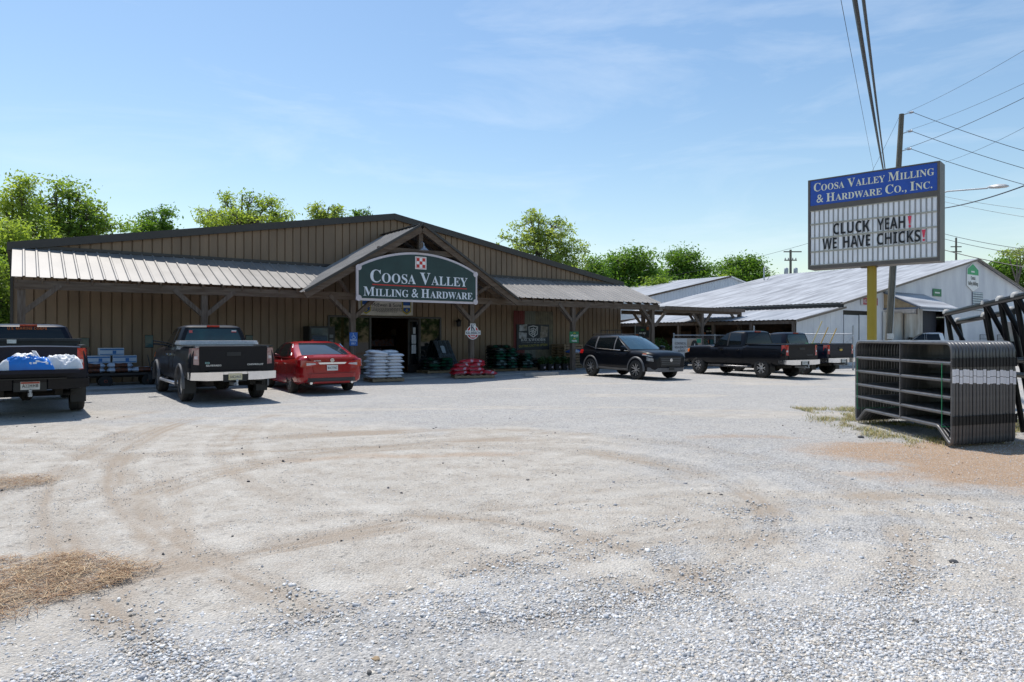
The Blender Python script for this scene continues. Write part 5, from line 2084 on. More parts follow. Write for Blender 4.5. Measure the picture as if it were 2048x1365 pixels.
mb.build('badge', mat('gold_badge', (0.55, 0.40, 0.10), .3, metal=.6), t6['root'])
for i, (x, dx, dz, L_, lb) in enumerate(((-1.5, .9, 2.0, 1.35, 'longest yellow tool handle leaning in the pickup bed, leftmost of three'), (-1.75, .9, 1.7, 1.05, 'thick orange yellow tool handle in the pickup bed, middle of three'), (-2.0, .9, 1.75, 1.0, 'short yellow tool handle in the pickup bed, rightmost of three'))):
    p = local(t6['root'], (x, .1 - .28 * i, .95))
    hd = thing('rake', lb, 'garden tool', tuple(p), 0, 'tool handles in the pickup bed')
    mb = MB()
    d = Vector((.42, -.05, 1)).normalized()
    mb.tube([(0, 0, 0), d * (L_ + .15)], .022, 8)
    mb.build('handle', mat('yellow_handle', (0.58, 0.36, 0.06), .5) if i else mat('pale_handle', (0.60, 0.50, 0.22), .5), hd)
    mb = MB()
    mb.box(-.16, .16, -.02, .02, 0, .04)
    mb.build('rake_head', M_black, hd)
gc = thing('garden_cart', "bright green cart upside down in the pickup bed beside the tool handles", 'cart', tuple(local(t6['root'], (-1.75, .05, .97))), h6)
gc.scale = (.62, .62, .72)
mb = MB()
mb.hexa([(-.35, -.32, .12), (.35, -.32, .12), (.35, .32, .12), (-.35, .32, .12), (-.45, -.42, .42), (.45, -.42, .42), (.45, .42, .42), (-.45, .42, .42)])
mb.build('tray', mat('cart_green', (0.02, 0.26, 0.08), .45), gc)
mb = MB()
for s in (-1, 1):
    mb.tube([(-.42, s * .3, .44), (.3, s * .34, .56), (.62, s * .34, .50)], .02, 6)
mb.build('frame', mat('cart_green', (0.03, 0.42, 0.12)), gc)

# white pickup far behind the panels
c7 = A(1862, 700, 40.0)
t7 = pickup('pickup_truck', "white crew cab pickup in front of the grey barn, seen above the panels", (c7.x - .3, 40.0, 0), R(152),
            dict(paint=M_pwhite, plate=('4C 7712', M_plate), cab_top=1.86, rail=1.33, bp=.06, handle=M_chrome))

# ------------------------------------------------------------------ goods under the porch
def pallet(name, label, loc, rotz, w=1.15, d=1.0, group=None, h=.125):
    t = thing(name, label, 'pallet', loc, rotz, group)
    mb = MB()
    n = 7
    for i in range(n):
        x = -w / 2 + i * (w - .1) / (n - 1)
        mb.box(x, x + .1, -d / 2, d / 2, h - .02, h)
    for i in range(3):
        x = -w / 2 + i * (w - .1) / 2
        mb.box(x, x + .1, -d / 2, d / 2, 0, .018)
    mb.build('deck_board', M_pallet, t)
    for i in range(3):
        y = -d / 2 + i * (d - .04) / 2
        mb = MB()
        mb.box(-w / 2, w / 2, y, y + .04, .019, h - .021)
        mb.build('bearer', M_pallet, t)
    return t


def turn(o):
    return R(o)


# white bags
wa = R(31)
wc0 = Vector((-4.62, 24.6, 0))
pallet('pallet', 'wooden pallet under the tall stack of white bags beside the red sedan', tuple(wc0), wa, 1.18, 1.0)
protos = []
for k in range(3):
    mb = MB()
    sack(mb, .60, .50, .125, 20 + k, lump=.13)
    protos.append(mb)
wmesh = [None] * 3
rd = random.Random(11)
for L_ in range(9):
    for (ix, iy) in ((0, 0), (1, 0), (0, 1), (1, 1)):
        top = L_ == 8
        if top and (ix, iy) == (1, 0):
            continue
        z = .125 + L_ * .108
        sh = .05 if L_ % 2 else -.03
        x = (ix - .5) * .57 + sh * (1 if iy == 0 else -1) + rd.uniform(-.012, .012)
        y = (iy - .5) * .48 + rd.uniform(-.012, .012)
        q = Matrix.Rotation(wa, 3, 'Z') @ Vector((x, y, z)) + wc0
        lev = ['bottom', 'second lowest', 'third lowest', 'fourth lowest', 'middle', 'fourth highest', 'third highest', 'second highest', 'topmost'][L_]
        lab = "white feed bag, %s layer of the tall white stack, %s %s" % (lev, 'front' if iy == 0 else 'back', 'left' if ix == 0 else 'right')
        k = rd.randrange(3)
        rot = wa + rd.uniform(-.05, .05) + (PI if rd.random() < .5 else 0)
        if wmesh[k] is None:
            o = protos[k].build('feed_bag', M_bwhite, None, smooth=75, loc=tuple(q), rotz=rot)
            wmesh[k] = o
        else:
            o = wmesh[k].copy()
            COL.objects.link(o)
            o.location = q
            o.rotation_euler = (0, 0, rot)
        if top and ix == 0 and iy == 0:
            o.rotation_euler = (R(2), R(7), wa - .1)
            o.scale = (1.25, 1, 1)
        tag(o, lab, 'bag', 'white bags stacked on the pallet')

# red bags
rc0 = F(15.15, 1.55, 0.0)
rc0 = Vector((-1.55, 26.75, 0))
ra = R(14)
pallet('pallet', 'low wooden pallet under the red bags by the porch post', tuple(rc0), ra, 1.55, 1.0)


def prt(seed):
    g = random.Random(seed)
    a, b, c = g.uniform(-.8, -.2), g.uniform(.0, .5), g.uniform(-.6, .2)
    return lambda u, v, t: t and (a < u < a + .55 and c < v < c + .45 or b < u < b + .3 and abs(v) > .55) or ((not t) and v < -.6 and abs(u) < .55)


spots = [(-.50, -.25, 0), (.08, -.28, 0), (.58, -.22, 0), (-.50, .27, 0), (.10, .27, 0), (-.52, -.22, 1), (.06, -.25, 1), (-.45, .25, 1), (.10, .25, 1),
         (-.40, -.10, 2), (.12, -.15, 2), (-.10, .2, 2), (-.18, -.05, 3), (.16, .10, 3)]
rn = ['bottom front left', 'bottom front centre', 'bottom front right', 'bottom back left', 'bottom back right', 'second layer front left', 'second layer front right', 'second layer back left', 'second layer back right',
      'third layer left', 'third layer right', 'third layer back', 'topmost with a white label', 'topmost at the back']
for i, (x, y, l) in enumerate(spots):
    mb = MB()
    sack(mb, .72, .50, .165, 40 + i, prt(i), lump=.2)
    q = Matrix.Rotation(ra, 3, 'Z') @ Vector((x, y, .125 + l * .145)) + rc0
    o = mb.build('feed_bag', [M_bred, M_bprint], None, smooth=75, loc=tuple(q), rotz=ra + rd.uniform(-.35, .35))
    o.rotation_euler[1] = R(rd.uniform(-6, 6))
    tag(o, "red feed bag in the low red pile, " + rn[i], 'bag', 'red bags piled by the porch post')

# dark bags with green bands
gproto = []
for k in range(3):
    mb = MB()
    if k == 0:
        bf = lambda u, v, t: abs(v) > .62 and abs(u) < .8
    elif k == 1:
        bf = lambda u, v, t: v < -.45 and abs(u) > .25
    else:
        bf = lambda u, v, t: (not t and v < -.5) or (t and abs(u) < .3)
    sack(mb, .60, .46, .15, 60 + k, bf, lump=.22)
    gproto.append(mb)
gm = {}
cnt = 0


def dark_stack(s, n, z0, layers, nx, ny, where, sx=.60, sy=.48, band=M_bgreen):
    for l in range(layers):
        for ix in range(nx):
            for iy in range(ny):
                if l == layers - 1 and nx > 1 and rd.random() < .25 and iy == 0:
                    continue
                k = rd.randrange(3)
                p = F(s + ix * sx + rd.uniform(-.02, .02) + sx / 2, n - iy * sy + rd.uniform(-.02, .02), z0 + l * .128)
                rot = FA + rd.uniform(-.06, .06) + (0 if l % 2 else PI * 0)
                m2 = band if rd.random() < .75 else M_bpale
                key = (k, m2.name)
                if key not in gm:
                    gm[key] = gproto[k].build('soil_bag', [M_bblack, m2], None, smooth=75)
                    o = gm[key]
                else:
                    o = gm[key].copy()
                    COL.objects.link(o)
                o.location = p
                o.rotation_euler = (0, R(rd.uniform(-2, 2)), rot)
                lev = 'layer %d from the bottom' % (l + 1)
                lev = [NTH[l] + ' layer up', 'top layer'][l == layers - 1]
                pos = 'front' if iy == 0 else 'back'
                col_ = NTH[ix] + ' column' if nx > 1 else 'only column'
                tag(o, "dark green bag %s, %s %s, %s" % (where, pos, col_, lev), 'bag', 'dark bags stacked under the porch')


for s, n, w, lb in ((13.95, -1.75, 1.25, 'under the dark bags below the right shop window'), (17.0, -1.35, 1.3, 'under the tall dark stack right of the feed sign post'),
                    (18.45, -1.35, 1.0, 'under the knee high dark stack beside the tall one'), (19.55, -1.3, 1.5, 'under the lowest dark bags below the Backwoods banner')):
    pallet('pallet', 'pallet ' + lb, tuple(F(s + w / 2, n - .25, .055)), FA, w, 1.0)
dark_stack(13.95, -1.6, .18, 4, 2, 2, 'below the right shop window')
dark_stack(17.0, -1.1, .18, 8, 2, 2, 'in the tallest stack')
dark_stack(18.4, -1.1, .18, 5, 1, 2, 'in the stack beside the tallest', sx=.75)
dark_stack(19.4, -1.1, .18, 3, 2, 2, 'below the Backwoods banner', sx=.70, band=M_bpale)
mb = MB()
sack(mb, .9, .5, .18, 91, lambda u, v, t: abs(u) < .3, lump=.25)
o = mb.build('feed_bag', [M_blueb, M_bblue], None, smooth=75, loc=tuple(F(21.9, -1.35, .80)), rotz=FA)
tag(o, "bright blue bag lying on the dark tubs left of the green sign post", 'bag')
# leaning bundle of wrapped posts
for i in range(4):
    s = 15.02 + i * .20
    mb = MB()
    a, b = F(s - .0, -1.75, .07), F(s - .10, -2.62, 1.42)
    t = thing('post_bundle', 'dark %s wrapped bundle of steel posts leaning on the wall beside the shop window' % ['leftmost', 'white labelled', 'pale streaked', 'rightmost'][i], 'post bundle', tuple(a), 0, 'steel post bundles leaning on the wall')
    rel = b - a
    for (dx, dy) in ((-.04, 0), (.04, 0), (0, .05)):
        mb.tube([(dx, dy, 0), (rel.x + dx, rel.y + dy, rel.z)], .05, 8)
    mb.build('posts', mat('wrapped_dark_post', (0.035, 0.042, 0.05), 0.3, col2=(0.10, 0.125, 0.15), scale=6), t, smooth=50)
    if i == 1:
        mb = MB()
        mb.M = Matrix.Translation(rel * .72 + Vector((0.04, -.075, 0))) @ Matrix.Rotation(FA, 4, 'Z') @ Matrix.Rotation(R(-33), 4, 'X')
        mb.box(-.09, .09, -.02, 0, -.18, .18)
        mb.build('label', mat('blueish_label', (0.35, 0.42, 0.5), .5), t)
# pots
M_pot = mat('black_pot', (0.012, 0.012, 0.013), 0.6)
M_shrub = mat('dark_shrub_leaf', (0.025, 0.055, 0.018), 0.5, col2=(0.06, 0.11, 0.03), scale=5, transl=.25)


def leaf_cloud(n, center, radii, size, seed, shell=0.0):
    rg = np.random.default_rng(seed)
    d = rg.normal(size=(n, 3))
    d /= np.linalg.norm(d, axis=1)[:, None]
    r = rg.random(n) ** (1 / 3)
    r = shell + (1 - shell) * r
    c = np.array(center) + d * r[:, None] * np.array(radii)
    return c


def leaf_quads(c, size, seed, up=0.35):
    rg = np.random.default_rng(seed)
    n = len(c)
    nr = rg.normal(size=(n, 3))
    nr[:, 2] = np.abs(nr[:, 2]) + up
    nr /= np.linalg.norm(nr, axis=1)[:, None]
    t = rg.normal(size=(n, 3))
    t -= nr * (t * nr).sum(1)[:, None]
    t /= np.linalg.norm(t, axis=1)[:, None]
    b = np.cross(nr, t)
    s = size * (0.6 + 0.8 * rg.random(n))[:, None]
    v = np.stack([c - t * s, c - b * s * .42, c + t * s * 1.0, c + b * s * .42], 1)
    return v.reshape(-1, 3)


def leaf_obj(name, verts, m, parent=None):
    o = np_mesh(name, verts, np.arange(len(verts)), 4, m)
    if parent:
        o.parent = parent
    return o


pt0 = None
for i in range(5):
    p = F(19.30 + i * .43, -.55, .055)
    lab = "potted shrub with a white label in the row by the wheel stop, %s" % ['leftmost', 'second from left', 'middle', 'second from right', 'rightmost'][i]
    if pt0 is None:
        pt0 = thing('potted_plant', lab, 'potted plant', tuple(p), FA, 'potted shrubs by the wheel stop')
        mb = MB()
        mb.lathe([(.12, 0), (.16, .27), (.175, .27), (.175, .30), (.15, .30), (.14, .26), (.001, .26)], 18)
        mb.build('pot', M_pot, pt0, smooth=40)
        mb = MB()
        mb.box(-.05, .05, -.168, -.160, .12, .20)
        mb.build('label', mat('pot_label', (0.42, 0.33, 0.34), .5), pt0)
        leaf_obj('foliage', leaf_quads(leaf_cloud(420, (0, 0, .45), (.22, .22, .2), .03, 5), .045, 6), M_shrub, pt0)
    else:
        copy_thing(pt0, tuple(p), FA + i * .1, lab)
# stacks of pallets against the wall
for st_i, (s, nl) in enumerate(((21.55, 9), (23.25, 8))):
    for l in range(nl):
        pallet('pallet', "pallet stacked on the wall %s, %s from the bottom" % (['left of the green sign post', 'behind the black suv'][st_i], NTH[l]),
               tuple(F(s + .6 + rd.uniform(-.03, .03), -2.2 + rd.uniform(-.03, .03), .055 + l * .132)), FA + rd.uniform(-.02, .02), 1.2, 1.0, 'pallets stacked along the wall')
# wheel stop
mb = MB()
mb.hexa([(-.92, -.08, 0), (.92, -.08, 0), (.92, .08, 0), (-.92, .08, 0), (-.88, -.05, .12), (.88, -.05, .12), (.88, .05, .12), (-.88, .05, .12)])
o = mb.build('wheel_stop', M_conc, None, loc=tuple(G(1083, 751.5)), rotz=FA + R(2))
tag(o, "long concrete wheel stop on the ground in front of the potted shrubs", 'wheel stop')

# flat cart with blue bags at the left
ct = thing('flat_cart', "low black flat cart under the canopy carrying blue and white bags", 'cart', tuple(F(2.75, -1.55, .0)), FA)
mb = MB()
mb.box(-1.2, 1.2, -.5, .5, .38, .45)
mb.build('deck', mat('dark_deck', (0.025, 0.024, 0.024), .6), ct)
mb = MB()
mb.box(-1.15, 1.15, -.04, .04, .30, .379)
mb.beam((1.2, 0, .36), (1.75, 0, .30), .06, .06)
mb.build('chassis', M_black, ct)
for x in (-.45, .75):
    for y in (-.42, .42):
        mb = MB()
        Mw = Matrix.Translation((x, y, .20)) @ Matrix.Rotation(R(90), 4, 'X')
        mb.lathe([(.10, -.06), (.19, -.06), (.20, 0), (.19, .06), (.10, .06)], 18, 0, M=Mw)
        mb.lathe([(.10, -.05), (.03, -.065), (.03, .065), (.10, .05)], 14, 1, M=Mw)
        mb.build('wheel', [M_rubber, mat('rusty_hub', (0.16, 0.035, 0.02), .7)], ct, smooth=40)
bl = [(-.82, -.2, 0, 'bottom left'), (-.80, -.18, 1, 'upper left'), (-.05, -.2, 0, 'bottom middle'), (-.03, -.16, 1, 'upper middle'), (.62, -.2, 0, 'single right'), (-.80, .28, 0, 'back left bottom'), (-.8, .28, 1, 'back left upper'), (0, .28, 0, 'back middle bottom'), (0, .28, 1, 'back middle upper')]
for i, (x, y, l, nm) in enumerate(bl):
    mb = MB()
    sack(mb, .74, .50, .17, 120 + i, lambda u, v, t: (-.4 < u < .6 and v < -.55) if t else (-.45 < u < .55 and v < -.5), lump=.2)
    q = F(2.75 + x, -1.55 - y, .455 + .15 * l)
    o = mb.build('feed_bag', [M_bblue, M_borange], None, smooth=75, loc=tuple(q), rotz=FA + rd.uniform(-.1, .1))
    tag(o, "blue white bag with orange print on the flat cart, " + nm, 'bag', 'bags on the flat cart')
M_box = mat('pale_blue_carton', (0.48, 0.54, 0.60), .5, col2=(0.36, 0.45, 0.56), scale=3)
for i, (x, y, z, nm) in enumerate(((-.62, .2, .76, 'lower left'), (.12, .2, .76, 'lower right'), (-.25, .2, 1.005, 'topmost'))):
    b = thing('bucket_pack' if False else 'carton', "pale blue and white carton on the flat cart load, " + nm, 'carton', tuple(F(2.75 + x, -1.55 - y, z)), FA + .04 * (i - 1), 'cartons on the flat cart')
    mb = MB()
    mb.box(-.34, .34, -.22, .22, 0, .235)
    mb.build('box', M_box, b)
    mb = MB()
    mb.box(-.33, .33, -.2235, -.221, .165, .205)
    mb.box(.02, .12, -.2235, -.221, .05, .15)
    mb.box(-.33, .33, -.2235, -.221, .02, .045)
    mb.build('print', mat('carton_print', (0.02, 0.12, 0.32), .5), b)
ht = thing('hand_truck', "blue hand truck standing by the wall left of the dusty black pickup", 'hand truck', tuple(F(4.25, -1.1, .055)), FA)
mb = MB()
for x in (-.18, .18):
    mb.tube([(x, .05, .1), (x, .12, 1.15), (x * .8, .25, 1.3)], .016, 6)
for z in (.3, .6, .9):
    mb.tube([(-.18, .06 + z * .06, z), (.18, .06 + z * .06, z)], .012, 6)
mb.build('frame', mat('blue_frame', (0.02, 0.09, 0.32), .45), ht)
mb = MB()
mb.box(-.22, .22, -.2, .04, .03, .05)
mb.build('toe_plate', mat('blue_frame', (0.02, 0.09, 0.32)), ht)
for x in (-.24, .24):
    mb = MB()
    mb.lathe([(.05, -.04), (.12, -.04), (.13, 0), (.12, .04), (.05, .04)], 14, M=Matrix.Translation((x, .1, .13)) @ Matrix.Rotation(R(90), 4, 'Y'))
    mb.build('wheel', M_rubber, ht, smooth=40)
tm = thing('tiller', "small tiller with black and white engine standing between flat cart and blue hand truck", 'tiller', tuple(F(3.72, -1.0, .055)), FA)
mb = MB()
mb.lathe([(.10, 0), (.17, .03), (.17, .16), (.12, .22), (.05, .24)], 14, M=Matrix.Translation((0, 0, .55)))
mb.box(-.14, .14, -.12, .12, .38, .55)
mb.build('engine', M_black, tm, smooth=30)
mb = MB()
mb.box(-.06, .05, -.175, -.165, .60, .72)
mb.build('cover_label', M_bblue, tm)
mb = MB()
for x in (-.15, .15):
    mb.tube([(x, .1, .4), (x * 1.4, .4, .95)], .014, 6)
mb.tube([(0, 0, .4), (0, -.1, .16)], .05, 8)
mb.build('handlebar', M_black, tm)
for x in (-.2, .2):
    mb = MB()
    mb.lathe([(.06, -.05), (.17, -.05), (.18, 0), (.17, .05), (.06, .05)], 14, M=Matrix.Translation((x, 0, .18)) @ Matrix.Rotation(R(90), 4, 'Y'))
    mb.build('wheel', M_rubber, tm, smooth=40)

# ------------------------------------------------------------------ covered walkway right of the store, fence and plants
ww = thing('covered_walkway', "low timber covered walkway with braced posts right of the store porch", 'walkway', tuple(F(0, 0, 0)), FA)
mb = MB()
mb.box(26.75, 33.3, -.06, 3.2, 3.10, 3.15)
mb.build('roof', M_steel, ww)
mb = MB()
mb.box(26.75, 33.35, -.10, -.065, 2.98, 3.17)
mb.box(33.301, 33.35, -.06, 3.2, 2.98, 3.17)
mb.build('fascia', M_wood, ww)
mb = MB()
mb.box(26.75, 33.2, .02, .09, 2.84, 3.04)
mb.box(26.75, 33.2, 3.0, 3.07, 2.84, 3.04)
mb.build('beam', M_woodx, ww)
for i, (s, y) in enumerate(((29.8, .1), (33.1, .1), (25.4, 3.0), (28.4, 3.0), (33.1, 3.0))):
    mb = MB()
    mb.box(s - .09, s + .09, y - .09, y + .09, 0, 2.84)
    mb.build('post', M_wood, ww)
    for sg_ in (-1, 1):
        if s > 33 and sg_ > 0:
            continue
        mb = MB()
        mb.beam((s + sg_ * .05, y - .02, 2.15), (s + sg_ * .85, y - .02, 2.95), .06, .15)
        mb.build('brace', M_wood, ww)
mb = MB()
mb.beam((26.2, .12, 2.15), (27.0, .05, 2.95), .06, .15)
mb.build('brace', M_wood, ww)

M_link = mat('chain_link', (0.30, 0.31, 0.32), .5, metal=.6)


def link_fence(name, label, a, b, h, post_h, gates=(), mesh_step=.22):
    a, b = Vector(a), Vector(b)
    t = thing(name, label, 'fence', tuple(a), math.atan2(b.y - a.y, b.x - a.x))
    L_ = (b - a).length
    mb = MB()
    mb.tube([(0, 0, h), (L_, 0, h)], .024, 8)
    mb.build('top_rail', M_steel, t, smooth=50)
    xs = [0, L_] if L_ < 4 else [0, L_ / 2, L_]
    for i, x in enumerate(xs):
        mb = MB()
        ph = post_h if x in (0, L_) else h + .02
        mb.tube([(x, 0, 0), (x, 0, ph)], .042 if ph > h + .1 else .03, 10)
        mb.lathe([(.046, ph), (.04, ph + .03), (.001, ph + .045)], 10, M=Matrix.Translation((x, 0, 0)))
        mb.build('post', M_steel, t, smooth=50)
    mb = MB()
    k = -h
    while k < L_:
        for sgn in (1, -1):
            x0, x1 = k, k + h - .1
            z0, z1 = (.06, h - .04) if sgn > 0 else (h - .04, .06)
            if x0 < 0:
                f = -x0 / (x1 - x0)
                z0 += (z1 - z0) * f
                x0 = 0
            if x1 > L_:
                f = (L_ - x0) / (x1 - x0)
                z1 = z0 + (z1 - z0) * f
                x1 = L_
            if x1 - x0 > .05:
                mb.tube([(x0, .02, z0), (x1, .02, z1)], .0035, 3, caps=False)
        k += mesh_step * .55
    o = mb.build('mesh', M_link, t)
    return t


link_fence('chain_link_fence', "chain link fence in front of the walkway carrying the dog food poster", F(26.9, .5, 0), F(33.4, .5, 0), 1.68, 1.75)
fp = A(1508, 700, 35.5)
fq = A(1706, 700, 32.6)
gt = link_fence('chain_link_fence', "chain link fence with tall round posts behind the two black pickups", Vector((fp.x, fp.y, 0)), Vector((fq.x, fq.y, 0)), 1.74, 2.12)
mb = MB()
L_ = (fq - fp).length
mb.tube([(L_ - .04, 0, 1.55), (L_ - .75, 0, .95)], .02, 6)
mb.build('brace', M_steel, gt)
mb = MB()
mb.tube([(L_, -.05, 1.68), (L_ + .04, -.08, 1.62), (L_, -.05, 1.56)], .03, 6)
mb.build('hinge', M_steel, gt)

M_hedge = mat('shop_plant_leaf', (0.03, 0.075, 0.018), .5, col2=(0.075, 0.16, 0.03), scale=3, transl=.3)
for i in range(7):
    p = F(26.7 + i * 1.0, -.9 - .25 * (i % 2), 0)
    h = 1.35 + .18 * math.sin(i * 2.1)
    t = thing('shrub', "leafy green shrub for sale behind the chain link fence, %s from the left" % NTH[i], 'shrub', tuple(p), i, 'shrubs for sale behind the fence')
    leaf_obj('foliage', leaf_quads(leaf_cloud(1100, (0, 0, h * .62), (.60, .5, h * .42), .05, 200 + i), .065, 300 + i), M_hedge, t)
    mb = MB()
    mb.tube([(0, 0, .2), (.03, 0, h * .6)], .02, 6)
    mb.build('stem', M_wood, t)
    mb = MB()
    mb.lathe([(.16, 0), (.2, .3), (.18, .3), (.001, .28)], 14)
    mb.build('pot', M_pot, t)

ps = thing('dog_food_poster', "white and brown dog food poster with a black and white dog on the fence", 'poster', tuple(F(26.72, .56, 0)), FA)
mb = MB()
mb.box(0, 2.25, -.025, 0, .55, 1.52)
mb.build('board', mat('poster_grey', (0.44, 0.46, 0.48), .5), ps)
mb = MB()
mb.box(1.10, 2.24, -.029, -.026, .56, 1.51)
mb.build('picture', mat('poster_brown', (0.28, 0.17, 0.08), .5, col2=(0.36, 0.33, 0.30), scale=1.7), ps)
mb = MB()
mb.prism([(1.35, .60), (1.98, .60), (2.02, .85), (1.93, 1.20), (1.88, 1.33), (1.76, 1.42), (1.58, 1.42), (1.46, 1.33), (1.36, 1.12), (1.32, .85)], -.033, -.030, 0)
mb.prism([(1.55, .62), (1.80, .62), (1.79, .85), (1.72, 1.02), (1.69, 1.25), (1.66, 1.25), (1.63, 1.02), (1.56, .85)], -.037, -.034, 1)
mb.build('dog_picture', [M_blackp, M_white], ps)
mb = MB()
mb.box(1.84, 2.18, -.033, -.030, 1.28, 1.49)
mb.build('green_patch', mat('poster_green', (0.02, 0.22, 0.13)), ps)
mb = MB()
for k, s in enumerate(("ECONOMICAL,", "HIGH-QUALITY", "NUTRITION")):
    mb.text(s, 'bold', .16 if k < 2 else .42, 1.20 - k * .19, .125, [.88, .88, .58][k], -.028, align='L')
mb.build('lettering', mat('poster_ink', (0.05, 0.05, 0.055)), ps)
for i, (u, v, d) in enumerate(((1271, 676, 37.5), (1406, 672, 39.5))):
    p = A(u, v, d)
    b = thing('garden_banner', ["dark garden banner with red flowers behind the black suv's roof", "dark garden banner with green lettering behind the crew cab truck's roof"][i], 'banner', (p.x, p.y, 0), FA)
    mb = MB()
    z0 = p.z
    mb.box(0, 1.05, -.02, 0, z0, z0 + .62)
    mb.build('cloth', mat('banner_slate', (0.018, 0.022, 0.024), .5), b)
    mb = MB()
    mb.box(.02, .2, -.026, -.0205, z0 + .02, z0 + .2)
    mb.box(.85, 1.03, -.026, -.0205, z0 + .42, z0 + .6)
    mb.build('flower_print', mat('flower_print', (0.35, 0.03, 0.015), .5, col2=(0.45, 0.16, 0.02), scale=18), b)
    mb = MB()
    for k in range(5):
        mb.box(.40 + .05 * k, .435 + .05 * k, -.025, -.0203, z0 + .40, z0 + .47)
    mb.build('green_lettering', mat('green_print', (0.05, 0.30, 0.03), .5), b)
    mb = MB()
    for k in range(9):
        if k != 4:
            mb.box(.26 + .06 * k, .30 + .06 * k, -.025, -.0203, z0 + .22, z0 + .30)
    mb.build('pale_lettering', M_white, b)
    mb = MB()
    for x in (-.03, 1.08):
        mb.tube([(x, 0, 0), (x, 0, z0 + .7)], .02, 6)
    mb.build('stake', M_steel, b)

# ------------------------------------------------------------------ grey barn
BA = R(36.5)
BO = Vector((17.8, 37.0, 0))
DG = Vector((math.cos(BA), math.sin(BA), 0))
BW, BHE, BHR, BD = 18.2, 3.42, 7.0, 15.0
M_gwall = mat('grey_white_sheet', (0.55, 0.56, 0.60), .6, col2=(0.70, 0.71, 0.73), scale=.8, stretch=(1, 1, .35), bump=.06, bscale=8)
M_groof = mat('bare_galvanised_roof', (0.29, 0.285, 0.285), .5, metal=.15, col2=(0.54, 0.55, 0.565), scale=1.1, stretch=(.2, 2.2, 1), rvar=.1)
M_groof2 = mat('bare_galvanised_roof_b', (0.28, 0.29, 0.305), .5, metal=.15, col2=(0.50, 0.51, 0.53), scale=.7, stretch=(.3, 2.5, 1), rvar=.1)
barn = thing('barn', "large grey metal barn with a broad pale roof behind the roadside sign", 'barn', tuple(BO), BA)
bz = lambda x: BHE + (BHR - BHE) * (1 - abs(x - BW) / BW)


def b_at(u, v):                        # on the gable wall
    r = (u - 1024) / FPX
    x = (r * BO.y - BO.x) / (DG.x - DG.y * r)
    d = BO.y + x * DG.y
    return x, CZ - (v - HZ) / FPX * d


mb = MB()
xd0, xd1 = b_at(1686, 0)[0], b_at(1748, 0)[0]
xe0, xe1 = b_at(1842, 0)[0], b_at(1889, 0)[0]
BP = lambda x, h, z: (x, -h, z)
zero = lambda u: 0.0
for a, b, z0 in ((0, xd0, 0), (xd0, xd1, 3.05), (xd1, xe0, 0), (xe0, xe1, 3.25), (xe1, 2 * BW, 0)):
    mb.corr(BP, b, .19, .012, .06, (lambda u, z0=z0: z0), bz, u0=a)
mb.add([(0, 0, 0), (0, BD, 0), (0, BD, BHE), (0, 0, BHE)], [(0, 1, 2, 3)])
mb.add([(2 * BW, 0, 0), (2 * BW, BD, 0), (2 * BW, BD, BHE), (2 * BW, 0, BHE)], [(3, 2, 1, 0)])
mb.add([(0, BD, 0), (2 * BW, BD, 0), (2 * BW, BD, BHE), (BW, BD, BHR), (0, BD, BHE)], [(4, 3, 2, 1, 0)])
mb.build('wall', M_gwall, barn)
mb = MB()
for sgn in (-1, 1):
    n = math.hypot(BW, BHR - BHE)
    RP = lambda y, h, v, s=sgn: (BW + s * (BW + .15) * v, y, BHR + .06 - (BHR - BHE) * (1 + .15 / BW) * v + h)
    us = []
    y = -.25
    vs, fs = [], []
    while y < BD + .2:
        for dy, h in ((0, 0), (.10, .028), (.20, 0)):
            us.append((y + dy, h))
        y += .27
    for (y, h) in us:
        for v in (0, .5, 1.0):
            vs.append(RP(y, h, v + 0 * h))
    for i in range(len(us) - 1):
        for j in range(2):
            q = (3 * i + j, 3 * i + j + 1, 3 * i + j + 4, 3 * i + j + 3)
            fs.append(q if sgn > 0 else q[::-1])
    mb.add(vs, fs)
mb.build('roof', M_groof, barn)
mb = MB()
for sgn in (-1, 1):
    mb.beam((BW, -.27, BHR + .0), (BW + sgn * (BW + .15), -.27, BHE - .03), .05, .12)
mb.build('rake_trim', mat('grey_rake_trim', (0.18, 0.15, 0.12), .7), barn)
# strip coloured dark for the shaded eave gap above the lean-to
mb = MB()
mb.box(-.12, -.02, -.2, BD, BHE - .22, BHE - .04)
mb.build('eave_shade_strip', mat('eave_shade_dark', (0.03, 0.028, 0.026), .8), barn)
# lean-to
mb = MB()
ny = int(12.8 / .09)
vs, fs = [], []
for i in range(ny + 1):
    y = -.15 + 12.8 * i / ny
    h = .028 * (i % 3 == 0)
    vs += [(-4.45, y, 2.46 + h), (-.05, y, 3.20 + h)]
for i in range(ny):
    fs.append((2 * i, 2 * i + 1, 2 * i + 3, 2 * i + 2))
mb.add(vs, fs)
mb.build('lean_to_roof', M_groof2, barn)
mb = MB()
mb.corr(BP, 0, .55, .015, .04, zero, lambda u: 2.46 + .74 * (u + 4.3) / 4.3, u0=-4.3)
mb.build('lean_to_wall', mat('white_sheet_wall', (0.58, 0.59, 0.62), .6, col2=(0.70, 0.71, 0.73), scale=.8), barn)
mb = MB()
mb.beam((-4.45, -.17, 2.40), (0.3, -.17, 3.20), .04, .10)
mb.build('lean_to_rake', mat('grey_rake_trim', (0.18, 0.15, 0.12)), barn)
mb = MB()
y = .05
while y < 12.5:
    mb.box(-4.38, -4.22, y, y + .15, 0, 2.42)
    y += 2.45
mb.box(-4.36, -4.24, 0, 12.5, 2.26, 2.42)
mb.build('lean_to_post', M_wood, barn)
mb = MB()
mb.add([(-.3, .1, 0), (-.3, 12.4, 0), (-.3, 12.4, 3.1), (-.3, .1, 3.1)], [(0, 1, 2, 3)])
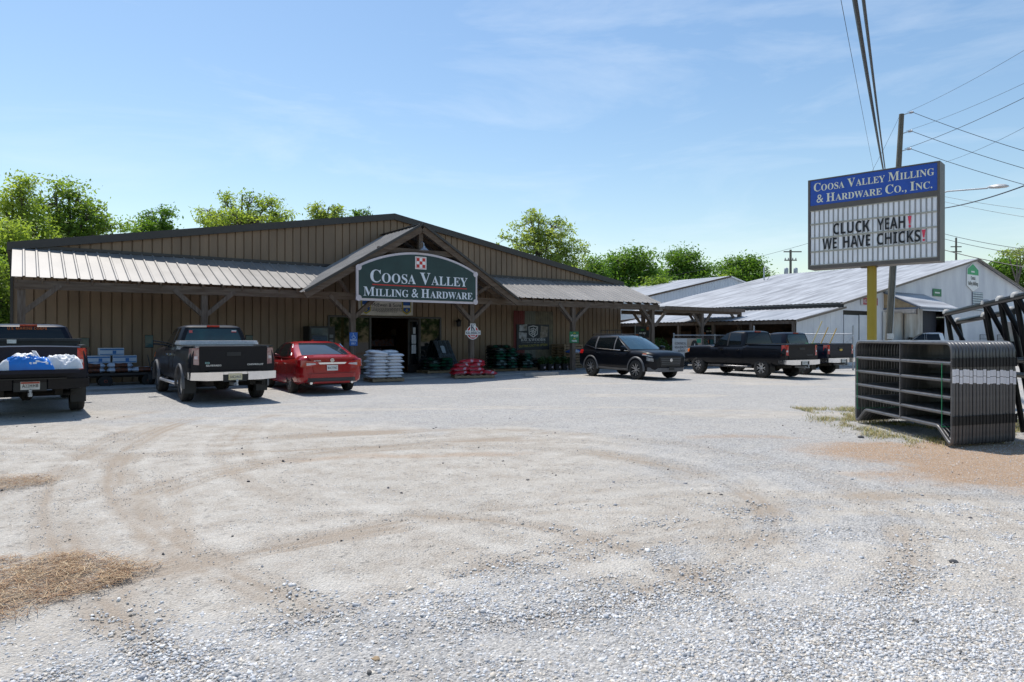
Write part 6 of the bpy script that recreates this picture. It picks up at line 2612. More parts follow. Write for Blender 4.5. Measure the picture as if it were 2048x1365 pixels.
mb.hexa([(-7.5, 12.4, 0), (-.3, 12.4, 0), (-.3, 12.5, 0), (-7.5, 12.5, 0), (-7.5, 12.4, 2.3), (-.3, 12.4, 3.1), (-.3, 12.5, 3.1), (-7.5, 12.5, 2.3)])  # dark end wall added so the lean-to's open depth reads as shade
y = .2
while y < 12.4:
    w = .55 + .5 * rd.random()
    mb.box(-.9 - .6 * rd.random(), -.4, y, y + w, 0, 1.3 + .7 * rd.random())
    y += w + .05
mb.build('boards_and_shade_wall', mat('brown_boards_shade_wall', (0.10, 0.06, 0.035), .8, col2=(0.05, 0.035, 0.025), scale=3), barn)
# sliding doors and doorway
mb = MB()
mb.box(xd0, xd1, .25, .30, 0, 3.1)
mb.build('dark_opening', M_black, barn)
mb = MB()
xm = xd0 + (xd1 - xd0) * .48
mb.box(xd0 + .05, xm - .05, -.03, .06, 0, 2.80)
mb.box(xm + .02, xd1 + .25, -.06, -.031, 0, 2.82)
mb.build('sliding_door', mat('pale_sheet_door', (0.56, 0.57, 0.60), .6, col2=(0.66, 0.67, 0.69), scale=1.2), barn)
xa, za = b_at(1763, 622)
xb, zb_ = b_at(1842, 622)
mb = MB()
mb.box(xa, xa + (xb - xa) * .48, -.10, -.05, 0, 3.05)
mb.box(xa + (xb - xa) * .5, xa + (xb - xa) * .86, -.14, -.101, 0, 3.0)
mb.box(xa + (xb - xa) * .87, xb, -.09, -.04, 0, 3.4)
mb.build('stained_door', mat('stained_white_door', (0.64, 0.63, 0.61), .7, col2=(0.30, 0.25, 0.20), scale=.9, stretch=(1.3, 1.3, .4)), barn)
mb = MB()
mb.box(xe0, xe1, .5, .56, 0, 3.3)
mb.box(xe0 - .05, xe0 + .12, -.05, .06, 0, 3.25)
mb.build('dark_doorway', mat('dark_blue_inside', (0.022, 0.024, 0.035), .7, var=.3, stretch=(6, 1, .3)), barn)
# awning over the doors
x0, z0 = b_at(1765, 584)
x1, z1 = b_at(1847, 588)
mb = MB()
n = int((x1 - x0) / .12)
vs, fs = [], []
for i in range(n + 1):
    x = x0 + (x1 - x0) * i / n
    h = .03 * (i % 2)
    vs += [(x, -.02, 4.25 + h), (x, -2.0, 3.30 + h)]
for i in range(n):
    fs.append((2 * i + 1, 2 * i + 3, 2 * i + 2, 2 * i))
mb.add(vs, fs)
mb.build('awning', M_groof, barn)
mb = MB()
mb.add([(x0 + .1, -.02, 4.18), (x0 + .1, -1.95, 3.27), (x0 + .1, -.02, 3.27)], [(0, 1, 2)])
mb.build('awning_gable', mat('ochre_board', (0.42, 0.30, 0.17), .8, var=.2), barn)
mb = MB()
mb.beam((x0 + .07, -.02, 4.20), (x0 + .07, -2.02, 3.26), .06, .11)
mb.beam((x0 + .07, -.02, 3.22), (x0 + .07, -1.9, 3.22), .06, .09)
mb.box(x0 + .1, x1, -2.0, -1.93, 3.16, 3.27)
mb.build('awning_frame', mat('grey_blue_trim', (0.14, 0.16, 0.20), .6), barn)
# louvre
xl, zl = b_at(1943, 621)
xl1, zl1 = b_at(1964, 586)
mb = MB()
mb.box(xl, xl1, -.05, -.02, zl, zl1, 1)
k = 8
for i in range(k):
    z = zl + (zl1 - zl) * (i + .2) / k
    mb.hexa([(xl + .04, -.07, z), (xl1 - .04, -.07, z), (xl1 - .04, -.052, z + .05), (xl + .04, -.052, z + .05), (xl + .04, -.07, z + .06), (xl1 - .04, -.07, z + .06), (xl1 - .04, -.052, z + .10), (xl + .04, -.052, z + .10)])
mb.build('louvre', [mat('louvre_slat', (0.50, 0.55, 0.55), .5), mat('grey_blue_trim', (0.14, 0.16, 0.20))], barn)
# signs on the barn
hx, hz_ = b_at(1943.5, 555)
s2 = thing('barn_sign', "white hexagonal Coosa Valley Milling sign with green peak on the barn gable", 'sign', tuple(BO), BA)
hp = [(hx + .02, hz_ - 1.0), (hx + 1.02, hz_ - .66), (hx + 1.0, hz_ + .56), (hx, hz_ + .98), (hx - 1.0, hz_ + .56), (hx - 1.02, hz_ - .62)]
mb = MB()
mb.prism(hp, -.07, -.03)
mb.build('board', M_white, s2)
mb = MB()
mb.prism([(hx - .96, hz_ + .16), (hx + .96, hz_ + .16), (hx + .94, hz_ + .53), (hx, hz_ + .92), (hx - .94, hz_ + .53)], -.075, -.071)
mb.build('green_peak', mat('bright_green', (0.03, 0.34, 0.13), .5), s2)
mb = MB()
mb.text("Coosa", 'bold', hx, hz_ - .18, .24, .75, -.078)
mb.text("Valley Milling", 'bold', hx, hz_ - .57, .25, 1.72, -.078)
mb.build('lettering', M_blackp, s2)
mb = MB()
xx = hx - .32
for w in (.12, .1, .16, .12, .1):
    mb.box(xx, xx + w - .02, -.078, -.0755, hz_ + .32, hz_ + .43)
    xx += w
mb.build('peak_lettering', M_white, s2)
gx0, gz0 = b_at(1872.5, 591.5)
s3 = thing('barn_sign', "small plain green sign on the barn wall above the awning", 'sign', tuple(BO), BA)
gw = b_at(1881, 590)[0] - b_at(1864.5, 590)[0]
mb = MB()
mb.box(gx0 - gw / 2, gx0 + gw / 2, -.06, -.03, gz0 - .05, gz0 + .42)
mb.build('board', M_green, s3)
mb = MB()
xx = gx0 - .36
for w in (.13, .1, .16, .13, .1, .12):
    mb.box(xx, xx + w - .025, -.064, -.0605, gz0 + .13, gz0 + .22)
    xx += w
mb.build('lettering', M_white, s3)
wx, wz = b_at(1737, 603)
s4 = thing('barn_sign', "faded red and white wheatstraw sign above the barn's sliding doors", 'sign', tuple(BO), BA)
wx0 = b_at(1720, 0)[0]
mb = MB()
mb.box(wx0, wx0 + 1.95, -.06, -.03, wz - .24, wz + .24)
mb.build('board', mat('faded_white_board', (0.50, 0.48, 0.48), .6), s4)
mb = MB()
mb.box(wx0 + .22, wx0 + 1.90, -.064, -.0605, wz - .21, wz + .19)
mb.build('red_panel', mat('faded_red', (0.34, 0.05, 0.06), .6, var=.25), s4)
mb = MB()
mb.text("HEATSTRAW", 'heavy', wx0 + .26, wz - .12, .22, 1.55, -.067, align='L')
mb.build('lettering', mat('faded_letter', (0.50, 0.46, 0.46)), s4)

# white gabled shed further back
sd = thing('shed', "low white metal shed with a shallow gable between the store and the barn", 'shed', (.2007 * 60, 60, 0), BA)
SW, SE, SR, SD = 11.58, 5.2, 7.5, 13.5
mb = MB()
sz = lambda x: SE + (SR - SE) * (1 - abs(x - SW) / SW)
mb.corr(BP, 2 * SW, .42, .03, .10, zero, sz)
mb.add([(0, 0, 0), (0, SD, 0), (0, SD, SE), (0, 0, SE)], [(0, 1, 2, 3)])
mb.add([(2 * SW, 0, 0), (2 * SW, SD, 0), (2 * SW, SD, SE), (2 * SW, 0, SE)], [(3, 2, 1, 0)])
mb.build('wall', mat('pale_blue_white_sheet', (0.50, 0.54, 0.60), .5, var=.06, scale=.8), sd)
mb = MB()
for sgn in (-1, 1):
    vs, fs = [], []
    n = int((SD + .3) / .1)
    for i in range(n + 1):
        y = -.15 + i * .1
        h = .03 * (i % 3 == 0)
        vs += [(SW, y, SR + .05 + h), (SW + sgn * (SW + .2), y, SE + .02 + h)]
    for i in range(n):
        q = (2 * i, 2 * i + 1, 2 * i + 3, 2 * i + 2)
        fs.append(q if sgn > 0 else q[::-1])
    mb.add(vs, fs)
mb.build('roof', M_groof2, sd)
mb = MB()
mb.beam((SW, -.17, SR - .02), (-.2, -.17, SE - .05), .04, .12)
mb.build('rake_trim', mat('rusty_rake', (0.10, 0.07, 0.05), .8), sd)
mb = MB()
mb.beam((SW, -.17, SR - .02), (2 * SW + .2, -.17, SE - .05), .04, .12)
mb.build('rake_trim', M_white, sd)

# far right lean shelter behind the black rack
ls = thing('shelter', "small pale roofed shelter against the barn behind the black bale feeder", 'shelter', tuple(BO), BA)
xs0, zs0 = b_at(2000, 652)
mb = MB()
mb.hexa([(xs0, -3.0, 2.35), (xs0 + 9, -3.0, 2.35), (xs0 + 9, -.05, 2.75), (xs0, -.05, 2.75), (xs0, -3.0, 2.43), (xs0 + 9, -3.0, 2.43), (xs0 + 9, -.05, 2.83), (xs0, -.05, 2.83)])
mb.build('roof', M_white, ls)
for x in (xs0 + .2, xs0 + 3.0, xs0 + 6):
    mb = MB()
    mb.box(x, x + .12, -2.9, -2.78, 0, 2.35)
    mb.beam((x + .06, -2.84, 1.8), (x + .75, -2.84, 2.33), .07, .1)
    mb.build('post', M_wood, ls)
mb = MB()
mb.box(xs0 + .3, xs0 + 8, -1.2, -.4, 0, 1.25)
mb.build('stored_goods', M_black, ls)
# wire gates standing by the barn
for i, u in enumerate((1950, 1985)):
    x, z = b_at(u, 690)
    t = thing('wire_gate', "dark tubular wire gate leaning on the barn wall, %s of two" % ['left', 'right'][i], 'gate', tuple(BO + DG * x), BA)
    mb = MB()
    mb.tube([(0, -.3, .1), (0, -.3, 1.75), (1.5, -.3, 1.75), (1.5, -.3, .1)], .022, 6, closed=True)
    mb.build('frame', M_black, t)
    mb = MB()
    for k in range(1, 6):
        mb.tube([(0, -.3, .1 + .275 * k), (1.5, -.3, .1 + .275 * k)], .008, 4)
    for k in range(1, 9):
        mb.tube([(1.5 * k / 9, -.3, .1), (1.5 * k / 9, -.3, 1.75)], .006, 4)
    mb.build('mesh', M_black, t)

# ------------------------------------------------------------------ roadside sign
sa = R(-43)
sd_ = Vector((math.cos(sa), math.sin(sa), 0))
SRp = Vector((10.16, 16.2, 0))
SWd = 3.05
SO = SRp - sd_ * SWd
py = thing('roadside_sign', "tall roadside sign on a yellow pole, blue name panel above a changeable letter board", 'sign', tuple(SO), sa)
M_cab = mat('brown_sign_cabinet', (0.115, 0.098, 0.085), .5, var=.12)
TH = .52
SZ0, SZ1 = 3.40, 5.78
mb = MB()
mb.box(0, SWd, .03, TH, SZ0, SZ1)
mb.box(0, .055, -.012, .029, SZ0, SZ1)
mb.box(SWd - .055, SWd, -.012, .029, SZ0, SZ1)
mb.box(.056, SWd - .056, -.012, .029, SZ0, SZ0 + .09)
mb.box(.056, SWd - .056, -.012, .029, 4.955, 5.085)
mb.box(.056, SWd - .056, -.012, .029, SZ1 - .03, SZ1)
mb.build('cabinet', M_cab, py)
mb = MB()
mb.box(SWd * .5 - .28, SWd * .5 + .1, .20, .32, SZ0 - .035, SZ0 - .001)
mb.build('mounting_plate', M_cab, py)
mb = MB()
mb.tube([(SWd * .5 - .03, TH / 2, -.1), (SWd * .5 - .03, TH / 2, SZ0 - .002)], .112, 24)
mb.build('pole', mat('yellow_pole', (0.33, 0.235, 0.02), .5, var=.12, scale=1.5, stretch=(1, 1, .3)), py, smooth=50)
mb = MB()
mb.box(.06, SWd - .06, .0, .028, 5.09, SZ1 - .033)
mb.build('name_panel', mat('blue_panel', (0.014, 0.075, 0.40), .35, var=.06), py)
mb = MB()
mb.caps("Coosa Valley Milling", 'serif', .15, SWd - .12, 5.46, .215, -.004, small=.76)
mb.caps("& Hardware Co., Inc.", 'serif', .22, SWd - .16, 5.155, .215, -.004, small=.76)
mb.build('lettering', M_cream, py)
mb = MB()
M_lb = mat('letter_board_white', (0.87, 0.87, 0.89), .4, var=.05, scale=2)
zb0, zb1 = SZ0 + .093, 4.953
nrow = 4
rh = (zb1 - zb0) / nrow
x = .06
pit = .118
vs, fs = [], []
prof_ = []
while x < SWd - .06:
    for dx, h in ((0, 0), (.012, .014), (.052, .016), (.085, .014), (.097, 0)):
        if x + dx < SWd - .06:
            prof_.append((x + dx, h))
    x += pit
for (xx, h) in prof_:
    vs += [(xx, .028 - h, zb0), (xx, .028 - h, zb1)]
for i in range(len(prof_) - 1):
    fs.append((2 * i, 2 * i + 2, 2 * i + 3, 2 * i + 1))
mb.add(vs, fs)
mb.build('letter_board', M_lb, py)
M_track = mat('letter_track', (0.42, 0.40, 0.34), .5, var=.15)
for i in range(5):
    mb = MB()
    z = zb0 + rh * i
    mb.box(.06, SWd - .06, -.006, .010, max(zb0, z - .02), min(zb1, z + .02))
    x = .06
    mb.build('letter_track', M_track, py)
mb = MB()
x = .06 + .105
while x < SWd - .07:
    mb.box(x - .006, x + .006, .004, .026, zb0, zb1)
    x += pit
mb.build('board_divider', mat('divider_grey', (0.30, 0.295, 0.28), .6), py)
mb = MB()
yl = -.011
mb.text("CLUCK", 'heavy', .64, zb0 + rh * 2 + .045, .285, .88, yl, align='L')
mb.text("YEAH", 'heavy', 1.69, zb0 + rh * 2 + .045, .285, .62, yl, align='L')
mb.text("WE", 'heavy', .37, zb0 + rh * 1 + .045, .285, .36, yl, align='L')
mb.text("HAVE", 'heavy', .89, zb0 + rh * 1 + .045, .285, .64, yl, align='L')
mb.text("CHICKS", 'heavy', 1.68, zb0 + rh * 1 + .045, .285, .96, yl, align='L')
mb.build('message_lettering', M_blackp, py)
mb = MB()
for x, zr in ((2.365, 2), (2.665, 1)):
    z = zb0 + rh * zr + .045
    mb.prism([(x + .03, z + .085), (x + .06, z + .085), (x + .085, z + .275), (x + .005, z + .275)], yl - .001, yl + .002)
    mb.box(x + .022, x + .07, yl - .001, yl + .002, z, z + .055)
mb.build('exclamation_mark', M_pinkr, py)

# ------------------------------------------------------------------ bundle of livestock panels
M_tube = mat('grey_panel_tube', (0.085, 0.083, 0.085), .36, var=.25, scale=8, coat=.35, rvar=.1)
PO = Vector((6.36, 9.85, 0))
PD = Vector((.035, 1, 0)).normalized()
PN = Vector((.064, .0215, 0))
pa = math.atan2(PD.y, PD.x)
PL = 2.95


def rounded(pts, r, n=5):
    out = []
    k = len(pts)
    for i in range(k):
        p = Vector(pts[i])
        a, b = Vector(pts[i - 1]), Vector(pts[(i + 1) % k])
        da, db = (a - p).normalized(), (b - p).normalized()
        rr = r[i] if isinstance(r, (list, tuple)) else r
        s, e = p + da * rr, p + db * rr
        for j in range(n + 1):
            t = j / n
            out.append(s * (1 - t) ** 2 + p * 2 * t * (1 - t) + e * t * t)
    return out


def make_panel(label):
    t = thing('livestock_panel', label, 'livestock panel', tuple(PO), pa, 'livestock panels bundled upright')
    tr = .028
    mb = MB()
    # side posts, top rail and the bent skid feet in one bent tube
    fr = rounded([(0, 0, 0), (0, 0, 1.51), (PL, 0, 1.51), (PL, 0, 0), (PL - .36, 0, .27), (.36, 0, .27)], [.13, .16, .16, .13, .05, .05])
    mb.tube(fr, tr, 8, closed=True)
    mb.build('frame', M_tube, t, smooth=60)
    for z in (.48, .71, .96, 1.21):
        mb = MB()
        mb.tube([(.02, 0, z), (PL - .02, 0, z)], tr, 8)
        mb.build('rail', M_tube, t, smooth=60)
    mb = MB()
    mb.box(PL * .47 - .012, PL * .47 + .012, -.026, .026, .27, 1.50)
    mb.build('stay', M_tube, t)
    for z in (.35, 1.19):
        mb = MB()
        mb.box(-.045, -.012, -.028, .028, z - .03, z + .10)
        mb.tube([(-.05, -.02, z - .03), (-.05, -.02, z + .11)], .008, 5)
        mb.build('chain_latch', M_black, t)
    return t


p0 = make_panel("first grey livestock panel of the bundle, nearest the pale lot")
mb = MB()
mb.box(-.033, -.0285, -.022, .022, .93, 1.028, 0)
mb.box(-.033, -.0285, -.022, .022, 1.036, 1.13, 0)
tg0 = mb.build('label', mat('tag_paper', (0.80, 0.80, 0.83), .5, col2=(0.70, 0.70, 0.74), scale=40), p0)
NP = 19
for i in range(1, NP):
    q = PO + PN * i + PD * (.006 * math.sin(i * 1.7))
    lab = "grey livestock panel in the bundle, %s counted from the pale lot side" % NTH[i] if i < NP - 1 else "last grey livestock panel of the bundle, farthest from the pale lot"
    c = copy_thing(p0, tuple(q), pa, lab)
    for ch in c.children:
        if ch.name.startswith('label'):
            ch.location.z = .010 * math.sin(i * 2.3) - .002 * i
for i, y in enumerate((.22, PL - .08)):
    mb = MB()
    P_ = lambda x, n_, z: tuple(PD * x + PN * n_ + Vector((0, 0, z)))
    mb.tube([P_(y, -.55, 1.20), P_(y, -.55, .27), P_(y, 18.6, .25), P_(y, 18.6, 1.22)], .007, 5, closed=True)
    o = mb.build('strap', mat('green_strap', (0.01, 0.22, 0.09), .5), None, loc=tuple(PO))
    tag(o, ["green strap round the near end of the livestock panel bundle", "green strap round the far end of the livestock panel bundle"][i], 'strap')

# black bale feeder behind the panels
M_feed = mat('gloss_black_tube', (0.004, 0.004, 0.006), .28, var=.2, coat=.12, spec=.15)
bf = thing('bale_feeder', "tall gloss black tubular bale feeder rising behind the livestock panels", 'bale feeder', (8.9, 14.0, 0), 0)
ax = Vector((7.72 - 8.9, 9.7 - 14.0, 0))
per = Vector((.96, -.26, 0))
def fz(t):
    return 2.07 + .22 * t


mb = MB()
mb.tube([(0, 0, fz(0)), ax + Vector((0, 0, fz(1)))], .054, 12)
mb.build('top_rail', M_feed, bf, smooth=50)
mb = MB()
o2 = per * .42 + Vector((-.06, .3, -.17))
mb.tube([o2 + Vector((0, 0, fz(0))) - ax * .03, o2 + ax * .62 + Vector((0, 0, fz(.62)))], .055, 12)
mb.build('top_rail', M_feed, bf, smooth=50)
for back in (0, 1):
    for t in ((.01, .45, .59, .72, .86) if not back else (.02, .33, .58)):
        p = ax * t + Vector((0, 0, fz(t)))
        if back:
            p = p + o2
        mb = MB()
        mb.tube([p, p + per * .30 - Vector((0, 0, p.z - .02)) + ax * .02], .044, 10)
        mb.build('leg', M_feed, bf, smooth=50)
        if not back:
            mb = MB()
            mb.tube([p - Vector((0, 0, .02)) + ax * .02, p + per * .95 + ax * .07 - Vector((0, 0, fz(t) - .02))], .042, 10)
            mb.build('leg', M_feed, bf, smooth=50)
        mb = MB()
        mb.lathe([(.075, -.03), (.07, .02), (.045, .055), (.001, .065)], 12, M=Matrix.Translation(p + Vector((0, 0, .03))))
        mb.build('cap', mat('pale_cap', (0.34, 0.34, 0.33), .6), bf, smooth=50)
for z in (1.22, .98):
    mb = MB()
    mb.tube([per * .15 + ax * .3 + Vector((0, 0, z)), per * .15 + ax * 1.02 + Vector((0, 0, z))], .045, 10)
    mb.build('side_rail', M_feed, bf, smooth=50)

# ------------------------------------------------------------------ utility poles, street lamp, wires
M_pole = mat('weathered_pole', (0.085, 0.078, 0.062), .9, col2=(0.15, 0.145, 0.12), scale=5, stretch=(6, 6, .5), bump=.3)
pb = A(1773, 700, 29.0)
ptop = A(1803, 229, 29.0)
up = thing('utility_pole', "tall leaning wooden utility pole behind the roadside sign", 'utility pole', (pb.x, pb.y, 0), 0)
tl_ = Vector((ptop.x - pb.x, 0, ptop.z))
mb = MB()
mb.tube([(0, 0, -.1), tl_], .155, 14, r2=.10)
mb.build('pole', M_pole, up, smooth=50)
for z in (11.0, 10.2, 9.45, 8.6):
    pp = tl_ * (z / tl_.z)
    mb = MB()
    mb.beam(pp, pp + Vector((.30, -.05, .10)), .035, .035)
    mb.build('bracket', M_steel, up)
    mb = MB()
    Mi = Matrix.Translation(pp + Vector((.30, -.05, .10))) @ Matrix.Rotation(R(80), 4, 'Y')
    mb.lathe([(.02, 0), (.055, .03), (.03, .06), (.055, .09), (.03, .12), (.05, .15), (.015, .19)], 10, M=Mi)
    mb.build('insulator', mat('grey_insulator', (0.33, 0.33, 0.36), .3), up, smooth=40)
mb = MB()
pp = tl_ * (1.52 / tl_.z)
mb.box(pp.x - .16, pp.x + .08, -.26, -.15, 1.50, 1.74)
mb.build('meter_box', M_steel, up)
mb = MB()
mb.tube([(.07, -.15, 0), (.07 + tl_.x * .45, -.14, tl_.z * .45)], .018, 6)
mb.build('conduit', M_steel, up)
# street lamp on the pole
sl = thing('street_lamp', "street lamp head on a long arm from the leaning utility pole", 'street lamp', (pb.x, pb.y, 0), 0)
a_ = A(1896, 383, 28.0) - Vector((pb.x, pb.y, 0))
b_ = A(1975, 377, 27.0) - Vector((pb.x, pb.y, 0))
c_ = A(2017, 374, 26.4) - Vector((pb.x, pb.y, 0))
s_ = tl_ * ((a_.z - .55) / tl_.z) + Vector((.12, 0, 0))
mb = MB()
mb.tube([s_, s_ * .5 + a_ * .5 + Vector((0, 0, .1)), a_, b_], .03, 8)
mb.build('arm', M_steel, sl, smooth=50)
mb = MB()
dd = (c_ - b_)
Ml = Matrix.Translation(b_) @ dd.to_track_quat('X', 'Z').to_matrix().to_4x4()
ll = dd.length
rings = []
for q, w, h in ((0, .05, .04), (.15, .12, .09), (.5, .17, .12), (.85, .15, .09), (1.0, .05, .03)):
    rings.append([Ml @ Vector((ll * q, w * math.cos(a * PI / 5), .02 + h * math.sin(a * PI / 5) * (1 if math.sin(a * PI / 5) > 0 else .5))) for a in range(10)])
mb.loft(rings)
mb.build('lamp_head', mat('lamp_grey', (0.48, 0.49, 0.50), .4), sl, smooth=60)


def wire(label, a, b, sag, r=.012, cat='cable', group='overhead wires'):
    pts = []
    for i in range(25):
        t = i / 24
        p = a.lerp(b, t)
        pts.append((p.x, p.y, p.z - sag * 4 * t * (1 - t)))
    mb = MB()
    mb.tube(pts, r, 5)
    o = mb.build('power_line', M_blackp, None, smooth=60)
    tag(o, label, cat, group)


W0 = Vector((pb.x, pb.y, 0))
def pole_pt(z, dx=.45):
    return W0 + tl_ * (z / tl_.z) + Vector((dx, -.05, .12))


far = 14.0
wire("topmost black wire running from the leaning pole's upper insulator to the right edge", pole_pt(11.0), A(2200, 345, 24), .12, .011)
wire("black wire from the second insulator of the leaning pole to the right edge", pole_pt(10.2), A(2200, 378, 24), .12, .011)
wire("black wire from the third insulator of the leaning pole to the right edge", pole_pt(9.45), A(2200, 408, 24), .12, .011)
wire("thick twisted service cable dropping steeply to the sign from the top edge", A(1766, 338, 26), A(1700, -60, 7.0), .05, .030)
wire("second thick service cable beside the twisted one at the top edge", A(1770, 338, 26.2), A(1722, -40, 7.0), .05, .020)
wire("hair thin guy wire left of the thick service cables", A(1748, 345, 26), A(1676, -30, 8.0), .02, .004)
wire("thin wire climbing from the top insulator to the upper right corner", pole_pt(11.0, .2), A(2080, 82, 20), .1, .006)
wire("thin wire climbing from the second insulator to the right edge", pole_pt(10.2, .2), A(2080, 152, 20), .1, .006)
wire("dark wire climbing from the third insulator to the right edge", pole_pt(9.45, .2), A(2080, 180, 20), .1, .010)
wire("thin wire climbing past the street lamp to the right edge", A(1890, 325, 28.5), A(2080, 238, 20), .1, .006)
wire("heavy black cable rising right from behind the sign under the street lamp", A(1880, 418, 28), A(2100, 352, 18), .12, .020)
wire("black wire sloping down right from the sign's lower edge", A(1880, 466, 29), A(2100, 505, 22), .08, .010)
wire("second black wire sloping down right below the first", A(1880, 476, 29), A(2100, 516, 22), .08, .010)
wire("thick black cable sloping down right towards the barn peak", A(1880, 498, 29), A(2100, 542, 24), .08, .016)
wire("faint wire running right below the street lamp", A(1880, 392, 29.5), A(2100, 425, 24), .05, .007)
wire("faint lower wire running right below the street lamp", A(1880, 402, 29.5), A(2100, 442, 24), .05, .007)
wire("long thin wire crossing the sky from the sign down to the dense trees", A(1640, 480, 60), A(1235, 566, 75), .5, .014)
wire("short thin wire slanting from the pole's top down behind the sign", pole_pt(10.8, -.12), A(1740, 350, 29), .05, .006)

# farther poles
fp_ = thing('utility_pole', "distant utility pole with double crossarms and transformer above the barn roof", 'utility pole', (A(1581, 600, 80).x, 80, 0), 0)
mb = MB()
mb.tube([(0, 0, 0), (0, 0, A(1581, 500, 80).z)], .17, 10, r2=.13)
mb.build('pole', M_pole, fp_, smooth=50)
for z, w in ((A(0, 504, 80).z, .8), (A(0, 521, 80).z, .72)):
    mb = MB()
    mb.box(-w, w * (1.6 if z > 11 else 1), -.06, .06, z - .06, z + .06)
    mb.build('crossarm', M_pole, fp_)
for x in (-.62, -.25, .25, .62):
    mb = MB()
    z = A(0, 521, 80).z
    mb.lathe([(.05, 0), (.09, .06), (.05, .12), (.08, .18), (.02, .24)], 8, M=Matrix.Translation((x, 0, z + .06)))
    mb.build('insulator', mat('grey_insulator', (0.33, 0.33, 0.36)), fp_)
for x in (-.55, .55):
    mb = MB()
    z = A(0, 549, 80).z
    mb.lathe([(.20, 0), (.24, .05), (.24, .62), (.2, .70), (.05, .78)], 12, M=Matrix.Translation((x, -.1, z)))
    mb.build('transformer', mat('transformer_grey', (0.36, 0.40, 0.44), .5), fp_, smooth=40)
f2 = thing('utility_pole', "thin distant utility pole right of the roadside sign", 'utility pole', (A(1912, 600, 90).x, 90, 0), 0)
mb = MB()
mb.tube([(0, 0, 0), (0, 0, A(1912, 476, 90).z)], .16, 10, r2=.12)
mb.build('pole', M_pole, f2, smooth=50)
for v in (494, 504):
    mb = MB()
    mb.box(-.7, .7, -.06, .06, A(0, v, 90).z - .06, A(0, v, 90).z + .06)
    mb.build('crossarm', M_pole, f2)
f3 = thing('utility_pole', "small grey pole in front of the dense trees behind the white shed", 'utility pole', (A(1295, 600, 82).x, 82, 0), 0)
mb = MB()
mb.tube([(0, 0, 0), (0, 0, A(1295, 546, 82).z)], .13, 10)
mb.build('pole', M_pole, f3, smooth=50)
mb = MB()
mb.box(-.7, .7, -.05, .05, A(0, 549, 82).z - .05, A(0, 549, 82).z + .05)
mb.build('crossarm', M_pole, f3)
# weatherhead mast on the barn roof
mp = A(1528, 562, 57)
wh = thing('service_mast', "short grey service mast with a cable loop on the barn ridge", 'mast', (mp.x, mp.y, mp.z - .9), 0)
mb = MB()
mb.tube([(0, 0, 0), (0, 0, 1.95), (.12, 0, 2.08), (.22, 0, 2.0)], .06, 8)
mb.build('mast', M_steel, wh, smooth=50)
mb = MB()
mb.tube([(.2, 0, 2.0), (.42, 0, 1.7), (.42, 0, 1.2), (.2, 0, .9), (.06, 0, .9)], .02, 5)
mb.build('cable_loop', M_blackp, wh)

# ------------------------------------------------------------------ trees
M_bark = mat('bark', (0.085, 0.072, 0.058), .9, col2=(0.15, 0.135, 0.115), scale=5, stretch=(3, 3, .5), bump=.4)
def leafm(name, c1, c2, transl=.42):
    return mat(name, c1, .55, col2=c2, scale=.55, detail=6, transl=transl, spec=.25)


L_bright = leafm('fresh_leaf', (0.135, 0.215, 0.04), (0.28, 0.35, 0.085), .52)
L_mid = leafm('mid_leaf', (0.095, 0.175, 0.035), (0.21, 0.29, 0.07), .5)
L_dark = leafm('dark_leaf', (0.055, 0.135, 0.022), (0.135, 0.23, 0.04), .45)
L_olive = leafm('olive_leaf', (0.14, 0.21, 0.06), (0.27, 0.33, 0.10), .5)


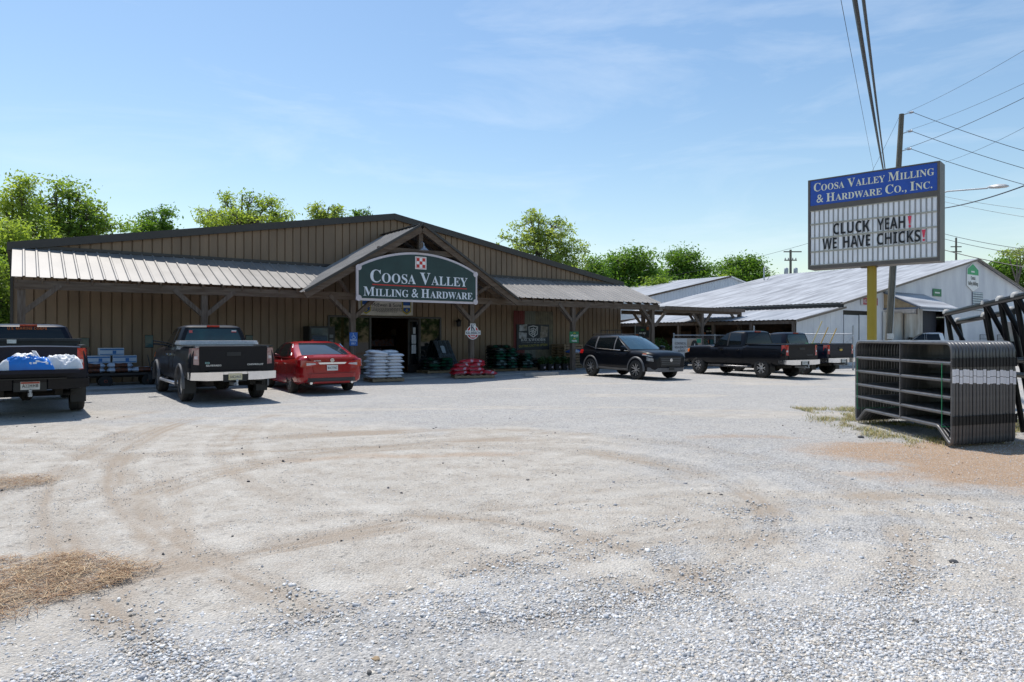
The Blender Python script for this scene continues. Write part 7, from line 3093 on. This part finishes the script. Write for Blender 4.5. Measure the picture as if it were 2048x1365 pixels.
def tree(name, label, x, y, h, lobes, n_leaf, size, lm, seed, trunk_r=.22, group=None, twigs=True, clump=.75, per=60, bare=0.0):
    """lobes: (dx, z, rx, rz) ellipsoids the crown is made of"""
    rg = np.random.default_rng(seed)
    rr = random.Random(seed)
    t = thing(name, label, 'tree', (x, y, 0), 0, group)
    mb = MB()
    top = max(z + rz * .5 for _, z, _, rz in lobes)
    base = min(z - rz for _, z, _, rz in lobes)
    trunk = [Vector((0, 0, -.2))]
    for i in range(1, 7):
        trunk.append(Vector((rr.uniform(-.25, .25) * i / 5, rr.uniform(-.25, .25) * i / 5, top * i / 6)))
    mb.tube(trunk, trunk_r, 8, r2=trunk_r * .22)
    cents = []
    vol = [rx * rx * rz for _, _, rx, rz in lobes]
    n_leaf = int(n_leaf * .85)
    ncl = max(12, int(n_leaf * 1.15) // per)
    for (dx, z, rx, rz), v in zip(lobes, vol):
        k = max(4, int(ncl * v / sum(vol)))
        dirs = rg.normal(size=(k, 3))
        dirs /= np.linalg.norm(dirs, axis=1)[:, None]
        rad = (0.35 + 0.65 * rg.random(k)) ** .6
        c = np.array([dx, (rr.random() - .5) * rx * .5, z]) + dirs * rad[:, None] * np.array([rx, rx * .9, rz])
        # main limb to the lobe
        st = trunk[min(5, max(1, int(6 * max(.15, (z - rz) / top) * .8)))]
        mid = Vector((dx * .6, c[:, 1].mean() * .5, z - rz * .45))
        mb.tube([st, st.lerp(mid, .5) + Vector((0, 0, -.1 * rz)), mid, Vector((dx, c[:, 1].mean(), z + rz * .35))], trunk_r * .45, 6, r2=trunk_r * .10)
        if twigs:
            for q in c:
                q = Vector(q)
                a0 = mid.lerp(Vector((dx, 0, z + rz * .35)), rr.random())
                md = a0.lerp(q, .5) + Vector((rr.uniform(-.2, .2), rr.uniform(-.2, .2), rr.uniform(-.1, .35)))
                mb.tube([a0, md, q], trunk_r * .13, 4, r2=trunk_r * .03, caps=False)
        cents.append(c)
    mb.build('trunk', M_bark, t, smooth=60)
    c = np.concatenate(cents)
    if bare:
        c = c[rg.random(len(c)) > bare]
    cs = clump * 0.72 * (0.5 + rg.random(len(c)))
    w = cs ** 2
    idx = rg.choice(len(c), n_leaf, p=w / w.sum())
    d = rg.normal(size=(n_leaf, 3)) * np.array([.52, .52, .36])
    pts = c[idx] + d * cs[idx][:, None]
    leaf_obj('crown', leaf_quads(pts, size, seed + 1), lm, t)
    return t


def at_px(u, d):
    return (u - 1024) / FPX * d


def zpx(v, d):
    return CZ - (v - HZ) / FPX * d


def lobes_px(u0, d, items):
    """items: (u, v, ru, rv) in photo pixels at depth d -> local lobes"""
    k = d / FPX
    return [((u - u0) * k, zpx(v, d), ru * k, rv * k) for u, v, ru, rv in items]


GT = 'trees behind the store'
d = 36
tree('tree', "tallest leafy tree at the left edge beyond the store corner", at_px(45, d), d, 10, lobes_px(45, d, [(45, 400, 28, 58), (15, 450, 32, 50), (70, 470, 34, 50), (40, 545, 42, 60)]), 11500, .105, L_bright, 11, .24, GT, per=70)
d = 40
tree('tree', "broad leafy tree above the left part of the store roof", at_px(135, d), d, 11, lobes_px(135, d, [(110, 405, 36, 45), (155, 400, 30, 38), (185, 435, 36, 34), (135, 465, 50, 45), (225, 455, 26, 18), (120, 530, 60, 50)]), 14500, .115, L_mid, 12, .28, GT, per=70)
d = 30
tree('tree', "bright yellow green sapling at the left edge of the store", at_px(20, d), d, 7, lobes_px(20, d, [(22, 470, 28, 32), (5, 520, 40, 42), (15, 580, 36, 50)]), 9000, .085, L_bright, 13, .14, GT, per=60)
d = 27
tree('tree', "low dense green tree beside the store's left wall behind the blue pickup", at_px(-10, d), d, 5, lobes_px(-10, d, [(-8, 560, 32, 45), (0, 620, 32, 45), (-30, 650, 45, 40)]), 9000, .075, L_mid, 14, .12, GT, per=60)
d = 52
tree('tree', "dark twin topped tree above the store roof, second group from the left", at_px(310, d), d, 12, lobes_px(310, d, [(296, 440, 12, 22), (330, 432, 14, 20), (310, 470, 38, 26), (345, 462, 12, 10), (270, 468, 10, 6)]), 5500, .13, L_dark, 15, .2, GT, per=45, clump=.62)
d = 50
tree('tree', "airy light green tree rising above the middle left of the store roof", at_px(490, d), d, 12, lobes_px(490, d, [(445, 410, 24, 28), (500, 405, 28, 28), (545, 415, 30, 24), (415, 430, 24, 26), (490, 445, 90, 24), (565, 435, 20, 18)]), 9000, .115, L_bright, 16, .24, GT, per=34, clump=.55, bare=.12)
d = 52
tree('tree', "thin topped tree just left of the store's roof peak", at_px(655, d), d, 12, lobes_px(655, d, [(635, 425, 24, 20), (672, 430, 22, 20), (650, 450, 40, 20)]), 3200, .12, L_olive, 17, .2, GT, per=30, clump=.5, bare=.1)
tree('tree', "sparse small tree peeking over the roof peak's left shoulder", at_px(725, d), d, 11, lobes_px(725, d, [(712, 432, 14, 14), (738, 428, 8, 12), (722, 450, 26, 14)]), 1500, .12, L_dark, 18, .16, GT, per=26, clump=.42)
d = 58
tree('tree', "tall airy tree above the right slope of the store roof", at_px(1080, d), d, 14, lobes_px(1080, d, [(1060, 450, 34, 32), (1105, 465, 38, 36), (1075, 500, 60, 34), (1140, 500, 34, 30), (1000, 478, 22, 14), (1160, 530, 24, 18), (1100, 540, 70, 30)]), 13000, .13, L_olive, 19, .26, GT, per=42, clump=.62, bare=.06)
d = 70
GD = 'dense dark trees behind the sheds'
tree('tree', "small dark tree in the gap right of the airy tree", at_px(1188, d), d, 9, lobes_px(1188, d, [(1188, 530, 16, 14), (1185, 555, 26, 20)]), 5000, .15, L_dark, 20, .2, GD, per=60, clump=1.0)
d = 76
tree('tree', "dense round tree behind the store's right end, left of the pair", at_px(1262, d), d, 10, lobes_px(1262, d, [(1240, 530, 36, 24), (1275, 520, 34, 20), (1225, 560, 40, 30), (1285, 555, 40, 28), (1260, 590, 70, 30)]), 26000, .17, L_dark, 21, .35, GD, per=80, clump=1.35)
d = 84
tree('tree', "dense round dark tree above the white shed's roof", at_px(1365, d), d, 11, lobes_px(1365, d, [(1365, 522, 34, 20), (1340, 545, 30, 24), (1390, 550, 30, 24), (1360, 575, 55, 24)]), 22000, .18, L_dark, 22, .35, GD, per=80, clump=1.4)
tree('tree', "lighter green bushy tree low between the two dense trees", at_px(1320, 72), 72, 8, lobes_px(1320, 72, [(1310, 572, 24, 16), (1345, 578, 24, 14)]), 5000, .15, L_mid, 23, .2, GD, per=60)
d = 92
tree('tree', "rounded dark tree between the white shed and the barn roof", at_px(1482, d), d, 11, lobes_px(1482, d, [(1490, 530, 30, 16), (1462, 542, 26, 16), (1510, 545, 20, 18), (1480, 560, 48, 20)]), 16000, .19, L_dark, 24, .35, GD, per=80, clump=1.4)
tree('tree', "low yellow green bush at the foot of the rounded dark tree", at_px(1445, 86), 86, 7, lobes_px(1445, 86, [(1440, 563, 18, 10), (1465, 572, 20, 8)]), 2500, .16, L_bright, 25, .2, GD, per=60)
d = 88
tree('tree', "dark tree behind the barn's right roof slope at the edge", at_px(2020, d), d, 11, lobes_px(2020, d, [(2015, 540, 34, 22), (2045, 560, 34, 26), (1985, 548, 18, 14)]), 9000, .18, L_dark, 26, .35, GD, per=80, clump=1.0)
tree('tree', "tall wispy tree above the barn at the right edge", at_px(2035, 70), 70, 12, lobes_px(2035, 70, [(2030, 505, 22, 12), (2050, 515, 24, 16), (2005, 512, 14, 8)]), 1600, .12, L_olive, 27, .2, GD, per=24, clump=.5)

# far tree belt added all round: horizon, darker paint reflections, less low sky light
rg = np.random.default_rng(99)
ang = rg.random(60000) * 2 * PI
rad = 170 + 30 * rg.random(60000)
hmax = 9 + 5 * fbm(ang * 9, ang * 0 + 3.3, 5) + 3 * fbm(ang * 40, ang * 0 + 1.3, 6)
z = hmax * rg.random(60000) ** .7
pts = np.stack([rad * np.cos(ang), 20 + rad * np.sin(ang), z], -1)
o = leaf_obj('added_far_woods', leaf_quads(pts, 1.1, 98), L_dark)
tag(o, "belt of woods far beyond the lot", kind='stuff')
